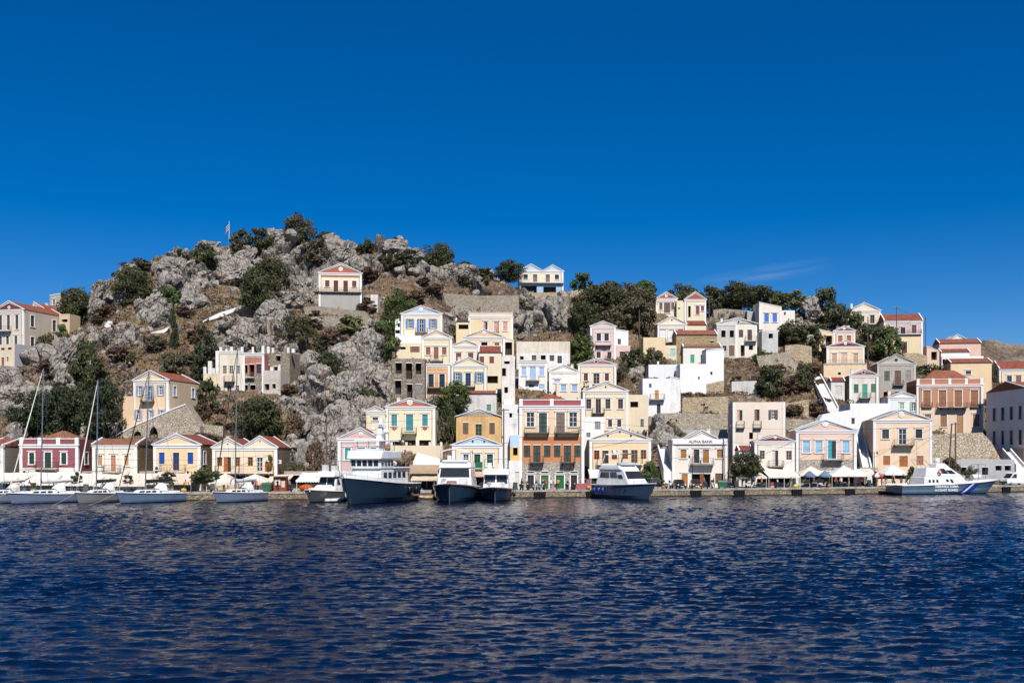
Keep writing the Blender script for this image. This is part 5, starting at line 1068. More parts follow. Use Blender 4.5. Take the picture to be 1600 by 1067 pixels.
T('dark tree behind the left brick red pediment house', 1040, 1076, 441, 470)
T('dark tree between the two brick red pediments', 1070, 1098, 446, 472, 'ol')
T('dark tree right of the right brick red pediment house', 1096, 1130, 448, 486)
T('widest dark tree on the right ridge', 1122, 1192, 441, 482)
T('green bush in front of the widest ridge tree', 1130, 1164, 462, 486, 'gr')
T('brownish tree behind the cobalt shuttered house', 1190, 1232, 450, 476, 'ol')
T('pale prickly pear hedge behind the cobalt shuttered house', 1218, 1262, 456, 482, 'ye', 'cactus', 'prickly_pear')
T('tall dark tree right of the ridge rock', 1268, 1316, 452, 508)
T('slimmer dark tree at the right shoulder of the tall ridge tree', 1300, 1330, 474, 512)
T('small tree in front of the pale yellow skyline house', 1326, 1348, 484, 512, 'gr')
T('left dark tree below the pink over yellow house', 1338, 1380, 508, 562)
T('right green tree below the pink over yellow house', 1366, 1412, 512, 572, 'gr')
T('dark pergola tree in front of the white outbuilding', 1214, 1262, 500, 542)
T('dark creeper mass right of the pergola tree', 1255, 1292, 503, 522)
T('round dark bush in the middle of the right slope', 1182, 1226, 573, 622)
T('smaller green bush right of the round slope bush', 1238, 1274, 570, 612)
T('low bush below the gabled double house', 1176, 1204, 546, 566, 'gr')
T('olive bush beside the bare stone house', 1006, 1042, 540, 572, 'ol')
T('dark bush below the low pink extension', 974, 1008, 546, 576)
T('low shrubs on the grey rocks below the pink extension', 962, 984, 568, 592, 'ol')
T('hedge bush above the terracotta mansion roof', 1430, 1478, 568, 584, 'gr')
T('scrub bush at the right end behind the salmon block', 1548, 1560, 565, 600, 'ol')
T('dark bush below the tall cream house', 56, 86, 522, 548, 'ol')
T('bush right of the tall cream house', 88, 106, 508, 530, 'gr')
T('green bush beside the big left stairway', 14, 40, 572, 590, 'gr')
for lab, a, c, t, b_, col in (('ridge tree behind the pink house', 935, 985, 440, 478, 'dk'), ('ridge tree left of the twin brick red pediments', 985, 1030, 438, 474, 'gr'), ('olive tree low on the ridge above the pink house', 940, 985, 478, 520, 'ol'), ('ridge tree behind the low yellow link wall', 1056, 1090, 444, 470, 'gr'),
        ('ridge tree between the right brick red pediment and the widest tree', 1108, 1140, 446, 478, 'ol'), ('second dark tree behind the widest ridge tree', 1165, 1212, 446, 480, 'dk'), ('ridge shrub left of the prickly pear hedge', 1200, 1232, 460, 484, 'gr'), ('dark shrub filling the ridge before the tall dark tree', 1256, 1286, 462, 490, 'dk'),
        ('garden bush right of the white outbuilding', 1232, 1262, 508, 536, 'gr'), ('bush above the rubble retaining wall', 1262, 1290, 520, 548, 'ol'), ('bush below the ruined whitewashed wall', 1196, 1222, 552, 574, 'ol'), ('dark bush at the corner of the bare stone house', 1040, 1062, 512, 532, 'dk'),
        ('bush beside the steps of the white cubes', 1050, 1066, 606, 628, 'gr'), ('green bush left of the pink pediment house roof', 884, 906, 566, 590, 'gr'), ('bush on the terrace below the hilltop house', 556, 590, 470, 488, 'br'), ('dry bush mass above the central spur', 500, 545, 512, 545, 'br'), ('dry bush mass beside the wide dark green bush', 440, 476, 640, 690, 'br'), ('dry bush left of the ruined mansion', 296, 330, 632, 656, 'br')):
    T(lab, a, c, t, b_, col)
# quay trees
def qd(px, off=4.0): return quay_ray(px) + off
T('round dark tree on the quay beside the bank', 1137, 1195, 706, 764, 'dk', 'b', d=qd(1165, 4.5), lift=.24)
T('dark green quay tree between the yellow and cream double houses', 299, 342, 729, 768, 'gr', 's', d=qd(320, 4), lift=.3)
T('dark olive tree against the foot of the spur', 446, 488, 718, 766, 'ol', 's', d=qd(467, 12), lift=.1)
T('bare brownish tree hanging over the awnings below the spur', 478, 506, 690, 752, 'br', 's', d=qd(490, 13), lift=.1)
T('leafy shrub between the yellow double house and the bank', 999, 1032, 722, 764, 'gr', 's', d=qd(1015, 7), lift=.1)
T('thin quay tree in front of the maroon house', 108, 128, 738, 764, 'ol', 'x', d=qd(118, 4), lift=.45)
T('thin quay tree between the tan shuttered and yellow houses', 192, 208, 741, 764, 'ol', 'x', d=qd(200, 4), lift=.4)
T('thin quay tree under the yellow house balcony', 248, 276, 738, 766, 'ol', 'x', d=qd(262, 4), lift=.45)
T('grey leafed shrub under the leaning poles', 1468, 1502, 716, 750, 'ol', 's', d=qd(1485, 8))
T('round clipped bush in front of the concrete quay building', 1505, 1528, 727, 748, 'ol', 's', d=qd(1516, 7))
T('small tree under the umbrella beside the patrol boat', 1415, 1430, 730, 756, 'gr', 'x', d=qd(1422, 5))
T('potted shrub on the terrace of the yellow double house', 936, 952, 728, 742, 'gr', 'x', d=qd(944, 7))
T('vine climbing the orange framed cream double house', 416, 428, 708, 738, 'gr', 'x', d=qd(422, 8.6), name='vine', cat='vine')
# scattered dry shrubs
n = 0; tries = 0
while n < 95 and tries < 9000:
    tries += 1; px = rnd.uniform(60, 1560); py = rnd.uniform(float(sky_py(px)) + 6, 735); g, rr = ground(px, py)
    if rr > .55 or not free(px, py, 5, 1.5): continue
    w_ = rnd.uniform(8, 20); grn = rnd.random() < .3
    zone = 'left of the ruined mansion' if px < 320 else 'between the ruined mansion and the central spur' if px < 520 else 'between the spur and the twin gabled house' if px < 830 else 'on the right hand slope'
    e = T(('small olive green scrub bush on the ground ' if grn else 'low dry brown shrub on the ground ') + zone, px - w_, px + w_, py - w_ * rnd.uniform(.7, 1.2), py, 'ol' if grn else 'br', 'x' if w_ < 14 else 's', 'scrub_bush' if grn else 'dry_shrub', cat='bush', group=('olive scrub bushes ' if grn else 'dry shrubs ') + zone); n += 1
# low scrub that nobody could count
V = []; mi_ = []; tries = 0; n = 0; r_ = np.random.RandomState(8)
while n < 4200 and tries < 40000:
    tries += 1; px = rnd.uniform(-20, 1620); py = rnd.uniform(float(sky_py(px)) + 2, 745); g, rr = ground(px, py)
    if (rr > .7 and rnd.random() < .6) or (n % 2 == 0 and not free(px, py, 1, .5)): continue
    n += 1; R0 = rnd.uniform(.3, .95); k = 12; d_ = r_.randn(k, 3); d_ /= np.linalg.norm(d_, axis=1)[:, None]; d_[:, 2] = np.abs(d_[:, 2])
    pos = np.array(g) + d_ * R0 * np.array([1.2, 1.2, .9]); t_ = np.cross(d_ + .6 * r_.randn(k, 3), r_.randn(k, 3)); t_ /= np.linalg.norm(t_, axis=1)[:, None]; q_ = np.cross(t_, r_.randn(k, 3)); q_ /= np.linalg.norm(q_, axis=1)[:, None]
    s_ = R0 * .36; V.append(np.stack([pos - t_ * s_, pos - q_ * s_ * .6, pos + t_ * s_, pos + q_ * s_ * .6], 1).reshape(-1, 3)); mi_ += [0 if rnd.random() < .7 else 1] * 1
V = np.concatenate(V); me = bpy.data.meshes.new('low_scrub'); me.from_pydata([tuple(v) for v in V], [], [(i, i + 1, i + 2, i + 3) for i in range(0, len(V), 4)]); me.materials.append(LEAF['br']); me.materials.append(LEAF['ol'])
me.polygons.foreach_set('material_index', np.repeat(np.array(mi_, dtype=np.int32), 12)); ls = link('low_scrub', me); ls['kind'] = 'stuff'; ls['label'] = 'low dry scrub covering the hillside'
# dry grass
Vs = []; tries = 0; n = 0; gr = np.random.RandomState(3)
while n < 14000 and tries < 120000:
    tries += 1; px = rnd.uniform(-20, 1620); py = rnd.uniform(float(sky_py(px)) + 2, 745); g, rr = ground(px, py)
    if rr > .5 and rnd.random() < .8: continue
    if float(vnoise(np.array([[g.x * .12, g.y * .12, 0.5]]))[0]) < .42: continue
    if n % 3 == 0 and not free(px, py, 1, .4): continue
    n += 1; hgt_ = rnd.uniform(.25, .75)
    for k in range(6):
        a = rnd.uniform(0, 6.28); rr_ = rnd.uniform(0, .3); x0, y0 = g.x + rr_ * math.cos(a), g.y + rr_ * math.sin(a); t = rnd.uniform(0, 3.14)
        lx, ly = rnd.uniform(-.25, .25), rnd.uniform(-.25, .25); wd = .09
        Vs += [(x0 - wd * math.cos(t), y0 - wd * math.sin(t), g.z - .15), (x0 + wd * math.cos(t), y0 + wd * math.sin(t), g.z - .15), (x0 + lx, y0 + ly, g.z + hgt_)]
b = NB('dry grass'); gm = b.n('ShaderNodeNewGeometry'); nn = b.noise(b.pos(), .25, 3)
x = b.mix(gm.outputs['Random Per Island'], (0.16, 0.10, 0.05), (0.42, 0.30, 0.15)); x = b.mix(b.math('MULTIPLY', b.ramp(nn, .45, .65), .6), x, (0.17, 0.095, 0.06)); b.base(x, .9, .1)
me = bpy.data.meshes.new('dry_grass'); me.from_pydata(Vs, [], [(i, i + 1, i + 2) for i in range(0, len(Vs), 3)]); me.materials.append(b.m)
dg = link('dry_grass', me); dg['kind'] = 'stuff'; dg['label'] = 'dry straw coloured grass on the hillside'
# ---------------------------------------------------------------- boats
WH = '#f4f4f2'
STEEL = metal('#c8ccd0', .25); ALU = metal('#98a0a8', .45)
def hull(e, L, B, zbow, zst, mats, rake=1.6, draft=.6, stern_w=.86, flare=.55, peak=.45, deckmat=None, rail=None, mid=None, ns=26):
    """mats: for each of the 7 strakes from keel to sheer a (part name, material)"""
    fr = [.0, .22, .45, .68, .86, 1.0]; rowsL = []
    sheer = lambda s: zst + (zbow - zst) * (s ** 1.9) - (0 if mid is None else mid * 4 * s * (1 - s))
    for k in range(ns + 1):
        s = k / ns; s = 1 - (1 - s) ** 1.25
        bd = B / 2 * (stern_w + (1 - stern_w) * math.sin(min(s / .4, 1) * math.pi / 2))
        if s > peak: bd *= max(0.012, 1 - ((s - peak) / (1 - peak)) ** 2.4) ** .85
        bw = bd * (0.94 - flare * s ** 3); sh = sheer(s); zs = [-draft, -.02, .15] + [.15 + (sh - .15) * f for f in fr[1:]]
        row = []
        for z in zs:
            v = (z + draft) / (sh + draft); bb = bw * (.72 + .28 * min(1, v * 2.2)) + (bd - bw) * v ** 1.6
            if z == -draft: bb *= .5
            row.append((s * L - L / 2 - rake * (1 - v) * max(0, (s - .55) / .45) ** 2, bb, z))
        rowsL.append(row)
    nl = len(rowsL[0]); groups = {}
    for j in range(nl - 1): groups.setdefault(mats[min(j, len(mats) - 1)], []).append(j)
    for (nm, mt), js in groups.items():
        m = MB()
        for j in js:
            for sg in (1, -1): m.grid([[(r[j][0], sg * r[j][1], r[j][2]) for r in rowsL], [(r[j + 1][0], sg * r[j + 1][1], r[j + 1][2]) for r in rowsL]])
            a, c = rowsL[0][j], rowsL[0][j + 1]; m.poly([(a[0], a[1], a[2]), (a[0], -a[1], a[2]), (c[0], -c[1], c[2]), (c[0], c[1], c[2])])
        o = m.build(nm, mt, e, True)
    top = [r[-1] for r in rowsL]
    MB().grid([[(p[0], p[1] * .995, p[2] - .06) for p in top], [(p[0], -p[1] * .995, p[2] - .06) for p in top]]).build('deck', deckmat or gloss('#e6e2d6', .5, .1), e)
    m = MB()
    for sg in (1, -1): m.path([(p[0], sg * (p[1] + .01), p[2]) for p in top], .06, 5)
    m.bar((top[0][0], top[0][1], top[0][2]), (top[0][0], -top[0][1], top[0][2]), .06, n=5); m.build('rub_rail', rail or gloss(WH, .3, .2), e)
    return top, sheer
def cab(e, nm, x0, x1, w0, w1, z0, z1, rr, rf, tin, mat):
    """tapered deckhouse from x0 (aft) to x1 (fore); returns its faces"""
    b = [Vector((x0, -w0, z0)), Vector((x1, -w1, z0)), Vector((x1, w1, z0)), Vector((x0, w0, z0))]
    t = [Vector((x0 + rr, -w0 + tin, z1)), Vector((x1 - rf, -w1 + tin, z1)), Vector((x1 - rf, w1 - tin, z1)), Vector((x0 + rr, w0 - tin, z1))]
    o = MB().hexa(b, t).build(nm, mat, e)
    bv = o.modifiers.new('bevel', 'BEVEL'); bv.width = .16; bv.segments = 3
    return o, {'front': (b[1], b[2], t[2], t[1]), 'back': (b[3], b[0], t[0], t[3]), 'stbd': (b[0], b[1], t[1], t[0]), 'port': (b[2], b[3], t[3], t[2])}
def pane(o, f, u0, u1, v0, v1, mat=None, nm='pane', off=.03):
    A, B, C, D = f; n = (B - A).cross(D - A).normalized()
    P = lambda u, v: (A.lerp(B, u)).lerp(D.lerp(C, u), v) + n * off
    q = [P(u0, v0), P(u1, v0), P(u1, v1), P(u0, v1)]
    return MB().prism(q, tuple(n * -.05)).build(nm, mat or glass(1), o)
def pulpit(e, top, sheer_h, i0, i1, h=.6, nm='guard_rail', inset=.96):
    m = MB()
    for sg in (1, -1):
        pts = [(p[0], sg * p[1] * inset, p[2]) for p in top[i0:i1 + 1]]
        m.path([(p[0], p[1], p[2] + h) for p in pts], .018, 4); m.path([(p[0], p[1], p[2] + h * .5) for p in pts], .01, 4)
        for p in pts[::3] + [pts[-1]]: m.bar(p, (p[0], p[1], p[2] + h), .016, n=4, cap=False)
    a = top[i1]; m.bar((a[0], a[1] * inset, a[2] + h), (a[0], -a[1] * inset, a[2] + h), .018, n=4); m.build(nm, STEEL, e)
def fender(e, top, i, sg, col, z=.45, r=.17, h=.7):
    p = top[i]; c = (p[0], sg * (p[1] + r * .8), p[2] - .35 - h / 2)
    m = MB(); m.ellipsoid(c, (r, r, h / 2), 8, 6); m.bar((c[0], c[1], c[2] + h / 2), (p[0], sg * p[1], p[2] + .3), .012, n=4); m.build('fender', gloss(col, .35, .2), e, True)
def place(name, label, cat, px, d, ang, group=None):
    return thing(name, label, cat, ((px - 800) * d / FPX, d, 0), ang, group)
def sailboat(label, px, d, alpha, L, B, ztop, hc, stripe, genoa, bag, hood, rake=.02, fend=(), zb=1.5, group='sailing yachts moored at the left end of the quay', crew=True):
    e = place('sailing_yacht', label, 'sailboat', px, d, math.pi + R_(alpha), group)
    hm = gloss(hc, .18, .5); sm_ = gloss(stripe, .2, .4)
    top, sh = hull(e, L, B, zb, 1.15, [('antifouling', paint('#1c2a3c')), ('boot_stripe', sm_), ('hull', hm), ('hull', hm), ('hull', hm), ('hull', hm), ('sheer_stripe', sm_)], rake=1.1, draft=.5, stern_w=.72, flare=.35, peak=.38)
    o, f = cab(e, 'coachroof', -L * .12, L * .26, B * .29, B * .16, 1.15, 1.72, .15, .9, .14, gloss(WH, .3, .3))
    for sd_ in ('stbd', 'port'):
        for a, b2 in ((.08, .3), (.36, .56), (.62, .8)): pane(o, f[sd_], a, b2, .35, .75)
    o, f = cab(e, 'cockpit_coaming', -L * .42, -L * .12, B * .33, B * .31, 1.12, 1.5, .1, .1, .06, gloss(WH, .3, .3))
    mx_ = L * .06; mt = Vector((mx_ - rake * ztop, 0, ztop)); mb_ = Vector((mx_, 0, 1.5))
    MB().bar(mb_, mt, .09, .065, 8).build('mast', ALU, e)
    for fr_ in (.42, .7):
        p = mb_.lerp(mt, fr_); w_ = B * (.36 if fr_ < .5 else .27); MB().bar(p + Vector((0, -w_, 0)), p + Vector((0, w_, 0)), .03, n=5).build('spreader', ALU, e)
    r = MB()
    for sg in (1, -1):
        p1 = mb_.lerp(mt, .42) + Vector((0, sg * B * .36, 0)); p2 = mb_.lerp(mt, .7) + Vector((0, sg * B * .27, 0))
        r.path([Vector((mx_ - .1, sg * B * .44, 1.2)), p1, p2, mt], .014, 4); r.bar(Vector((mx_ - .4, sg * B * .44, 1.2)), mb_.lerp(mt, .42), .012, n=4)
    st = Vector((-L / 2 + .1, 0, 1.2)); r.bar(st, mt, .014, n=4); r.build('rigging', metal('#8a9096', .4), e)
    bow = Vector((L / 2 - .35, 0, zb)); g0, g1 = bow.lerp(mt, .05), bow.lerp(mt, .95)
    m = MB(); m.bar(g0, bow.lerp(mt, .35), .05, .085, 7); m.bar(bow.lerp(mt, .35), g1, .085, .04, 7); m.bar(bow, mt, .016, n=4); m.build('furled_genoa', fabric(genoa), e)
    bm0, bm1 = Vector((mx_ - .1, 0, 2.6)), Vector((-L * .36, 0, 2.75)); MB().bar(bm0, bm1, .07, .06, 7).build('boom', ALU, e)
    m = MB(); n = 9
    m.grid([[(bm0.x + (bm1.x - bm0.x) * k / n, .2 * math.cos(t) * (1 - .5 * k / n), 2.78 + .26 * math.sin(t) * (1 - .55 * k / n) + .02 * k) for t in [math.pi * 2 * q / 8 for q in range(8)]] for k in range(n + 1)], True).build('sail_cover', fabric(bag), e, True)
    m = MB(); rws = []
    for k in range(6):
        t = k / 5; x = -L * .1 - t * L * .11; rws.append([(x, B * .3 * math.cos(a), 1.5 + (1.05 * math.sin(a)) * (0.35 + .65 * math.sin(min(1, t * 1.5) * math.pi / 2))) for a in [math.pi * q / 8 for q in range(9)]])
    m.grid(rws).build('sprayhood', fabric(hood), e, True)
    m = MB(); m.lathe([(.42, -.02), (.45, 0), (.42, .02)], n=12)
    m.v = [(z - L * .34, x, y + 1.95) for x, y, z in m.v]; m.bar((-L * .33, 0, 1.2), (-L * .34, 0, 1.95), .07, n=6); m.build('steering_wheel', STEEL, e)
    pulpit(e, top, 0, 1, 24, .62)
    m = MB(); m.bar((-L / 2 + .3, B * .3, 1.2), (-L / 2 + .2, B * .3, 2.6), .025, n=5); m.build('flag_staff', ALU, e)
    for sg in (-1, 1): MB().path([(-L / 2 + .1, sg * B * .3, 1.15), (-L / 2 - 1.2, sg * B * .36, .95), (-L / 2 - 2.6, sg * B * .42, 1.15)], .02, 4).build('mooring_line', fabric('#d8d0bc'), e)
    MB().path([(L / 2 - .3, 0, zb - .05), (L / 2 + 2.2, 0, .45), (L / 2 + 5.0, 0, -.3)], .02, 4).build('anchor_line', fabric('#c8c4b8'), e)
    for i, sg in fend: fender(e, top, i, sg, '#eef0ee')
    return e
QL = lambda px, off: quay_ray(px) - off
sailboat('white sailing yacht cut off by the left edge', 2, QL(2, 4.6), 60, 9.5, 3.2, 15.2, '#7e8b9e', '#30405a', '#eceae4', '#e8e4da', '#d8d4ca')
sailboat('long white sailing yacht with navy line and white furled genoa before the maroon house', 71, QL(71, 5.2), 55, 10.6, 3.4, 17.6, '#76859c', '#28385a', '#f0ebe2', '#e4e0d6', '#ece8de', fend=((6, -1), (8, -1)))
sailboat('short grey sailing yacht with white awning seen nearly bow on', 155, QL(155, 4.6), 72, 9.2, 3.1, 16.2, '#8e908e', '#6a6c6a', '#f0e8dc', '#4a4440', '#f2f0ea')
sailboat('pale blue sailing yacht with dark furled genoa and row of white fenders', 233, QL(233, 5.2), 58, 10.4, 3.4, 17.4, '#6e819b', '#203050', '#2a2a2e', '#2c3036', '#f4f4f2', rake=.035, fend=((9, -1), (12, -1), (15, -1), (17, -1)))
sailboat('white sailing yacht with tallest mast alone left of the green bin', 372, QL(372, 4.8), 63, 9.6, 3.3, 20.4, '#7c8aa0', '#1c2434', '#3a3c44', '#d4d8de', '#e6e6e2', fend=((5, -1), (7, -1), (9, -1)))

def big_trawler():
    e = place('motor_yacht', 'large navy trawler yacht with white wheelhouse moored bow out', 'motor yacht', 585, QL(585, 9.6), math.pi + R_(72))
    nv = gloss('#2c3e50', .12, .6)
    top, sh = hull(e, 18, 6.3, 3.45, 2.4, [('antifouling', paint('#10161e')), ('boot_stripe', paint('#11161c')), ('hull', nv)] + [('hull', nv)] * 4, rake=1.9, draft=.7, stern_w=.92, flare=.55, peak=.5, deckmat=gloss('#e8e2d4', .5, .1), mid=.05)
    w_ = gloss(WH, .25, .4)
    MB().grid([[(p[0] * .99, sg * p[1] * .97, p[2] + dz) for p in top[13:]] for sg, dz in ((1, -.05),) for dz in (-.05, .42)]).build('bulwark', w_, e)
    MB().grid([[(p[0] * .99, -p[1] * .97, p[2] + dz) for p in top[13:]] for dz in (-.05, .42)]).build('bulwark', w_, e)
    o, f = cab(e, 'trunk_cabin', 2.4, 5.6, 1.9, 1.1, 2.4, 3.5, 0, .8, .25, w_)
    for sd_ in ('port', 'stbd'):
        for a in (.2, .5): pane(o, f[sd_], a, a + .16, .4, .75)
    o, f = cab(e, 'deckhouse', -6.2, 2.6, 2.2, 2.15, 2.2, 4.5, .1, .15, .05, w_)
    for sd_ in ('port', 'stbd'):
        for a in (.1, .27, .44, .61, .78): pane(o, f[sd_], a, a + .11, .45, .78)
    o, f = cab(e, 'wheelhouse', -1.4, 2.75, 2.25, 2.2, 4.45, 5.75, .1, -.12, .02, w_)
    for k in range(5): pane(o, f['front'], .05 + k * .185, .05 + k * .185 + .14, .3, .86)
    for sd_ in ('port', 'stbd'):
        for k in range(4): pane(o, f[sd_], .08 + k * .23, .08 + k * .23 + .16, .3, .86)
    cab(e, 'boat_deck', -6.4, -1.2, 2.45, 2.45, 4.5, 4.68, 0, 0, 0, w_)
    o, f = cab(e, 'flybridge_bulwark', -3.2, 3.3, 2.5, 2.45, 5.72, 6.85, .2, .5, -.12, w_)
    cab(e, 'flybridge_windscreen', .4, 2.5, 1.9, 1.8, 6.84, 7.15, .1, .4, .15, gloss('#cfd8da', .1, .5))
    cab(e, 'hardtop', -2.6, 1.9, 2.5, 2.2, 8.1, 8.24, 0, .2, .1, w_)
    m = MB()
    for x in (-2.2, 1.2):
        for y in (-1.9, 1.9): m.bar((x, y, 6.8), (x, y, 8.15), .05, n=6)
    m.build('hardtop_post', STEEL, e)
    MB().hexa([(-2.4, -.5, 8.2), (-1.2, -.4, 8.2), (-1.2, .4, 8.2), (-2.4, .5, 8.2)], [(-2.6, -.2, 11.2), (-2.1, -.18, 11.2), (-2.1, .18, 11.2), (-2.6, .2, 11.2)]).build('radar_mast', w_, e)
    MB().lathe([(.02, 0), (.42, .05), (.46, .3), (.3, .52), (.02, .6)], (-1.6, .95, 9.2), 12).build('radar_dome', w_, e, True)
    MB().lathe([(.02, 0), (.34, .05), (.36, .25), (.2, .42), (.02, .48)], (-1.6, -.95, 9.6), 12).build('radar_dome', w_, e, True)
    MB().box(-1.9, -1.4, -1.2, 1.2, 9.1, 9.2).box(-1.9, -1.5, -1.0, 1.0, 10.1, 10.18).build('mast_platform', w_, e)
    MB().box(-1.75, -1.6, -.9, .9, 10.35, 10.5).build('radar_scanner', w_, e)
    m = MB()
    for x, y, h_ in ((1.2, 1.9, 4.2), (1.2, -1.9, 3.4), (-2.2, 1.9, 3.8)): m.bar((x, y, 8.2), (x, y, 8.2 + h_), .02, .008, 4)
    m.build('antenna', paint('#e8e8e8'), e)
    pulpit(e, top, 0, 8, 25, .9)
    m = MB()
    for y in (-2.0, 2.0): m.bar((-5.8, y, 4.6), (-5.8, y, 7.0), .05, n=6)
    m.build('davit', STEEL, e)
    MB().ellipsoid((-5.2, 0, 5.1), (1.5, .7, .45), 12, 8).build('covered_tender', fabric('#e8e6e0'), e, True)
    m = MB(); m.bar((8.0, .18, 2.9), (7.2, .22, -.3), .035, n=5); m.build('anchor_chain', metal('#a8a8a8'), e)
    m = MB(); m.lathe([(.1, 0), (.2, .1), (.2, .3), (.02, .4)], (7.5, 0, 3.3), 8); m.build('windlass', STEEL, e)
    for i in (3, 6): fender(e, top, i, 1, '#14161a', r=.28, h=1.1)
    for i in (2, 4): fender(e, top, i, -1, '#14161a', r=.28, h=1.1)
    return e
big_trawler()
def bow_on_yacht(label, px, off, alpha, L, B, zb, hc, kind, red=True):
    e = place('motor_yacht', label, 'motor yacht', px, QL(px, off), -R_(90) + R_(alpha))
    hm = gloss(hc, .1, .8); w_ = gloss(WH, .22, .4)
    top, sh = hull(e, L, B, zb, zb * .72, [('antifouling', paint('#14120f')), ('boot_stripe', paint('#15181c')), ('hull', hm), ('hull', hm), ('hull', hm), ('hull', hm), ('hull', hm)], rake=1.6, draft=.6, stern_w=.95, flare=.42, peak=.42, rail=gloss('#e8ded8', .3, .2))
    pulpit(e, top, 0, 10, 25, .75)
    if red: MB().grid([[(p[0], sg * (p[1] + .02), p[2] + dz) for p in top] for sg in (1,) for dz in (-.16, -.05)]).grid([[(p[0], -(p[1] + .02), p[2] + dz) for p in top] for dz in (-.16, -.05)]).build('cove_line', gloss('#8a4038', .3, .2), e)
    k = B / 6.0
    o, f = cab(e, 'foredeck_coachroof', L * .02, L * .36, 2.3 * k, 1.1 * k, zb * .78, zb + .55, 0, 1.4, .35, w_)
    if kind == 'fly':
        q = pane(o, f['front'], .12, .88, .35, .75, fabric('#8a6a68'), 'sun_pad')
        o, f = cab(e, 'saloon', -L * .38, L * .08, 2.55 * k, 2.4 * k, zb * .7, zb + 2.0, .3, 1.1, .3, w_)
        pane(o, f['front'], .05, .95, .52, .95)
        for sd_ in ('port', 'stbd'):
            pane(o, f[sd_], .06, .45, .5, .9); pane(o, f[sd_], .5, .9, .5, .9)
        o, f = cab(e, 'flybridge', -L * .36, L * .02, 2.35 * k, 2.2 * k, zb + 1.98, zb + 2.75, .1, .6, .1, w_)
        cab(e, 'fly_windscreen', -L * .08, L * .0, 2.0 * k, 1.8 * k, zb + 2.74, zb + 3.1, 0, .35, .12, gloss('#cfd8da', .1, .5))
        m = MB()
        for x in (-L * .3, -L * .04):
            for y in (-2.1 * k, 2.1 * k): m.bar((x, y, zb + 2.7), (x * .95, y * .95, zb + 4.5), .035, n=5)
        m.build('bimini_frame', STEEL, e)
        m = MB(); m.grid([[(-L * .3 + L * .28 * a / 6, (q_ - .5) * 4.2 * k, zb + 4.25 + .45 * math.sin(math.pi * q_) - (.2 if a in (0, 6) else 0)) for q_ in [j / 8 for j in range(9)]] for a in range(7)]).build('bimini', fabric('#e8e2d4'), e, True)
        for y in (-.8, .7): MB().box(-L * .06, -L * .02, y * k - .28, y * k + .28, zb + 2.75, zb + 3.7).build('helm_seat', gloss('#e8e6e0', .5, .1), e)
    else:
        o, f = cab(e, 'saloon', -L * .36, L * .1, 2.5 * k, 2.35 * k, zb * .7, zb + 1.55, .3, .5, .25, w_)
        pane(o, f['front'], .04, .47, .42, .97); pane(o, f['front'], .53, .96, .42, .97)
        for sd_ in ('port', 'stbd'): pane(o, f[sd_], .1, .48, .5, .9); pane(o, f[sd_], .54, .9, .5, .9)
        cab(e, 'hardtop', -L * .38, L * .13, 2.55 * k, 2.35 * k, zb + 1.56, zb + 2.35, .1, .5, .14, w_)
        m = MB()
        for x in (-L * .3, L * .0):
            m.path([(x, -2.2 * k, zb + 2.3), (x, -2.05 * k, zb + 3.7), (x, 2.05 * k, zb + 3.7), (x, 2.2 * k, zb + 2.3)], .035, 5)
        for y in (-2.05 * k, 2.05 * k): m.bar((-L * .3, y, zb + 3.7), (0, y, zb + 3.7), .035, n=5)
        m.build('bimini_frame', STEEL, e)
        MB().box(-.5, .2, -1.2, -.6, zb + 2.35, zb + 3.2).build('helm_seat', gloss('#e4e4e0', .5, .1), e)
        MB().box(-.5, .2, .3, 1.0, zb + 2.35, zb + 3.1).build('helm_console', gloss('#e4e4e0', .5, .1), e)
    m = MB(); m.bar((L / 2 - .5, -.05, zb - .35), (L / 2 - .75, -.05, -.4), .05, n=6); m.build('anchor_chain', metal('#b8b8b8', .4), e)
    m = MB()
    for s in (-1, 1): m.ellipsoid((L / 2 - .55, s * .32, zb - .28), (.12, .14, .14), 8, 6)
    m.build('anchor_roller', STEEL, e, True)
    for i, sg in ((4, 1), (8, 1), (5, -1), (9, -1)): fender(e, top, i, sg, '#16181c', r=.22, h=.8)
    return e
bow_on_yacht('wide navy motor yacht with cream bimini seen bow on', 711, 7.2, -3, 14, 6.1, 2.55, '#32485a', 'fly')
bow_on_yacht('smaller navy motor yacht with steel frame on top seen bow on', 775, 6.4, 0, 12, 4.7, 2.0, '#2e404e', 'hard')
bow_on_yacht('white motorboat half hidden left of the navy trawler', 516, 5.6, -26, 11, 3.9, 1.75, '#5a5c5e', 'hard', red=False)
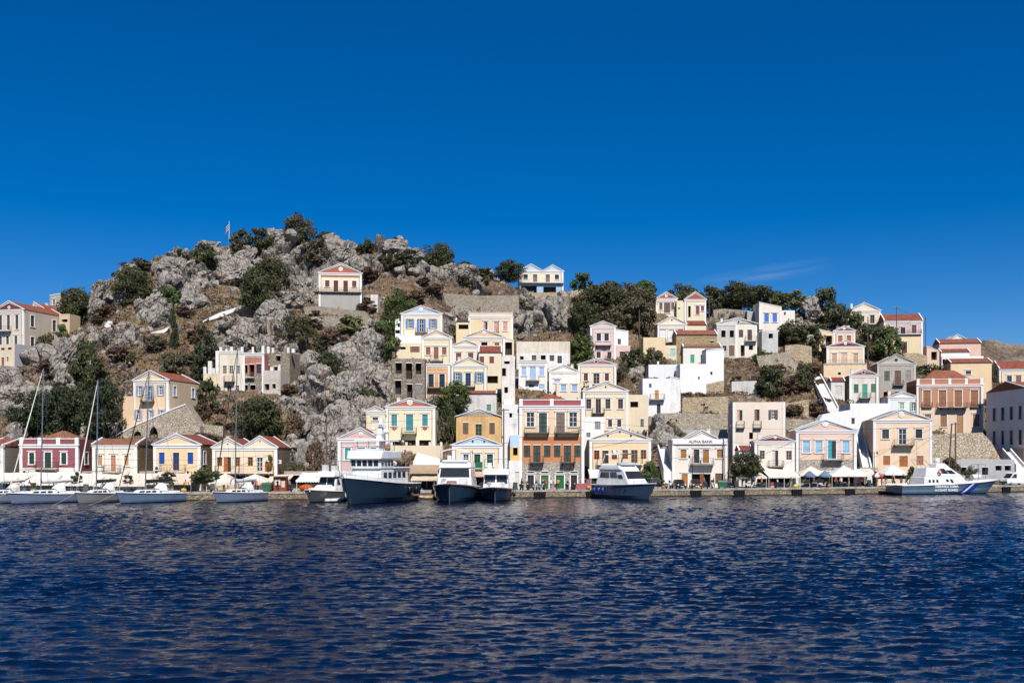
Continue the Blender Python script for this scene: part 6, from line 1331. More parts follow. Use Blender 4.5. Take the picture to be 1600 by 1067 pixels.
def blue_yacht():
    e = place('motor_yacht', 'blue hulled motor yacht with sleek white cabin pointing right', 'motor yacht', 982, QL(982, 6.8), -R_(62))
    hm = gloss('#4c6078', .14, .6); w_ = gloss(WH, .2, .5); L, B = 13.2, 4.6
    top, sh = hull(e, L, B, 2.35, 1.95, [('antifouling', paint('#10141a')), ('boot_stripe', paint('#20242a')), ('hull', hm), ('hull', hm), ('hull', hm), ('hull', hm), ('hull', hm)], rake=2.2, draft=.6, stern_w=.95, flare=.5, peak=.42)
    o, f = cab(e, 'foredeck_coachroof', 0, 5.4, 1.8, .7, 1.9, 2.75, 0, 2.4, .35, w_)
    o, f = cab(e, 'saloon', -5.6, 2.8, 2.05, 1.75, 1.9, 4.15, .4, 2.0, .35, w_)
    pane(o, f['front'], .04, .96, .45, .92)
    for sd_ in ('port', 'stbd'): pane(o, f[sd_], .1, .42, .5, .86); pane(o, f[sd_], .46, .7, .5, .86); pane(o, f[sd_], .73, .88, .46, .7)
    o, f = cab(e, 'flybridge', -5.2, .6, 1.85, 1.6, 4.12, 4.85, .3, 1.0, .1, w_)
    cab(e, 'fly_windscreen', -1.0, .2, 1.5, 1.3, 4.84, 5.25, 0, .6, .1, gloss('#b8c4ca', .1, .5))
    m = MB()
    for y in (-1.75, 1.75): m.bar((-4.6, y, 4.8), (-3.6, y * .9, 6.4), .12, .08, 6)
    m.box(-3.9, -3.3, -1.65, 1.65, 6.35, 6.5); m.build('radar_arch', w_, e)
    MB().lathe([(.02, 0), (.3, .05), (.34, .25), (.2, .45), (.02, .5)], (-3.6, 0, 6.5), 12).build('radar_dome', w_, e, True)
    m = MB(); m.grid([[(-3.6 + 3.4 * a / 5, (q_ - .5) * 3.2, 6.35 + .2 * math.sin(math.pi * q_)) for q_ in [j / 6 for j in range(7)]] for a in range(6)]).build('bimini', fabric('#e6e8ea'), e, True)
    m = MB()
    for y in (-1.5, 1.5): m.bar((-.4, y, 4.8), (-.3, y, 6.4), .03, n=5)
    m.build('bimini_frame', STEEL, e)
    pulpit(e, top, 0, 9, 25, .75)
    for i in (2, 4, 6): fender(e, top, i, -1, '#1c3478', r=.3, h=.95)
    for k in range(4): p = top[9 + 2 * k]; MB().bar((p[0], -p[1] * .97 - .02, 1.5), (p[0], -p[1] * .9, 1.5), .12, n=8).build('porthole', glass(1), e)
    m = MB(); m.bar((L / 2 - .9, -.05, 2.0), (L / 2 - 1.5, -.1, -.4), .05, n=6); m.build('anchor_chain', metal('#b8b8b8', .4), e)
blue_yacht()
def text_mesh(s, size, mat, bold=0.0):
    cu = bpy.data.curves.new('lettering', 'FONT'); cu.body = s; cu.size = size; cu.align_x = 'CENTER'; cu.align_y = 'CENTER'; cu.extrude = .015; cu.offset = bold
    t = bpy.data.objects.new('t', cu); COL.objects.link(t); bpy.context.view_layer.update()
    me = bpy.data.meshes.new_from_object(t.evaluated_get(bpy.context.evaluated_depsgraph_get())); bpy.data.objects.remove(t); me.materials.clear(); me.materials.append(mat); return me
def patrol():
    px = 1478; d = QL(px, 3.6); x = (px - 800) * d / FPX
    e = thing('patrol_boat', 'grey coast guard patrol boat with blue and white diagonal stripes alongside the quay', 'patrol boat', (x, d, 0), quay_yaw(x) * .75)
    L, B = 19.6, 4.8; hm = gloss('#6a8296', .2, .5); hm2 = gloss('#566c80', .2, .5); w_ = gloss(WH, .28, .3)
    top, sh = hull(e, L, B, 2.2, 1.45, [('antifouling', paint('#11151a')), ('boot_stripe', paint('#14181c')), ('hull', hm), ('hull', hm), ('hull', hm2), ('hull', hm2), ('sheer_stripe', gloss('#2c3a46', .3, .2))], rake=2.6, draft=.6, stern_w=.95, flare=.5, peak=.45)
    MB().grid([[(p[0], sg * p[1] * .99, p[2] + dz) for p in top] for sg in (-1,) for dz in (0, .2)]).grid([[(p[0], p[1] * .99, p[2] + dz) for p in top] for dz in (0, .2)]).build('gunwale', w_, e)
    o, f = cab(e, 'deckhouse', -5.6, 3.4, 1.95, 1.6, 1.4, 2.85, .2, 1.4, .12, w_)
    for a in (.10, .19, .28): pane(o, f['stbd'], a, a + .05, .35, .66); pane(o, f['port'], a, a + .05, .35, .66)
    pane(o, f['stbd'], .52, .58, .4, .7); pane(o, f['stbd'], .62, .68, .3, .7)
    o, f = cab(e, 'wheelhouse', -5.2, 2.2, 1.8, 1.5, 2.82, 4.35, .5, 2.4, .3, w_)
    pane(o, f['front'], .06, .94, .3, .92)
    for sd_ in ('stbd', 'port'):
        u = (lambda a, b: (a, b)) if sd_ == 'stbd' else (lambda a, b: (1 - b, 1 - a))
        pane(o, f[sd_], *u(.5, .68), .32, .86); pane(o, f[sd_], *u(.7, .9), .3, .7)
    cab(e, 'roof_pod', -2.6, .2, 1.1, .8, 4.33, 5.0, .2, .9, .2, w_)
    MB().lathe([(.02, 0), (.45, .05), (.45, .7), (.3, .85), (.02, .9)], (-1.7, 0, 4.95), 12).build('radar_dome', w_, e, True)
    m = MB()
    for y in (-1.2, 1.2): m.bar((-4.6, y, 4.3), (-5.8, y, 5.6), .04, n=5); m.bar((-3.6, y, 4.3), (-5.0, y, 5.6), .04, n=5)
    m.bar((-5.8, -1.2, 5.6), (-5.8, 1.2, 5.6), .04, n=5); m.bar((-5.4, 0, 5.0), (-5.6, 0, 8.4), .03, n=5); m.bar((-5.5, -.8, 6.6), (-5.5, .8, 6.6), .025, n=4); m.build('aerial_mast', metal('#d0d4d8', .4), e)
    m = MB()   # life ring
    m.lathe([(.30 + .1 * math.cos(t), .1 * math.sin(t)) for t in [2 * math.pi * k / 8 for k in range(9)]], n=16); m.v = [(x_ - 2.55, -1.87 + z_, y_ + 3.6) for x_, y_, z_ in m.v]; m.build('life_ring', paint('#c8402c'), e, True)
    MB().lathe([(.02, 0), (.5, 0), (.5, 1.2), (.02, 1.2)], n=10)._xf(-40, (0, 0, 0), (1, 1, 1))
    m = MB(); m.bar((4.6, -.4, 2.75), (6.2, -.4, 2.75), .42, n=12); m.build('liferaft_canister', w_, e)
    m = MB()
    for k in range(3): m.lathe([(.42, -.06), (.5, 0), (.42, .06)], (0, 0, 0), 12); m.v[-36:] = [(x_ + 2.4 + .7 * k, z_ - 1.3, y_ + 2.6) for x_, y_, z_ in m.v[-36:]]
    m.build('rope_coil', fabric('#6a6e66'), e)
    m = MB()
    for xx in (5.6, 6.9):
        for y in (-.9, .9): m.bar((xx, y, 2.0), (xx, y, 4.8), .035, n=5)
        m.bar((xx, -.9, 4.8), (xx, .9, 4.8), .035, n=5); m.bar((xx, -.9, 3.6), (xx, .9, 3.6), .03, n=5)
    for y in (-.9, .9): m.bar((5.6, y, 4.8), (6.9, y, 4.8), .035, n=5)
    m.build('searchlight_frame', metal('#9aa0a4', .4), e)
    pulpit(e, top, 0, 13, 25, .8); pulpit(e, top, 0, 0, 5, .8)
    m = MB(); m.bar((-9.6, -1.0, 1.5), (-12.6, -1.4, 1.4), .06, n=5); m.bar((-9.6, -.3, 1.5), (-12.6, -.7, 1.4), .06, n=5)
    m.hexa([(-12.6, -1.4, 1.35), (-9.6, -1.0, 1.45), (-9.6, -.3, 1.45), (-12.6, -.7, 1.35)], [(-12.6, -1.4, 1.4), (-9.6, -1.0, 1.5), (-9.6, -.3, 1.5), (-12.6, -.7, 1.4)]); m.build('gangway', metal('#b8b4ac', .5), e)
    MB().box(-11.3, -9.7, -2.0, 2.0, .35, .5).build('bathing_platform', paint('#20262c'), e)
    m = MB(); m.bar((-9.4, 0, 1.6), (-9.9, 0, 3.8), .03, n=5); m.build('flag_staff', w_, e)
    # stripes and words on the camera-side of the hull (real plates following the side)
    def side_pt(xx, f_):
        i = min(range(len(top)), key=lambda q: abs(top[q][0] - xx)); a = top[max(0, i - 1)]; c = top[min(len(top) - 1, i + 1)]
        t = 0 if c[0] == a[0] else max(0, min(1, (xx - a[0]) / (c[0] - a[0]))); bd = a[1] + (c[1] - a[1]) * t; z = a[2] + (c[2] - a[2]) * t
        s = (xx + L / 2) / L; bw = bd * (.94 - .5 * s ** 3); zz = f_ * z; v = (zz + .6) / (z + .6); return Vector((xx - 2.6 * (1 - v) * max(0, (s - .55) / .45) ** 2, -(bw * (.72 + .28 * min(1, v * 2.2)) + (bd - bw) * v ** 1.6) - .025, zz))
    for nm, x0_, w2, col in (('blue_stripe', .55, .75, '#1f3f9a'), ('white_stripe', 1.3, .55, '#f2f4f6'), ('blue_stripe', 1.85, 1.5, '#1f3f9a')):
        m = MB(); m.grid([[side_pt(x0_ + w2 * q + 2.1 * f_, .1 + .82 * f_) for q in (0, .33, .66, 1)] for f_ in [j / 6 for j in range(7)]]); m.build(nm, gloss(col, .3, .2), e)
    for s_, zz, sz in (('ΛΙΜΕΝΙΚΟ ΣΩΜΑ', .78, .54), ('H.COAST GUARD', .42, .54)):
        p = side_pt(-1.6, zz); q = side_pt(.8, zz); r0 = side_pt(-1.6, zz + .1)
        o = link('hull_lettering', text_mesh(s_, sz, gloss('#eef2f6', .3, .2), .012), e); o.location = side_pt(-1.7, zz) + Vector((0, -.03, 0)); o.rotation_euler = (math.atan2(side_pt(-1.6, zz + .15).z - p.z, -(side_pt(-1.6, zz + .15).y - p.y)) , 0, 0)
    return e
patrol()
def dinghy(label, px, off, ang, L, col, inner):
    e = place('dinghy', label, 'dinghy', px, QL(px, off), ang); m = MB(); n = 14
    path = [(L / 2 - .25, 0), (L * .3, .42), (0, .62), (-L * .45, .62)]
    pts = [(-L * .48, .6, .32), (-L * .2, .64, .32), (L * .12, .6, .36), (L * .34, .38, .46), (L * .46, .12, .55), (L * .46, -.12, .55), (L * .34, -.38, .46), (L * .12, -.6, .36), (-L * .2, -.64, .32), (-L * .48, -.6, .32)]
    m.path(pts, .2, 8); m.build('tube', gloss(col, .4, .1), e, True)
    MB().poly([(p[0], p[1], .2) for p in pts]).build('floor', paint(inner), e); MB().box(-L * .1, L * .02, -.5, .5, .36, .44).build('thwart', paint('#d8d4c8'), e)
    MB().box(-L * .5, -L * .42, -.5, .5, .1, .5).build('transom', paint(inner), e); m = MB(); m.box(-L * .58, -L * .5, -.16, .16, .35, .85); m.bar((-L * .54, 0, .4), (-L * .56, 0, -.3), .06, n=6); m.build('outboard', paint('#2a2c30'), e)
dinghy('small white inflatable dinghy floating under the navy trawler bow', 523, 9.6, math.pi * .06, 2.6, '#e8e8ea', '#9aa0a6')
dinghy('tan and red tender moored between the trawler and the wide yacht', 665, 2.6, R_(200), 3.2, '#c8a88a', '#8a4a40')
dinghy('low brown tender beside the smaller bow-on yacht', 745, 1.8, R_(170), 2.6, '#b08a6a', '#5a3a30')
# ---------------------------------------------------------------- quay life
L_ = bank
q = MB(); bw0, bw1, bh = L_['_w0'], L_['_w1'], L_['_h']
mppb = L_.location.y / FPX / S6
zs = CZ + (HY - PY('F', 414)) * L_.location.y / FPX - L_.location.z
MB().box(bw0, bw1, .02, .3, bh + .05, bh + .12).build('sign_band_top', plaster('#f6f2ea', .1), L_)
zt0 = zs
sg = MB().box(bw0 + .05, bw1 - .05, -.26, -.16, zs - .42, zs + .38).build('sign_band', plaster('#f6f2ea', .1), L_)
o = link('sign_lettering', text_mesh('ALPHA BANK', .64, paint('#24242a'), .006), sg); o.location = ((bw0 + bw1) / 2 + .1, -.28, zs - .02); o.rotation_euler = (R_(90), 0, 0); o.scale = (1.0, 1, 1)
def awning(label, px0, px1, yt, yb, col='#efe6d4', d0=3.4, d1=8.8, kind='lean', posts=2, val=.32, name='awning', group=None):
    cp = (px0 + px1) / 2; q0 = quay_ray(cp); F_, Bk = q0 + d0, q0 + d1
    o = at(cp, HY, F_); o.z = QZ; e = thing(name, label, 'awning', o, 0, group); yw = math.tan(quay_yaw(o.x) * .8)
    w2 = (px1 - px0) * F_ / FPX / 2; zb = CZ + (HY - yb) * F_ / FPX - QZ; dep = Bk - F_
    fm = fabric(col); y_ = lambda x: yw * x
    if kind == 'lean':
        zt = CZ + (HY - yt) * Bk / FPX - QZ; n = max(4, int(w2 * 1.2)); rws = []
        for a in range(6):
            t = a / 5; rws.append([(-w2 + 2 * w2 * k / n, y_(-w2 + 2 * w2 * k / n) + dep * t, zb + (zt - zb) * t - .10 * math.sin(math.pi * t) - (.06 if k % 2 else 0)) for k in range(n + 1)])
        MB().grid(rws).build('canopy', fm, e, True)
    else:
        zt = CZ + (HY - yt) * (F_ + dep * .45) / FPX - QZ; rws = []
        for t in (0, .12, .35, .6, .85, 1.0):
            k = 1 - t; zz = zb + (zt - zb) * (t ** 1.15); cyy = dep * .45
            ring = []
            for a, c in ((-1, 0), (-.33, 0), (.33, 0), (1, 0), (1, .33), (1, .66), (1, 1), (.33, 1), (-.33, 1), (-1, 1), (-1, .66), (-1, .33)):
                X, Yq = a * w2, y_(a * w2) + c * dep * .9; ring.append((X * k, cyy + (Yq - cyy) * k, zz))
            rws.append(ring)
        MB().grid(rws, True).build('canopy', fm, e)
    m = MB(); n = max(6, int(w2 * 2 / .35)); up, lo = [], []
    for k in range(n * 2 + 1):
        x = -w2 + 2 * w2 * k / (n * 2); up.append((x, y_(x) - .02, zb)); lo.append((x, y_(x) - .04, zb - val * (1.0 if k % 2 else .72)))
    m.grid([up, lo]); m.build('valance', fm, e)
    for k in range(posts):
        x = -w2 + .1 + (2 * w2 - .2) * k / max(1, posts - 1); MB().bar((x, y_(x) + .08, 0), (x, y_(x) + .08, zb), .05, n=6).build('post', paint('#d8d6d0'), e)
    return e
G1_ = None
awning('wide cream lean-to awning at the left edge below the grey gabled house', -30, 30, 738, 752, '#efe6d6')
awning('cream striped awning under the maroon house', 28, 100, 737, 755, '#f2e8da', posts=3)
awning('pale awning between the maroon and tan shuttered houses', 101, 146, 739, 756, '#f0e6d8')
awning('beige awning under the tan shuttered house', 147, 226, 739, 757, '#eadccc', posts=3)
awning('tan awning under the yellow house with blue shutters', 228, 298, 737, 754, '#e0cbb8', posts=3)
awning('white tent awning below the left pediment of the cream double house', 322, 368, 739, 754, '#e4dacb', kind='tent')
awning('white tent awning below the right pediment of the cream double house', 366, 418, 740, 752, '#e4dbcc', kind='tent')
awning('tan lean-to awning beside the small kiosk', 413, 448, 741, 752, '#ead8c4', d0=3.8)
awning('white awning at the foot of the rock spur', 463, 512, 738, 750, '#f2eee8', d0=4.2)
awning('upper brown awning right of the navy trawler', 640, 684, 727, 737, '#b39a80', d0=6.4, posts=0)
awning('lower cream awning right of the navy trawler', 642, 684, 739, 748, '#ddceb4', d0=3.8)
awning('pinkish awning between the two bow-on yachts', 738, 757, 735, 742, '#d8b8a4', d0=5)
awning('white awning beside the orange house right side', 922, 950, 733, 744, '#eeeeec', d0=4.2)
awning('scalloped white canopy left, under the small maroon pediment house', 1149, 1200, 735, 745, '#e6e0d4', posts=3)
awning('scalloped white canopy right, under the small maroon pediment house', 1199, 1252, 729, 744, '#e6dfd2', posts=3)
awning('beige peaked canopy left under the salmon house', 1248, 1299, 728, 741, '#e6d9c6', kind='tent')
awning('white peaked canopy right under the salmon house', 1297, 1355, 727, 742, '#e8e4dc', kind='tent')
awning('white canopy along the foot of the steep stairway', 1340, 1374, 732, 742, '#e2ddd2', d0=5)
def umbrella(label, px, yt, yb, wpx, col, off=3.0, n=8, col2=None, group=None):
    d = qd(px, off); o = at(px, HY, d); o.z = QZ; e = thing('parasol', label, 'umbrella', o, 0, group); r = wpx * d / FPX / 2; zb = CZ + (HY - yb) * d / FPX - QZ; zt = CZ + (HY - yt) * d / FPX - QZ
    MB().bar((0, 0, 0), (0, 0, zt), .04, n=6).build('pole', paint('#c8c0b0'), e)
    m = MB(); rr = [(r * t, zt - (zt - zb) * t ** 1.25) for t in (0.02, .35, .7, 1)]
    for j in range(n):
        m.cur = j % 2 if col2 else 0
        a0, a1 = 2 * math.pi * j / n, 2 * math.pi * (j + 1) / n
        m.grid([[(q_ * math.cos(a), q_ * math.sin(a), z) for a in (a0, a1)] for q_, z in rr + [(r, zb - .22)]])
    m.build('canopy', [fabric(col), fabric(col2 or col)], e); MB().box(-.3, .3, -.3, .3, 0, .1).build('base', paint('#8a8a88'), e)
umbrella('left of two slate blue parasols before the salmon house', 1265, 735, 743, 20, '#6a8098')
umbrella('right of two slate blue parasols before the salmon house', 1289, 735, 743, 20, '#71869c')
umbrella('large white parasol left of the patrol boat wheelhouse', 1394, 726, 740, 48, '#e6e2e0', 4)
umbrella('red and white parasol beside the patrol boat stern', 1371, 737, 743, 18, '#c84a48', 2.5, 8, '#f0e8e4')
# people: one skinned figure per pose
def person_mesh(pose, shirt, trouser, hair, skin='#b98a68'):
    J = {'pel': (0, 0, .95), 'bel': (0, .01, 1.12), 'che': (0, .02, 1.32), 'nek': (0, 0, 1.47), 'hd0': (0, -.02, 1.56), 'hd1': (0, -.03, 1.68), 'top': (0, -.01, 1.76)}
    for s, n in ((-1, 'l'), (1, 'r')):
        sw = .12 * s if pose == 'walk' else 0
        J.update({n + 'sh': (.18 * s, .02, 1.42), n + 'el': (.25 * s, .02 - sw, 1.14), n + 'wr': (.24 * s, -.1 - sw * 1.6, .93), n + 'ha': (.23 * s, -.13 - sw * 1.8, .84),
                  n + 'hip': (.1 * s, 0, .90), n + 'kn': (.11 * s, -.03 + sw, .50), n + 'an': (.11 * s, .03 + sw * 1.6, .09), n + 'to': (.13 * s, -.14 + sw * 1.6, .04)})
        if pose == 'sit': J.update({n + 'kn': (.13 * s, -.44, .93), n + 'an': (.13 * s, -.46, .52), n + 'to': (.14 * s, -.62, .48), n + 'el': (.24 * s, -.08, 1.16), n + 'wr': (.18 * s, -.32, 1.08), n + 'ha': (.15 * s, -.4, 1.06)})
    R = {'pel': .135, 'bel': .12, 'che': .14, 'nek': .055, 'hd0': .075, 'hd1': .095, 'top': .05, 'sh': .062, 'el': .042, 'wr': .032, 'ha': .038, 'hip': .09, 'kn': .06, 'an': .042, 'to': .035}
    E = [('pel', 'bel'), ('bel', 'che'), ('che', 'nek'), ('nek', 'hd0'), ('hd0', 'hd1'), ('hd1', 'top')] + [(a if a in ('che', 'pel') else n + a, n + b_) for n in 'lr' for a, b_ in (('che', 'sh'), ('sh', 'el'), ('el', 'wr'), ('wr', 'ha'), ('pel', 'hip'), ('hip', 'kn'), ('kn', 'an'), ('an', 'to'))]
    bm = bmesh.new(); sk = bm.verts.layers.skin.verify(); vv = {}
    dz = -.5 if pose == 'sit' else 0
    for k, p in J.items():
        v = bm.verts.new((p[0], p[1], p[2] + dz)); r = R.get(k) or R[k[1:]]; v[sk].radius = (r, r * (.8 if k in ('che', 'bel', 'pel') else 1)); v[sk].use_root = k == 'pel'; vv[k] = v
    for a, c in E: bm.edges.new((vv[a], vv[c]))
    me = bpy.data.meshes.new('body'); bm.to_mesh(me); bm.free(); o = bpy.data.objects.new('b', me); COL.objects.link(o)
    o.modifiers.new('s', 'SKIN'); sb = o.modifiers.new('d', 'SUBSURF'); sb.levels = 1; bpy.context.view_layer.update()
    m2 = bpy.data.meshes.new_from_object(o.evaluated_get(bpy.context.evaluated_depsgraph_get())); bpy.data.objects.remove(o)
    m2.materials.clear()
    for c in (shirt, trouser, skin, hair): m2.materials.append(paint(c, .8))
    for p in m2.polygons:
        c = p.center; z = c.z - dz; k = 0
        if z > 1.47: k = 3 if (z > 1.68 or c.y > .02) else 2
        elif abs(c.x) > .19 and z < 1.16: k = 2
        elif z < .98 or (pose == 'sit' and c.y < -.16 and abs(c.x) < .19 and z < 1.02): k = 1
        p.material_index = k; p.use_smooth = True
    return m2
def person(label, px, off, rz, pose='stand', shirt='#3a4a6a', trouser='#2a2c34', hair='#2a1e16', z=None, loc=None):
    key = ('per', pose, shirt, trouser, hair)
    me = mesh_once(key, lambda: person_mesh(pose, shirt, trouser, hair)); d = qd(px, off); p = loc or Vector(((px - 800) * d / FPX, d, QZ if z is None else z))
    return tag(link('person', me, None, p, rz), label, 'person')
person('person in blue shirt standing by the green bin near the bank', 1140, 2.2, .4, 'stand', '#2f5a9a', '#2a2a34')
person('person in dark shirt walking past the bank doors', 1115, 3.4, 1.4, 'walk', '#20242c', '#3a3c44')
person('person in yellow shirt between the bank bin and the round tree', 1142, 3.4, 2.2, 'walk', '#c8a83a', '#2c3448')
person('person in red shirt under the white peaked canopy', 1306, 3.0, .2, 'stand', '#b8382e', '#2a2c34')
person('person in white top under the white peaked canopy', 1314, 3.6, -.6, 'stand', '#e8e6e2', '#3c4a66')
person('person in pale blue shirt beside the patrol boat gangway', 1384, 3.2, .8, 'walk', '#8fb0d4', '#2a3044')
person('person in orange top beside the large white parasol', 1396, 3.4, -.4, 'stand', '#d0702c', '#3a3a40')
person('person in navy shirt left of the red and white parasol', 1366, 3.6, .3, 'stand', '#27355a', '#24262c')
person('person in white shirt standing among scooters by the orange house', 861, 2.4, .2, 'stand', '#e6e8ec', '#5a5c60')
person('person in red shirt among scooters by the orange house', 852, 2.8, -.5, 'walk', '#b84438', '#2a2c34')
person('person in pink shirt before the stone ground floor', 849, 3.6, 1.0, 'stand', '#d89aa0', '#6a5a50')
person('person in grey shirt seated on the jet ski by the navy trawler', 659, 0, 0.5, 'sit', '#b8bcc0', '#3a4250', loc=Vector(((659 - 800) * QL(659, 1.6) / FPX, QL(659, 1.6), .42)))
person('person in black standing near the small kiosk', 434, 3.0, .1, 'stand', '#1c1e24', '#2a2c30')
person('person in orange shirt aboard the yacht with the tallest mast', 401, 0, .4, 'stand', '#d0743a', '#3a3c48', loc=Vector(((400 - 800) * QL(400, 1.6) / FPX, QL(400, 1.6), 1.28)))
person('person in white shirt aboard the long white yacht', 94, 0, 1.2, 'stand', '#e6e4e0', '#3a4458', loc=Vector(((93 - 800) * QL(93, 2.6) / FPX, QL(93, 2.6), 1.22)))
person('person in dark red under the maroon house awning', 46, 3.6, -.3, 'stand', '#7a2c2c', '#2c2c34')
person('person in green shirt by the blue hulled yacht stern', 943, 1.6, .5, 'stand', '#2f8a5a', '#2a3038')
CLOTH = [('white', '#e6e6e2'), ('black', '#1a1a1e'), ('red', '#b4342c'), ('light blue', '#8ab0d8'), ('navy', '#223258'), ('green', '#3a7a4a'), ('yellow', '#d8b83c'), ('orange', '#d4742e'), ('pink', '#d890a0'), ('grey', '#8a8c90'), ('beige', '#cbb892'), ('purple', '#5a3a6a')]
ZN = [(36, 'beneath the cream striped awning'), (84, 'beneath the cream striped awning'), (112, 'beneath the pale awning'), (160, 'beneath the beige awning'), (205, 'beneath the beige awning'), (245, 'beneath the tan awning'), (290, 'beneath the tan awning'), (350, 'beneath the left tent awning'), (395, 'beneath the right tent awning'), (452, 'beside the white awning at the spur'), (500, 'beside the white awning at the spur'), (690, 'between the trawler and the wide yacht'), (815, 'by the first scooters'), (872, 'before the green stone doorway'), (915, 'by the maroon ramp'), (1028, 'left of the bank'), (1100, 'before the bank doors'), (1160, 'under the round quay tree'), (1190, 'under the left scalloped canopy'), (1215, 'under the right scalloped canopy'), (1236, 'under the right scalloped canopy'), (1258, 'under the beige peaked canopy'), (1280, 'under the beige peaked canopy'), (1326, 'under the white peaked canopy'), (1345, 'at the foot of the steep stairway'), (1378, 'beside the large white parasol'), (1408, 'behind the patrol boat stern'), (1416, 'behind the patrol boat stern')]
for k, (px, wh) in enumerate(ZN):
    cn, ch_ = CLOTH[(k * 5 + k // 12) % 12]; tn, tc_ = [('dark trousers', '#24262c'), ('jeans', '#34486a'), ('pale shorts', '#b8ac98')][k % 3]
    person('person in %s top and %s %s' % (cn, tn, wh), px, 2.2 + (k * 37 % 5) * .55, (k * 1.7) % 6.28, 'walk' if k % 3 == 0 else 'stand', ch_, tc_, ['#2a1e16', '#5a4028', '#1a1614'][k % 3])
# scooters
def scooter(label, px, off, rz, col, group='scooters parked by the orange house'):
    d = qd(px, off); e = thing('scooter', label, 'scooter', ((px - 800) * d / FPX, d, QZ), rz, group); pm = gloss(col, .2, .5)
    for x in (-.55, .62):
        m = MB(); m.lathe([(.14, -.06), (.26, -.06), (.28, 0), (.26, .06), (.14, .06)], n=12); m.v = [(a + x, c, b_ + .28) for a, b_, c in m.v]; m.build('wheel', paint('#16161a'), e)
    m = MB(); m.prism([(-.85, -.16, .55), (-.3, -.16, .35), (.2, -.16, .3), (.25, -.16, .38), (-.2, -.16, .5), (-.15, -.16, .72), (-.8, -.16, .78)], (0, .32, 0)); m.build('body', pm, e)
    MB().hexa([(.25, -.2, .3), (.4, -.14, .3), (.4, .14, .3), (.25, .2, .3)], [(.42, -.2, .95), (.52, -.1, .95), (.52, .1, .95), (.42, .2, .95)]).build('leg_shield', pm, e)
    MB().hexa([(-.8, -.15, .78), (-.15, -.14, .72), (-.15, .14, .72), (-.8, .15, .78)], [(-.82, -.13, .9), (-.18, -.1, .82), (-.18, .1, .82), (-.82, .13, .9)]).build('seat', paint('#1a1a1c', .6), e)
    m = MB(); m.bar((.62, 0, .28), (.4, 0, 1.02), .04, n=6); m.bar((.4, -.34, 1.05), (.4, .34, 1.05), .025, n=5); m.build('handlebar', paint('#2a2a2e'), e)
    MB().hexa([(.5, -.18, .98), (.52, -.18, .98), (.52, .18, .98), (.5, .18, .98)], [(.36, -.16, 1.35), (.38, -.16, 1.35), (.38, .16, 1.35), (.36, .16, 1.35)]).build('windshield', glass(1), e)
    m = MB(); m.ellipsoid((.54, 0, .9), (.06, .09, .08), 8, 6); m.build('headlight', gloss('#f0f0e8', .1, .5), e, True)
for lab, px, off, rz, col in (('dark blue scooter at the left of the orange house', 815, 2.2, -1.3, '#20304a'), ('black scooter second from the left by the orange house', 824, 2.2, -1.5, '#1c1c20'), ('white scooter before the left stone doorway', 836, 2.0, -1.2, '#dcdcdc'), ('silver scooter before the second stone doorway', 846, 1.9, -1.0, '#a8acb0'), ('navy scooter right of the green door', 886, 2.0, -1.4, '#1c2a48'), ('small dark red scooter by the maroon ramp', 898, 2.0, -1.6, '#5a2228')): scooter(lab, px, off, rz, col)
scooter('white scooter left of the parked black car', 1044, 2.0, -1.2, '#e4e4e2', 'scooters parked by the bank'); scooter('white scooter beside the bank bin', 1113, 2.0, -1.9, '#ececea', 'scooters parked by the bank')
scooter('white and red scooter under the white canopy', 1173, 2.6, -.4, '#ececea', 'scooters parked by the canopies'); scooter('red and white scooter below the slate blue parasol', 1286, 1.9, .3, '#c8c0bc', 'scooters parked by the canopies')
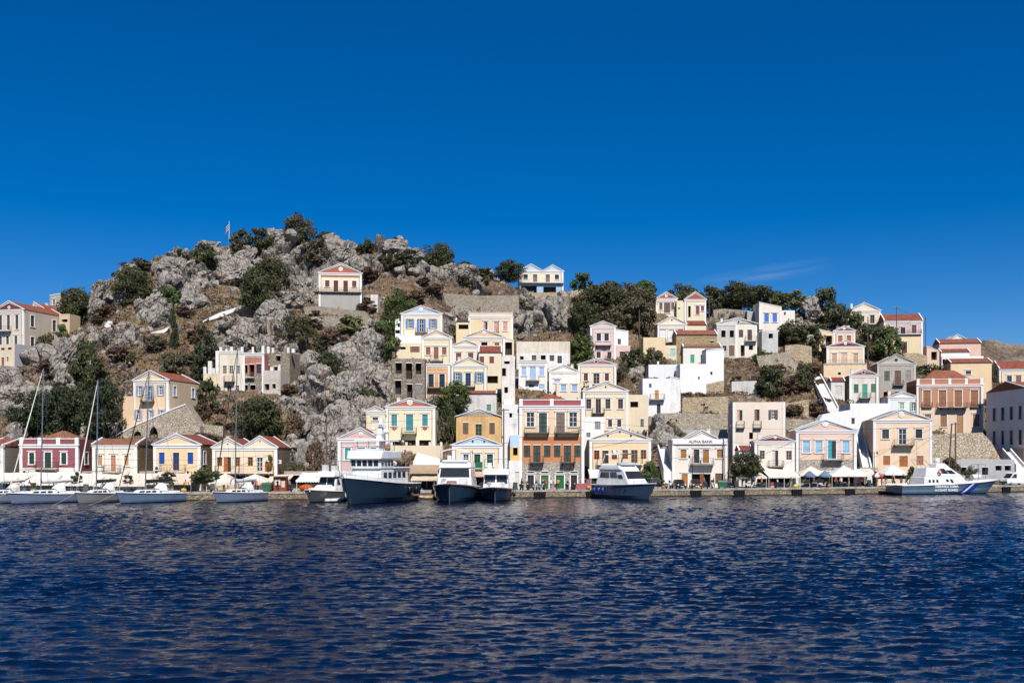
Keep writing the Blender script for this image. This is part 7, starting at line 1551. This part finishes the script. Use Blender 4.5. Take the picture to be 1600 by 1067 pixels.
# cars and van
def wheel(e, x, y, r=.31, w_=.2):
    m = MB(); m.lathe([(.02, -w_ / 2), (r * .62, -w_ / 2), (r * .9, -w_ / 2), (r, -w_ * .3), (r, w_ * .3), (r * .9, w_ / 2), (r * .62, w_ / 2), (.02, w_ / 2)], n=14); m.v = [(a + x, c + y, b_ + r) for a, b_, c in m.v]
    o = m.build('wheel', paint('#141416', .7), e, True); m = MB(); m.lathe([(.02, -w_ / 2 - .012), (r * .6, -w_ / 2 - .01), (r * .6, w_ / 2 + .01), (.02, w_ / 2 + .012)], n=12); m.v = [(a + x, c + y, b_ + r) for a, b_, c in m.v]; m.build('rim', metal('#b0b2b4'), o)
def car(label, px, off, rz, col):
    d = qd(px, off); e = thing('parked_car', label, 'car', ((px - 800) * d / FPX, d, QZ), rz, 'cars parked before the bank'); pm = gloss(col, .15, .8)
    st = [(-2.0, .62, .35, .62), (-1.9, .76, .25, .80), (-1.3, .83, .2, .92), (-.4, .84, .2, .94), (.6, .84, .2, .92), (1.3, .82, .2, .82), (1.8, .74, .25, .70), (1.95, .6, .35, .6)]
    rws = [[(x, -w_ * .9, z0), (x, -w_, (z0 + z1) / 2), (x, -w_ * .93, z1 - .06), (x, -w_ * .6, z1), (x, w_ * .6, z1), (x, w_ * .93, z1 - .06), (x, w_, (z0 + z1) / 2), (x, w_ * .9, z0)] for x, w_, z0, z1 in st]
    m = MB(); m.grid(rws, True); m.poly(rws[0]); m.poly(rws[-1][::-1]); m.build('body', pm, e, True)
    o, f = cab(e, 'cabin', -1.55, 1.0, .72, .74, .88, 1.45, .55, .75, .16, pm)
    pane(o, f['front'], .07, .93, .08, .92); pane(o, f['back'], .07, .93, .1, .9)
    for s in ('port', 'stbd'): pane(o, f[s], .12, .48, .1, .88); pane(o, f[s], .52, .88, .1, .88)
    for x in (-1.25, 1.25):
        for y in (-.76, .76): wheel(e, x, y)
    for y in (-.55, .55): m = MB(); m.ellipsoid((1.88, y, .62), (.07, .15, .1), 8, 6); m.build('headlight', gloss('#f2f2ea', .1, .5), e, True)
    MB().box(1.9, 2.02, -.7, .7, .32, .46).build('bumper', paint('#2a2a2c'), e); MB().box(2.02, 2.03, -.26, .26, .36, .46).build('number_plate', paint('#ececea'), e)
car('black rounded car parked nose to the water by the bank', 1061, 3.0, -1.5, '#1a1e22'); car('dark red rounded car parked nose to the water by the bank', 1087, 3.0, -1.62, '#5a2a2e')
def van():
    px = 1586; d = qd(px, 4.0); e = thing('parked_van', 'white panel van facing left at the right edge', 'van', ((px - 800) * d / FPX, d, QZ), math.pi + quay_yaw((px - 800) * d / FPX) * .8); pm = gloss('#f4f4f4', .25, .5)
    prof = [(-2.7, .35), (2.5, .35), (2.62, .7), (2.5, 1.05), (1.75, 1.22), (1.1, 2.05), (.7, 2.25), (-2.55, 2.3), (-2.72, 2.1)]
    m = MB(); rws = []
    for y, k in ((-.98, .97), (-.9, 1.0), (.9, 1.0), (.98, .97)): rws.append([(x * (.99 if abs(y) > .95 else 1), y, .35 + (z - .35) * k) for x, z in prof])
    m.grid(rws, True); m.poly(rws[0]); m.poly(rws[-1][::-1]); m.build('body', pm, e)
    for s in (-1, 1): y = s * .985; MB().prism([(1.68, y, 1.25), (1.05, y, 1.95), (.55, y, 1.95), (.55, y, 1.25)], (0, s * .02, 0)).build('side_window', glass(1), e)
    MB().hexa([(1.78, -.8, 1.26), (1.8, -.8, 1.26), (1.8, .8, 1.26), (1.78, .8, 1.26)], [(1.16, -.72, 2.02), (1.18, -.72, 2.02), (1.18, .72, 2.02), (1.16, .72, 2.02)]).build('windscreen', glass(1), e)
    for x in (-1.7, 1.75):
        for y in (-.86, .86): wheel(e, x, y, .34, .22)
    MB().box(2.55, 2.7, -.9, .9, .35, .6).build('bumper', paint('#3a3c40'), e)
    for y in (-.7, .7): MB().box(2.5, 2.62, y - .14, y + .14, .78, .98).build('headlight', gloss('#e8e8e4', .1, .5), e)
van()
def bin_(label, px, off):
    d = qd(px, off); e = thing('waste_container', label, 'bin', ((px - 800) * d / FPX, d, QZ), 0, 'green waste containers'); g = gloss('#2f6a48', .45, .1)
    MB().hexa([(-.55, -.4, .18), (.55, -.4, .18), (.55, .4, .18), (-.55, .4, .18)], [(-.68, -.5, 1.05), (.68, -.5, 1.05), (.68, .5, 1.05), (-.68, .5, 1.05)]).build('body', g, e)
    MB().prism([(-.7, -.54, 1.05), (-.7, .52, 1.05), (-.7, .5, 1.2), (-.7, .1, 1.3), (-.7, -.5, 1.15)], (1.4, 0, 0)).build('lid', gloss('#2a5e40', .45, .1), e)
    for x in (-.45, .45):
        for y in (-.3, .3): m = MB(); m.lathe([(.02, -.03), (.1, -.03), (.1, .03), (.02, .03)], n=8); m.v = [(a + x, c + y, b_ + .1) for a, b_, c in m.v]; m.build('wheel', paint('#1a1a1a'), e)
bin_('green waste container in front of the bank', 1128, 1.8); bin_('green waste container right of the tallest masted yacht', 417, 2.2)
# tables and chairs in the shade
def seating():
    te_ = thing('cafe_table', 'x', 'table'); MB().box(-.4, .4, -.4, .4, .7, .74).build('top', paint('#e2ddd2'), te_)
    for x in (-.33, .33):
        for y in (-.33, .33): MB().bar((x, y, 0), (x, y, .7), .025, n=5).build('leg', paint('#4a4a4c'), te_)
    ch = thing('cafe_chair', 'x', 'chair'); MB().box(-.22, .22, -.22, .22, .43, .47).build('seat', paint('#b8a890'), ch); MB().box(-.22, .22, .19, .23, .5, .88).build('backrest', paint('#b8a890'), ch)
    for x in (-.2, .2):
        for y in (-.2, .2): MB().bar((x, y, 0), (x, y, .45 if y < 0 else .86), .018, n=5).build('leg', paint('#5a4a3c'), ch)
    return te_, ch
tb0, ch0 = seating(); first = True
spots = [(40, 'under the maroon house awning'), (62, 'under the maroon house awning'), (120, 'under the pale awning'), (165, 'under the beige awning'), (195, 'under the beige awning'), (250, 'under the tan awning'), (280, 'under the tan awning'), (345, 'under the left white tent awning'), (390, 'under the right white tent awning'),
         (1185, 'under the left scalloped canopy'), (1222, 'under the right scalloped canopy'), (1240, 'under the right scalloped canopy'), (1272, 'under the beige peaked canopy'), (1318, 'under the white peaked canopy'), (1336, 'under the white peaked canopy'), (1390, 'under the large white parasol')]
seen_ = {}
for _, where in spots: seen_.setdefault(where, []).append(_)
for k, (px, where) in enumerate(spots):
    nth = '' if len(seen_[where]) == 1 else ('left ' if seen_[where].index(px) == 0 else 'right ')
    d = qd(px, 4.2 + (k % 3) * .5); p = Vector(((px - 800) * d / FPX, d, QZ)); t = tb0 if first else copy_tree(tb0); t.location = p; tag(t, nth + 'square white cafe table ' + where, 'table', 'cafe tables in the shade')
    for s in (-1, 1):
        c = ch0 if (first and s < 0) else copy_tree(ch0); c.location = p + Vector((s * .75, rnd.uniform(-.2, .2), 0)); c.rotation_euler = (0, 0, -s * 1.57 + rnd.uniform(-.3, .3)); tag(c, ('left' if s < 0 else 'right') + ' hand cafe chair at the ' + nth + 'table ' + where, 'chair', 'cafe chairs in the shade')
    first = False
# planters, boards and crates along the shop fronts
for k, (px, wh) in enumerate([(52, 'under the cream striped awning'), (134, 'under the pale awning'), (218, 'under the beige awning'), (268, 'under the tan awning'), (332, 'under the left tent awning'), (408, 'beside the green waste container'), (700, 'between the two bow-on yachts'), (805, 'left of the scooters'), (868, 'left of the green stone door'), (1036, 'left of the parked black car'), (1150, 'beside the round quay tree'), (1206, 'at the scalloped canopies'), (1295, 'between the peaked canopies'), (1358, 'at the steep stairway'), (1425, 'behind the patrol boat wheelhouse')]):
    d = qd(px, 2.6 + k % 3 * .5); loc = ((px - 800) * d / FPX, d, QZ)
    if k % 3 == 0:
        e = thing('planter', 'terracotta planter with green shrub ' + wh, 'planter', loc, 0, 'planters on the quay'); MB().lathe([(.02, 0), (.24, 0), (.34, .5), (.3, .52), (.02, .48)], n=10).build('pot', plaster('#b8694c', .3), e, True); o = link('shrub', crown_of('x', 'gr', k), e, (0, 0, .95)); o.scale = (.5, .5, .55)
    elif k % 3 == 1:
        e = thing('menu_board', 'folding menu board ' + wh, 'sign', loc, .3, 'menu boards on the quay')
        for s in (-1, 1): MB().hexa([(-.32, s * .3, 0), (.32, s * .3, 0), (.32, s * .34, 0), (-.32, s * .34, 0)], [(-.32, s * .02, 1.15), (.32, s * .02, 1.15), (.32, s * .06, 1.15), (-.32, s * .06, 1.15)]).build('board', paint('#2c3a34' if s < 0 else '#6a4a34'), e)
    else:
        e = thing('crate_stack', 'stack of plastic crates ' + wh, 'crates', loc, .1, 'crate stacks on the quay')
        for j in range(3): MB().box(-.3, .3, -.2, .2, j * .3, j * .3 + .28).build('crate', paint(['#3a5aa0', '#b8402e', '#d8a838'][(j + k) % 3]), e)
# quay fenders and bollards
FM = paint('#131315', .8)
for px, lab in ((844, 'below the second stone doorway'), (925, 'left of the blue hulled yacht'), (1088, 'below the parked red car'), (1156, 'below the round quay tree'), (1246, 'below the slate blue parasols'), (1329, 'below the white peaked canopy'), (1573, 'right of the patrol boat bow')):
    d = quay_ray(px) - .35; x = (px - 800) * d / FPX; e = thing('quay_fender', 'black rubber fender rack on the quay wall ' + lab, 'fender', (x, d, 0), quay_yaw(x), 'black quay fenders')
    for k in range(5): MB().box(-.85 + k * .36, -.6 + k * .36, -.1, .25, -.3, .92).build('rubber_block', FM, e)
    MB().box(-.95, .95, .1, .3, .6, .75).box(-.95, .95, .1, .3, -.1, .05).build('rack', paint('#2a2420'), e)
for px, lab in ((826, 'left of the first stone doorway'), (893, 'below the navy scooter'), (969, 'behind the blue hulled yacht'), (1062, 'in front of the black car'), (1105, 'left of the bank waste container'), (1212, 'below the right scalloped canopy'), (1268, 'below the left slate blue parasol'), (1352, 'at the foot of the steep stairway'), (330, 'behind the tallest masted yacht'), (455, 'right of the ticket kiosk')):
    d = quay_ray(px) + .45; e = thing('bollard', 'black iron mooring bollard ' + lab, 'bollard', ((px - 800) * d / FPX, d, QZ), 0, 'mooring bollards on the quay edge'); MB().lathe([(.02, 0), (.2, 0), (.13, .08), (.12, .3), (.22, .36), (.22, .44), (.02, .48)], n=10).build('post', paint('#1c1c1e', .6), e, True); MB().lathe([(.02, -.01), (.26, -.01), (.26, .03), (.02, .03)], n=10).build('foot_plate', paint('#2a2a2a'), e)
# poles, lamps, cables
b = NB('weathered pole'); n1 = b.noise(b.pos(1, 1, .2), 5, 3); b.base(b.mix(n1, (0.06, 0.04, 0.03), (0.16, 0.115, 0.085)), .9, .2); WOOD = b.m
def pole(label, px, yt, yb, d=None, lean=0.0, arms=1, r=.13):
    if d is None: d = ground(px, yb)[0].y - .4
    o = at(px, yb, d); h_ = (yb - yt) * d / FPX; e = thing('utility_pole', label, 'pole', o); t = Vector((lean * h_, 0, h_))
    MB().bar((0, 0, -1), t, r, r * .75, 7).build('shaft', WOOD, e)
    for k in range(arms):
        z = t * (1 - .02 - .06 * k); MB().box(z.x - .8, z.x + .8, -.05, .05, z.z - .06, z.z + .06).build('crossarm', WOOD, e)
        for s in (-.7, -.35, .35, .7): MB().bar((z.x + s, 0, z.z + .06), (z.x + s, 0, z.z + .22), .04, n=5).build('insulator', paint('#d8d8d4'), e)
    return e
pole('brown utility pole against the tall white house', 787, 638, 764, qd(787, 7.5), .0)
pole('dark utility pole at the right corner of the bank', 1138, 664, 764, qd(1138, 5.5))
pole('upright pole of the leaning pair behind the patrol boat', 1493, 660, 764, qd(1493, 6), 0, 1, .16); pole('leaning pole of the pair behind the patrol boat', 1480, 662, 764, qd(1480, 6), .07, 0, .16)
pole('tall utility pole left of the pink over yellow house', 1401, 479, 560); pole('utility pole right of the pink over yellow house', 1446, 496, 560)
pole('utility pole right of the brick red pediment houses', 1108, 463, 520); pole('bare pole right of the pink house', 999, 484, 552, None, 0, 0); pole('thin pole in front of the dark trees on the right slope', 1356, 495, 568, None, 0, 0)
pole('left bare pole against the central spur', 510, 652, 762, qd(510, 9.5), 0, 0); pole('shorter right pole against the central spur', 516, 690, 762, qd(516, 9.3), 0, 0); pole('thin pole in front of the orange pediment house', 779, 500, 540, None, 0, 0, .09)
def lamp(label, px, yt, off):
    d = qd(px, off); h_ = (HY - yt) * d / FPX + CZ - QZ; e = thing('street_lamp', label, 'street lamp', ((px - 800) * d / FPX, d, QZ), 0); MB().bar((0, 0, 0), (0, 0, h_), .07, .04, 7).build('post', paint('#2a2c30'), e)
    for s in (-1, 1): MB().bar((0, 0, h_ - .25), (s * .5, 0, h_ - .05), .025, n=5).build('arm', paint('#2a2c30'), e); MB().lathe([(.06, -.35), (.16, -.1), (.16, 0), (.02, .12)], (s * .5, 0, h_ - .05), 6).build('lantern', glass(1), e)
lamp('twin lantern street lamp before the bank', 1082, 712, 2.2); lamp('twin lantern street lamp beside the dark green quay tree', 299, 736, 2.0); lamp('twin lantern street lamp left of the peach two storey house', 1366, 706, 5.0)
CAB = paint('#1c1c1e', .6)
def cable(label, pts, r=.022):
    P = [at(px, py, d) for px, py, d in pts]; m = MB()
    for a, c in zip(P, P[1:]):
        n = 14; sag = (c - a).length * .012; q_ = [a.lerp(c, k / n) + Vector((0, 0, -sag * 4 * (k / n) * (1 - k / n))) for k in range(n + 1)]; m.path(q_, r, 4)
    o = m.build('power_cable', CAB); tag(o, label, 'cable')
cable('power cable strung across the left waterfront houses', [(-30, 711, qd(-30, 8)), (150, 716, qd(150, 7.6)), (320, 718, qd(320, 7.6)), (510, 700, qd(510, 9))])
cable('power cable from the spur pole to the brown pole', [(510, 664, qd(510, 9)), (787, 642, qd(787, 7))]); cable('power cable across the orange house from the brown pole', [(787, 645, qd(787, 7)), (1138, 672, qd(1138, 5))])
cable('upper power cable from bank pole to the leaning poles', [(1138, 668, qd(1138, 5)), (1490, 664, qd(1490, 6))]); cable('lower power cable from bank pole to the leaning poles', [(1138, 690, qd(1138, 5)), (1365, 706, qd(1365, 6)), (1490, 672, qd(1490, 6))])
cable('power cable between the two skyline poles at right', [(1401, 482, ground(1401, 560)[0].y - .4), (1446, 499, ground(1446, 560)[0].y - .4)])
# flag on the hill
g, _ = ground(358, 391); o = at(358, 391, g.y); e = thing('flagpole', 'white flagpole with limp blue and white striped flag on the rocks', 'flagpole', o); h_ = (391 - 346) * g.y / FPX
MB().bar((0, 0, -1), (0, 0, h_), .09, .05, 7).build('pole', paint('#e8e8e6'), e)
m = MB(); nst = 7; fw = 1.1; fh_ = 3.4
for k in range(nst):
    m.cur = k % 2; rws = []
    for j in (0, 1):
        q_ = []
        for i in range(8):
            t = i / 7; q_.append((-.05 - fw * t * .8, .18 * math.sin(t * 7), h_ - .3 - (fh_ - 1.4) * (k + j) / nst - 1.5 * t * t - .25 * t))
        rws.append(q_)
    m.grid(rws)
fl = m.build('flag', [fabric('#0c1e58'), fabric('#c8ccd8')], e, True)
# odds and ends on the quay
d = qd(909, 2.4); o = Vector(((909 - 800) * d / FPX, d, QZ)); e = thing('ramp_wall', 'low maroon ramp wall with yellow box right of the stone doorways', 'wall', o, quay_yaw(o.x) * .6)
MB().prism([(-1.6, 0, 0), (1.3, 0, 0), (1.3, 0, 1.55), (.7, 0, 1.55), (.7, 0, .95), (-.6, 0, .9), (-1.6, 0, .2)], (0, .5, 0)).build('masonry', plaster('#a8505a', .4), e); MB().box(.75, 1.25, -.35, 0, .25, .6).build('meter_box', paint('#d8a020'), e)
d = qd(478, 1.8); o = Vector(((478 - 800) * d / FPX, d, QZ)); e = thing('covered_dinghy', 'bright orange tarpaulin covered dinghy on the quay', 'dinghy', o); MB().ellipsoid((0, 0, .55), (1.0, .55, .45), 12, 6).build('cover', fabric('#d4601c'), e, True)
for x in (-.6, .6): MB().box(x - .06, x + .06, -.5, .5, 0, .35).build('trestle', WOOD, e)
for px, col, lab in ((488, '#e0b818', 'yellow mooring buoy beside the orange covered dinghy'), (1092, '#e0c020', 'yellow mooring buoy in front of the parked red car'), (1243, '#e0c020', 'yellow mooring buoy under the scalloped canopy'), (287, '#e0b818', 'yellow crate buoy left of the tallest masted yacht')):
    d = qd(px, 1.1); e = thing('mooring_buoy', lab, 'buoy', ((px - 800) * d / FPX, d, QZ), 0, 'yellow buoys on the quay'); MB().ellipsoid((0, 0, .3), (.42, .3, .3), 10, 6).build('float', gloss(col, .4, .2), e, True); MB().bar((0, 0, .55), (0, 0, .75), .05, n=6).build('eye', STEEL, e)
d = qd(437, 3.0); e = thing('kiosk', 'small ticket kiosk with sign boards right of the green bin', 'kiosk', ((437 - 800) * d / FPX, d, QZ)); MB().box(-.9, .9, 0, 1.4, 0, 2.1).build('booth', paint('#8a4a34'), e); MB().box(-1.05, 1.05, -.5, 1.5, 2.1, 2.2).build('roof', paint('#c89a84'), e); MB().box(-.7, .1, -.05, 0, .9, 1.8).build('sign_board', paint('#e8e4da'), e); MB().box(.25, .75, -.05, 0, .6, 1.5).build('sign_board', paint('#d8c8b0'), e)
d = qd(490, .8); MB_ = thing('stone_block', 'white painted block on the quay edge below the spur', 'block', ((492 - 800) * d / FPX, d, QZ)); MB().box(-.9, .8, 0, .7, 0, .5).build('slab', plaster('#e8e6e0', .4), MB_); MB().box(.8, .95, -.02, .72, -.3, .52).build('blue_edge', paint('#8fb4d8'), MB_)
# balcony flag at the bank, air conditioners, tanks
zf = CZ + (HY - PY('F', 605)) * L_.location.y / FPX - L_.location.z
fp = MB().bar((.2, -1.1, zf), (.5, -1.6, zf + 2.2), .03, n=5).build('flag_pole', paint('#d8d8d4'), L_)
MB().grid([[(.42 + .05 * math.sin(k), -1.5 + .3 * j, zf + 2.0 - k * .28 - .3 * j) for j in range(3)] for k in range(6)]).build('flag', fabric('#8a9cc4'), fp)
def place_small(nm, label, cat, reg, x, y, size, mat, off, group=None):
    px, py = PX(reg, x), PY(reg, y); p = at(px, py, qd(px, off)); e = thing(nm, label, cat, p, 0, group); s = size
    MB().box(-s, s, -s * .45, 0, -s * .7, s * .7).build('casing', mat, e); q_ = MB(); disc(q_, (-s * .25, -s * .47, 0), s * .5, .03); q_.build('grille', paint('#4a4c50'), e)
place_small('air_conditioner', 'white air conditioner on the yellow house with blue shutters', 'air conditioner', 'C', 100, 660, .5, gloss('#e6e6e2', .4, .1), 9)
place_small('air_conditioner', 'white air conditioner under the maroon house left window', 'air conditioner', 'B', 238, 695, .45, gloss('#e6e6e2', .4, .1), 9)
place_small('air_conditioner', 'white air conditioner on the shaded side of the cream double house', 'air conditioner', 'C', 1220, 600, .4, gloss('#d6d6d2', .4, .1), 9)
